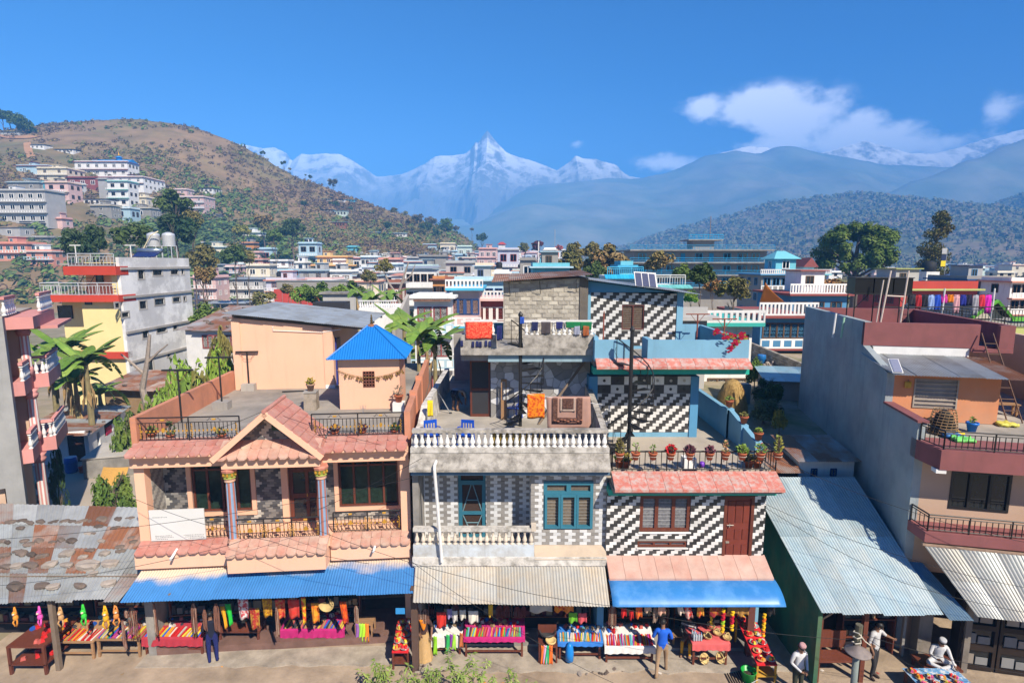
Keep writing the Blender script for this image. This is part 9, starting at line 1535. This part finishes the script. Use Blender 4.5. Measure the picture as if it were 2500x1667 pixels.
# wires
wire_m=sm('cable_black',(.02,.02,.02),.6)
def wire(pts,lab,r=.006,sag=.25):
 P=[atY(a,b,Y)for a,b,Y in pts];out=[]
 for A,B in zip(P,P[1:]):
  for k in range(13):t=k/12;q=A.lerp(B,t);q.z-=sag*4*t*(1-t)*(B-A).length/10;out.append(q)
 MB().tube(out,r,4).build('overhead_cable',wire_m,None,label=lab,cat='cable',group='overhead cables')
for pts,lab in[([(-40,1318,13.6),(1010,1165,15.0)],'cable crossing the white notice board to the grey tiled house'),([(330,1218,14.6),(660,1320,13.6),(900,1375,13.2)],'cable slanting down across the peach balcony'),([(-40,1432,13.6),(560,1330,13.9),(1030,1118,14.9)],'cable rising from the stone-weighted roof past the peach balcony'),([(700,1262,14.3),(1150,1412,13.4),(1490,1478,13.0),(2100,1562,12.6)],'cable sagging over the tin awnings to the lamp post'),([(1005,1370,14.6),(1300,1560,13.0),(1500,1667,12.5)],'cable dropping from the grey tiled house to the street'),([(1865,1228,15.2),(2210,1360,14.2),(2540,1440,13.2)],'cable lying over the long tin roof'),([(1865,1236,15.2),(2200,1420,13.6),(2540,1500,12.9)],'second cable over the long tin roof'),([(1870,1105,15.6),(2230,1250,14.6),(2540,1330,13.6)],'cable running past the grey side wall to the maroon balcony'),([(2095,1540,12.6),(2260,1640,13.2)],'cable from the lamp post towards the seated man'),([(2100,1545,12.6),(2540,1650,12.8)],'cable leaving the lamp post over the cabinets'),([(445,1072,15.2),(650,1000,15.3),(1000,1100,15.6)],'thin cable looping over the red gable')]:wire(pts,lab)
# ------------------------------------------------------------------ rooftop life
c3=lambda x,y:(980+x/4.238,740+y/4.238)
def drape(fr,x0,x1,y0,y1,v,c,lab,zf=c3,c2=None,cat='clothes',name='washed_cloth',over=.12,group='washing on the grey house terraces',tilt=0,c2scale=9):
 (u0,z0),(u1,z1)=fr.uz(*zf(x0,y0),v),fr.uz(*zf(x1,y1),v);w,h=u1-u0,z0-z1;m=mat('wash_'+lab[:24].replace(' ','_'),c,.9,.15,6,.05,rnd=0,c2=c2,c2amt=.48,c2scale=c2scale,c2soft=.03)if c2 else sm('wash_'+lab[:24].replace(' ','_'),c,.9)
 def fn(a,b):
  if b<.2:t=b/.2;return(w*a,over*(1-t),.012-.05*(1-t))
  t=(b-.2)/.8;return(w*a+tilt*t,-.015-.02*sin(a*8+t*3)*t,-h*t*(1+.03*sin(a*7)))
 o=MB().sheet(fn,12,12,Vector((0,.01,.006))).build(name,m,None,True,label=lab,cat=cat,group=group);at(o,fr,(u0,v,z0));return o
vb=VUC-.02
drape(FC,663,942,195,372,vb,(.65,.03,.02),'red spotted cloth with orange borders over the upper balustrade',c2=(.7,.16,.08),c2scale=22)
for x0,x1,y0,y1,c,lab in[(1350,1413,195,285,(.015,.02,.08),'navy shirt over the upper balustrade'),(1447,1543,195,320,(.06,.05,.055),'charcoal shirt over the upper balustrade'),(1600,1668,195,268,(.02,.025,.12),'small navy garment over the upper balustrade'),(1702,1850,195,255,(.01,.14,.05),'green towel over the upper balustrade'),(1852,1968,195,275,(.01,.15,.055),'green towel end beside the orange bundle'),(1790,1845,235,330,(.3,.32,.42),'white and blue shorts below the green towel'),(1880,1940,235,340,(.3,.09,.03),'rust trousers below the green towel')]:drape(FC,x0,x1,y0,y1,vb if y0<200 else vb-.02,c,lab)
for i,(x,y)in enumerate([(625,390),(740,400),(785,395),(818,400),(875,390),(915,395)]):drape(FC,x-12,x+14,y,y+58,VUC-.02,(.02,.025,.10),'small navy sock pinned on the upper parapet',over=.0)
for x0,x1,y0,y1,v,c,lab in[(985,1042,235,385,VUC-.3,(.015,.02,.11),'navy jacket hung on the stair rail'),(1228,1270,145,215,VUC-.2,(.02,.07,.35),'blue cap cover on the stair pole')]:drape(FC,x0,x1,y0,y1,v,c,lab,over=.0)
drape(FC,268,328,1010,1170,1.6,(.75,.55,.02),'yellow cloth drying on the sloping parapet',over=.15)
lv=1.35;drape(FC,1302,1480,940,1190,lv,(.72,.22,.01),'orange patterned cloth on the terrace line',c2=(.55,.06,.01),over=.03,c2scale=14);rug=drape(FC,1497,1948,968,1308,lv,(.36,.21,.165),'brown flower-patterned rug on the terrace line',over=.03,name='rug',cat='rug',tilt=.05)
(u0,z0),(u1,z1)=FC.uz(*c3(1497,968),lv),FC.uz(*c3(1948,1308),lv);rw,rh=u1-u0,z0-z1;dkb=mat('rug_dark',(.07,.03,.022),.95,.3,20,.1,c2=(.16,.08,.06),c2amt=.45,c2scale=16);plb=mat('rug_pale',(.42,.31,.25),.95,.2,20,.1)
for x0,x1,y0,y1,m_ in((.14,.26,.02,.80,dkb),(.70,.82,.02,.80,dkb),(.26,.70,.62,.80,dkb),(.36,.62,.04,.36,dkb),(.32,.36,.02,.44,plb),(.62,.66,.02,.44,plb),(.36,.62,.37,.42,plb)):MB().sheet(lambda a,b:(rw*lerp(x0,x1,a),-.052-.02*sin(lerp(x0,x1,a)*8+lerp(y0,y1,b)*3)*lerp(y0,y1,b),-rh*lerp(y0,y1,b)),8,8,Vector((0,.006,0))).build('woven_pattern',m_,rug,True)
for k in range(9):x=.2+.6*k/8;y=.70+.03*sin(k*2);MB().lathe([(.01,-.02),(.05,0),(.01,.02)],(rw*x,-.062,-rh*y),7).build('woven_flower',mat('rug_rust',(.30,.12,.07),.95),rug)
a,b=FC.uz(*c3(1250,930),lv),FC.uz(*c3(2080,1050),lv);o=thing('clothes_line','rope line across the terrace carrying cloth and rug','washing line',fr=FC);MB().tube([(a[0],lv,a[1]),(b[0],lv,b[1])],.008,4).build('rope',white,o)
def chair(fr,loc,yaw,lab,s=1):
 bp=sm('chair_blue',(.01,.07,.42),.35);o=thing('plastic_chair',lab,'chair',loc,yaw,'blue plastic chairs on the terrace',fr=fr);MB().sheet(lambda a,b:(lerp(-.22,.22,a),lerp(-.22,.22,b),.42+.02*(b-.5)**2*4),6,6,.03).build('seat',bp,o,True)
 [MB().tube([(x,y,.41),(x*1.15,y*1.2,0)],[.025,.02],6).build('leg',bp,o)for x in(-.19,.19)for y in(-.19,.19)];MB().holed(-.2,.2,.44,.82,.2,.23,[(-.15+.08*k,-.1+.08*k,.5,.72)for k in range(4)]).build('backrest',bp,o);[MB().tube([(s_*.21,.2,.6),(s_*.24,0,.64),(s_*.22,-.2,.6),(s_*.21,-.2,.42)],.018,6).build('armrest',bp,o)for s_ in(-1,1)]
u,v=FC.uv(*c3(1165,1195),TC_);chair(FC,(u,v,TC_),-.5,'blue plastic chair beside the spiral stair and mosaic wall');chair(FC,(.55,.75,TC_),.4,'blue plastic chair behind the front balustrade at the parapet end');chair(FC,(1.55,.75,TC_),-.2,'second blue plastic chair behind the front balustrade')
grain=mat('dried_grain',(.36,.25,.06),.95,.35,25,.5,rnd=.25)
gme=MB().lathe([(.03,0),(.07,.05),(.08,.2),(.06,.36),(.02,.42)],n=9).mesh('bundle',grain,True)
for k in range(10):x=962+69*k;u,z=FC.uz(*c3(x,1480),.36);put('bundle',gme,thing('grain_bundle','bundle of drying golden grain behind the terrace balusters','grain bundle',(u,.38,6.42),0,'drying grain bundles',fr=FC))
o=thing('timber_prop','pale timber crate prop leaning on the mosaic wall','timber',fr=FC);u0,_=FC.uz(*c3(1060,1000),VMC-.1);MB().holed(u0-.1,u0+.1,TC_,TC_+1.45,VMC-.3,VMC-.22,[(u0-.06,u0+.06,TC_+.7,TC_+1.38)]).build('frame',wood,o)
o=thing('bamboo_pole','long bamboo pole leaning diagonally on the mosaic wall','pole',fr=FC);a,b=FC.uz(*c3(1500,960),VMC-.3),FC.uz(*c3(1915,575),VMC-.12);MB().tube([(a[0]-.3,VMC-.9,TC_),(b[0],VMC-.12,b[1])],.045,7).build('pole',wood_grey,o)
o=thing('mop','grey metal mop pole leaning on the terrace parapet','mop',fr=FC);a,b=FC.uv(*c3(508,1140),TC_),FC.uz(*c3(352,868),4.6);MB().tube([(a[0],a[1],TC_),(b[0],4.6,b[1])],.02,6).build('handle',sm('grey_metal',(.4,.42,.45),.4,metal=.5),o);MB().lathe([(.06,0),(.05,.04)],(a[0],a[1],TC_),8).build('head',black_iron,o)
o=thing('passage_door','dark wire door at the passage corner of the mosaic wall','door',fr=FC);u0=P3C(925,VMC,800);MB().holed(u0-.75,u0-.02,TC_,8.3,VMC+.1,VMC+.14,[(u0-.68,u0-.09,TC_+.1,TC_+.95),(u0-.68,u0-.09,TC_+1.05,8.2)]).build('frame',wood_dark,o);bx('mesh',sm('dark_mesh',(.03,.03,.035)),o,u0-.7,u0-.06,VMC+.115,VMC+.125,TC_+.05,8.25)
# pots on the black-and-white house
d7=lambda x,y:(1440+x/3.733,1060+y/3.733);rf=sm('red_petals',(.5,.01,.02));
for i,(x,km,n,sz,rad,ph,fl,lab)in enumerate([(270,'olive',150,.07,.15,.42,None,'tall bushy potted plant at the railing corner'),(415,'lime',22,.06,.16,.28,None,'sparse yellow-leaved potted plant on the railing'),(572,'green',26,.06,.12,.22,None,'small green potted plant on the railing'),(735,'dark',110,.08,.17,.22,(rf,.75),'potted poinsettia with red leaves on the railing'),(908,'maroon',90,.09,.17,.2,None,'purple spiky potted plant on the railing'),(1088,'maroon',80,.09,.15,.18,None,'dark spiky potted plant on the railing'),(1232,'olive',60,.06,.1,.36,(sm('peach_petals',(.6,.3,.15)),.3),'tall thin potted plant with peach flowers on the railing'),(1385,'lime',80,.09,.17,.22,None,'bright green potted plant on the railing'),(1552,'green',50,.08,.2,.26,(rf,.1),'loose leafy potted plant with one red bloom on the railing'),(1708,'yellow',170,.06,.13,.5,None,'tall yellow-green potted shrub at the railing corner')]):
 u,z=FD.uz(*d7(x,215),-.05);pot((u,-.07,6.08),.125,lab,(km,n,sz,rad,ph,fl),FD,seed=50+i,bracket=True,group='clay pots along the iron railing')
for i,(x,y,km,lab)in enumerate([(270,300,'green','low spreading potted plant on the terrace floor'),(330,310,'yellow','pale potted plant beside the low spreading one'),(1540,320,'rust','terracotta-coloured succulent pot on the terrace floor'),(1450,310,'olive','grassy pot beside the succulent')]):u,v=FD.uv(*d7(x,y),TD);pot((u,max(.35,v),TD),.14,lab,(km,70,.08,.2,.2,None),FD,seed=80+i)
for i,(x,y,km,lab)in enumerate([(1255,1115,'green','small clay pot at the far end of the blue side parapet'),(1455,1300,'olive','clay pot of moss midway along the blue side parapet'),(1715,1535,'lime','clay pot of leafy greens on the blue parapet post')]):v_=(3.35,2.1,1.0)[i];pot((4.67,v_,TD+(1.08,.86,.66)[i]),.14,lab,(km,60,.06,.13,.14,None),FD,seed=90+i)
o=bx('white_block',white,None,0,.36,0,.36,0,.32,label='white plastered cube on the tiled terrace',cat='block');at(o,FD,(*FD.uv(*d7(860,320),TD),TD));o=MB().lathe([(.01,0),(.08,.03),(.1,.1),(.06,.17),(.01,.19)],n=12).build('purple_balloon',sm('purple_rubber',(.15,.04,.4),.3),None,True,label='small purple ball beside the white cube',cat='ball');at(o,FD,(*FD.uv(*d7(1020,300),TD),TD))
o=thing('bougainvillea','sprigs of crimson bougainvillea spilling over the blue parapet','plant',fr=FD);mb=MB();st=MB();rr=random.Random(61)
for(x0,y0,x1,y1)in[(1560,640,1300,575),(1560,640,1370,630),(1570,650,1430,720),(1560,650,1470,665),(1560,640,1540,600)]:
 a,b=FD.uz(1400+x0/3.733,660+y0/3.733,VPD+.2),FD.uz(1400+x1/3.733,660+y1/3.733,VPD-.15);A,B=Vector((a[0],VPD+.2,a[1])),Vector((b[0],VPD-.15,b[1]));st.tube([A,A.lerp(B,.5)+Vector((0,0,.12)),B],.008,4)
 for k in range(26):t=rr.random();q=A.lerp(B,t)+Vector((rr.gauss(0,.04),rr.gauss(0,.04),.2*t*(1-t)+rr.gauss(0,.03)));s=.05;mb.mat(0 if rr.random()<.5 else 1).add([q,q+Vector((s,0,s*.6)),q+Vector((0,-s*.4,s*1.4)),q+Vector((-s,0,s*.5))],[(0,1,2,3)])
 for k in range(12):q=B+Vector((rr.gauss(0,.05),rr.gauss(0,.04),rr.gauss(0,.05)));s=.06;mb.mat(0).add([q,q+Vector((s,-.02,s*.6)),q+Vector((0,-s*.4,s*1.4)),q+Vector((-s,0,s*.5))],[(0,1,2,3)])
st.build('stem',bark,o);mb.build('flowers',[sm('crimson_bract',(.42,.01,.05)),LM['yellow']],o,kind='stuff')
# things on the maroon roof
f9=lambda x,y:(1900+x/3.408,640+y/3.408)
def on_f(x,y,z=None):u,v=FF.uv(*f9(x,y),TF);return(u,min(max(v,-.5),2.0),TF)
o=thing('wicker_cage','dome-shaped wicker chicken cage on the maroon terrace','cage',on_f(1365,1425),fr=FF);mb=MB()
for k in range(9):z=.06+k*.085;r_=.36*cos(z/.95)**.8;mb.tube([(r_*cos(t*pi/10),r_*sin(t*pi/10),z)for t in range(21)],.011,4,False)
for k in range(16):a=k*pi/8;mb.tube([(.36*cos(z/.95)**.8*cos(a+z*.6),.36*cos(z/.95)**.8*sin(a+z*.6),z)for z in[0,.15,.3,.45,.6,.75]],.009,4)
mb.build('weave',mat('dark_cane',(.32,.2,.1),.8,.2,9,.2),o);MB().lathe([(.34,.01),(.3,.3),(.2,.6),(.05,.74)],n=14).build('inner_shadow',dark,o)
pot(on_f(1607,1410),.16,'blue plastic bucket with a small plant against the orange wall',('green',30,.07,.1,.16,None),FF,sm('bucket_blue',(.01,.14,.5),.35),seed=70,h=.3)
for i,(x,y,c,lab)in enumerate([(1400,1470,(.05,.2,.5),'blue plastic sheet heaped by the railing'),(1480,1500,(.15,.5,.12),'green printed sack beside the blue sheet'),(1390,1445,(.75,.5,.01),'yellow jerrycan under the wicker cage edge'),(1850,1370,(.6,.55,.1),'yellowish bundle at the orange wall corner'),(1120,1270,(.03,.03,.035),'black rubber sheet leaning on the parapet')]):q=on_f(x,y);o=MB().sheet(lambda a,b:(.5*a,.35*b,.1+.09*noise.noise(Vector((a*4+i,b*4,i)))),10,8,.08).build('plastic_bundle',sm('bundle_%d'%i,c,.5),None,True,label=lab,cat='bundle');at(o,FF,(q[0],q[1],q[2]))
o=thing('solar_module','small white-framed solar module on the tin roof of the orange room','solar module',fr=FF);a=FF.uz(*f9(985,935),1.75);MB().hexa([(a[0]-.14,1.7,8.24),(a[0]+.16,1.7,8.24),(a[0]+.12,2.05,8.62),(a[0]-.18,2.05,8.62),(a[0]-.14,1.68,8.27),(a[0]+.16,1.68,8.27),(a[0]+.12,2.03,8.65),(a[0]-.18,2.03,8.65)]).build('frame',white,o);MB().hexa([(a[0]-.11,1.675,8.29),(a[0]+.13,1.675,8.29),(a[0]+.095,2.0,8.645),(a[0]-.15,2.0,8.645),(a[0]-.11,1.67,8.295),(a[0]+.13,1.67,8.295),(a[0]+.095,1.995,8.65),(a[0]-.15,1.995,8.65)]).build('cells',mat('solar_cells2',(.2,.22,.32),.25,.2,30,0),o)
o=thing('corn_bunch','bunch of dried yellow cobs hung on the orange wall','corn bunch',fr=FF);u,z=FF.uz(*f9(1082,990),VRF-.05);MB().tube([(u,VRF-.05,z),(u,VRF-.05,z+.06)],.01,4).build('string',bark,o);[MB().lathe([(.01,-.22),(.03,-.16),(.03,-.04),(.01,0)],(u-.07+.035*k,VRF-.06,z-.01*(k%2)),7).build('cob',sm('corn_yellow',(.5,.3,.04)),o)for k in range(5)]
o=thing('soot_hole','black smoke hole in the white strip under the maroon parapet','vent',fr=FF);u,z=FF.uz(*f9(763,715),VUF);MB().tube([(u,VUF-.03,z),(u,VUF-.005,z)],.1,12).build('hole',black_iron,o)
o=thing('wooden_bench','yellow wooden bench on the roof beyond the orange room','bench',(3.6,3.4,TF),fr=FF);bx('seat',wood,o,0,.9,0,.3,.38,.42);[bx('leg',wood,o,u,u+.06,v,v+.06,0,.38)for u in(.03,.8)for v in(.02,.22)]
# ------------------------------------------------------------------ haze: the air of the valley
def haze():
 m=bpy.data.materials.new('valley_air');m.use_nodes=True;nt=m.node_tree;nt.nodes.clear()
 o=nt.nodes.new('ShaderNodeOutputMaterial');v=nt.nodes.new('ShaderNodeVolumePrincipled')
 v.inputs['Color'].default_value=(.14,.46,1.0,1);v.inputs['Density'].default_value=HAZE;v.inputs['Anisotropy'].default_value=-.35
 nt.links.new(v.outputs[0],o.inputs['Volume'])
 bx('haze',m,None,-5300,5300,-400,4000,-60,775,label='pale blue haze filling the valley air',cat='haze',kind='stuff')
HAZE=5.0e-4
haze()
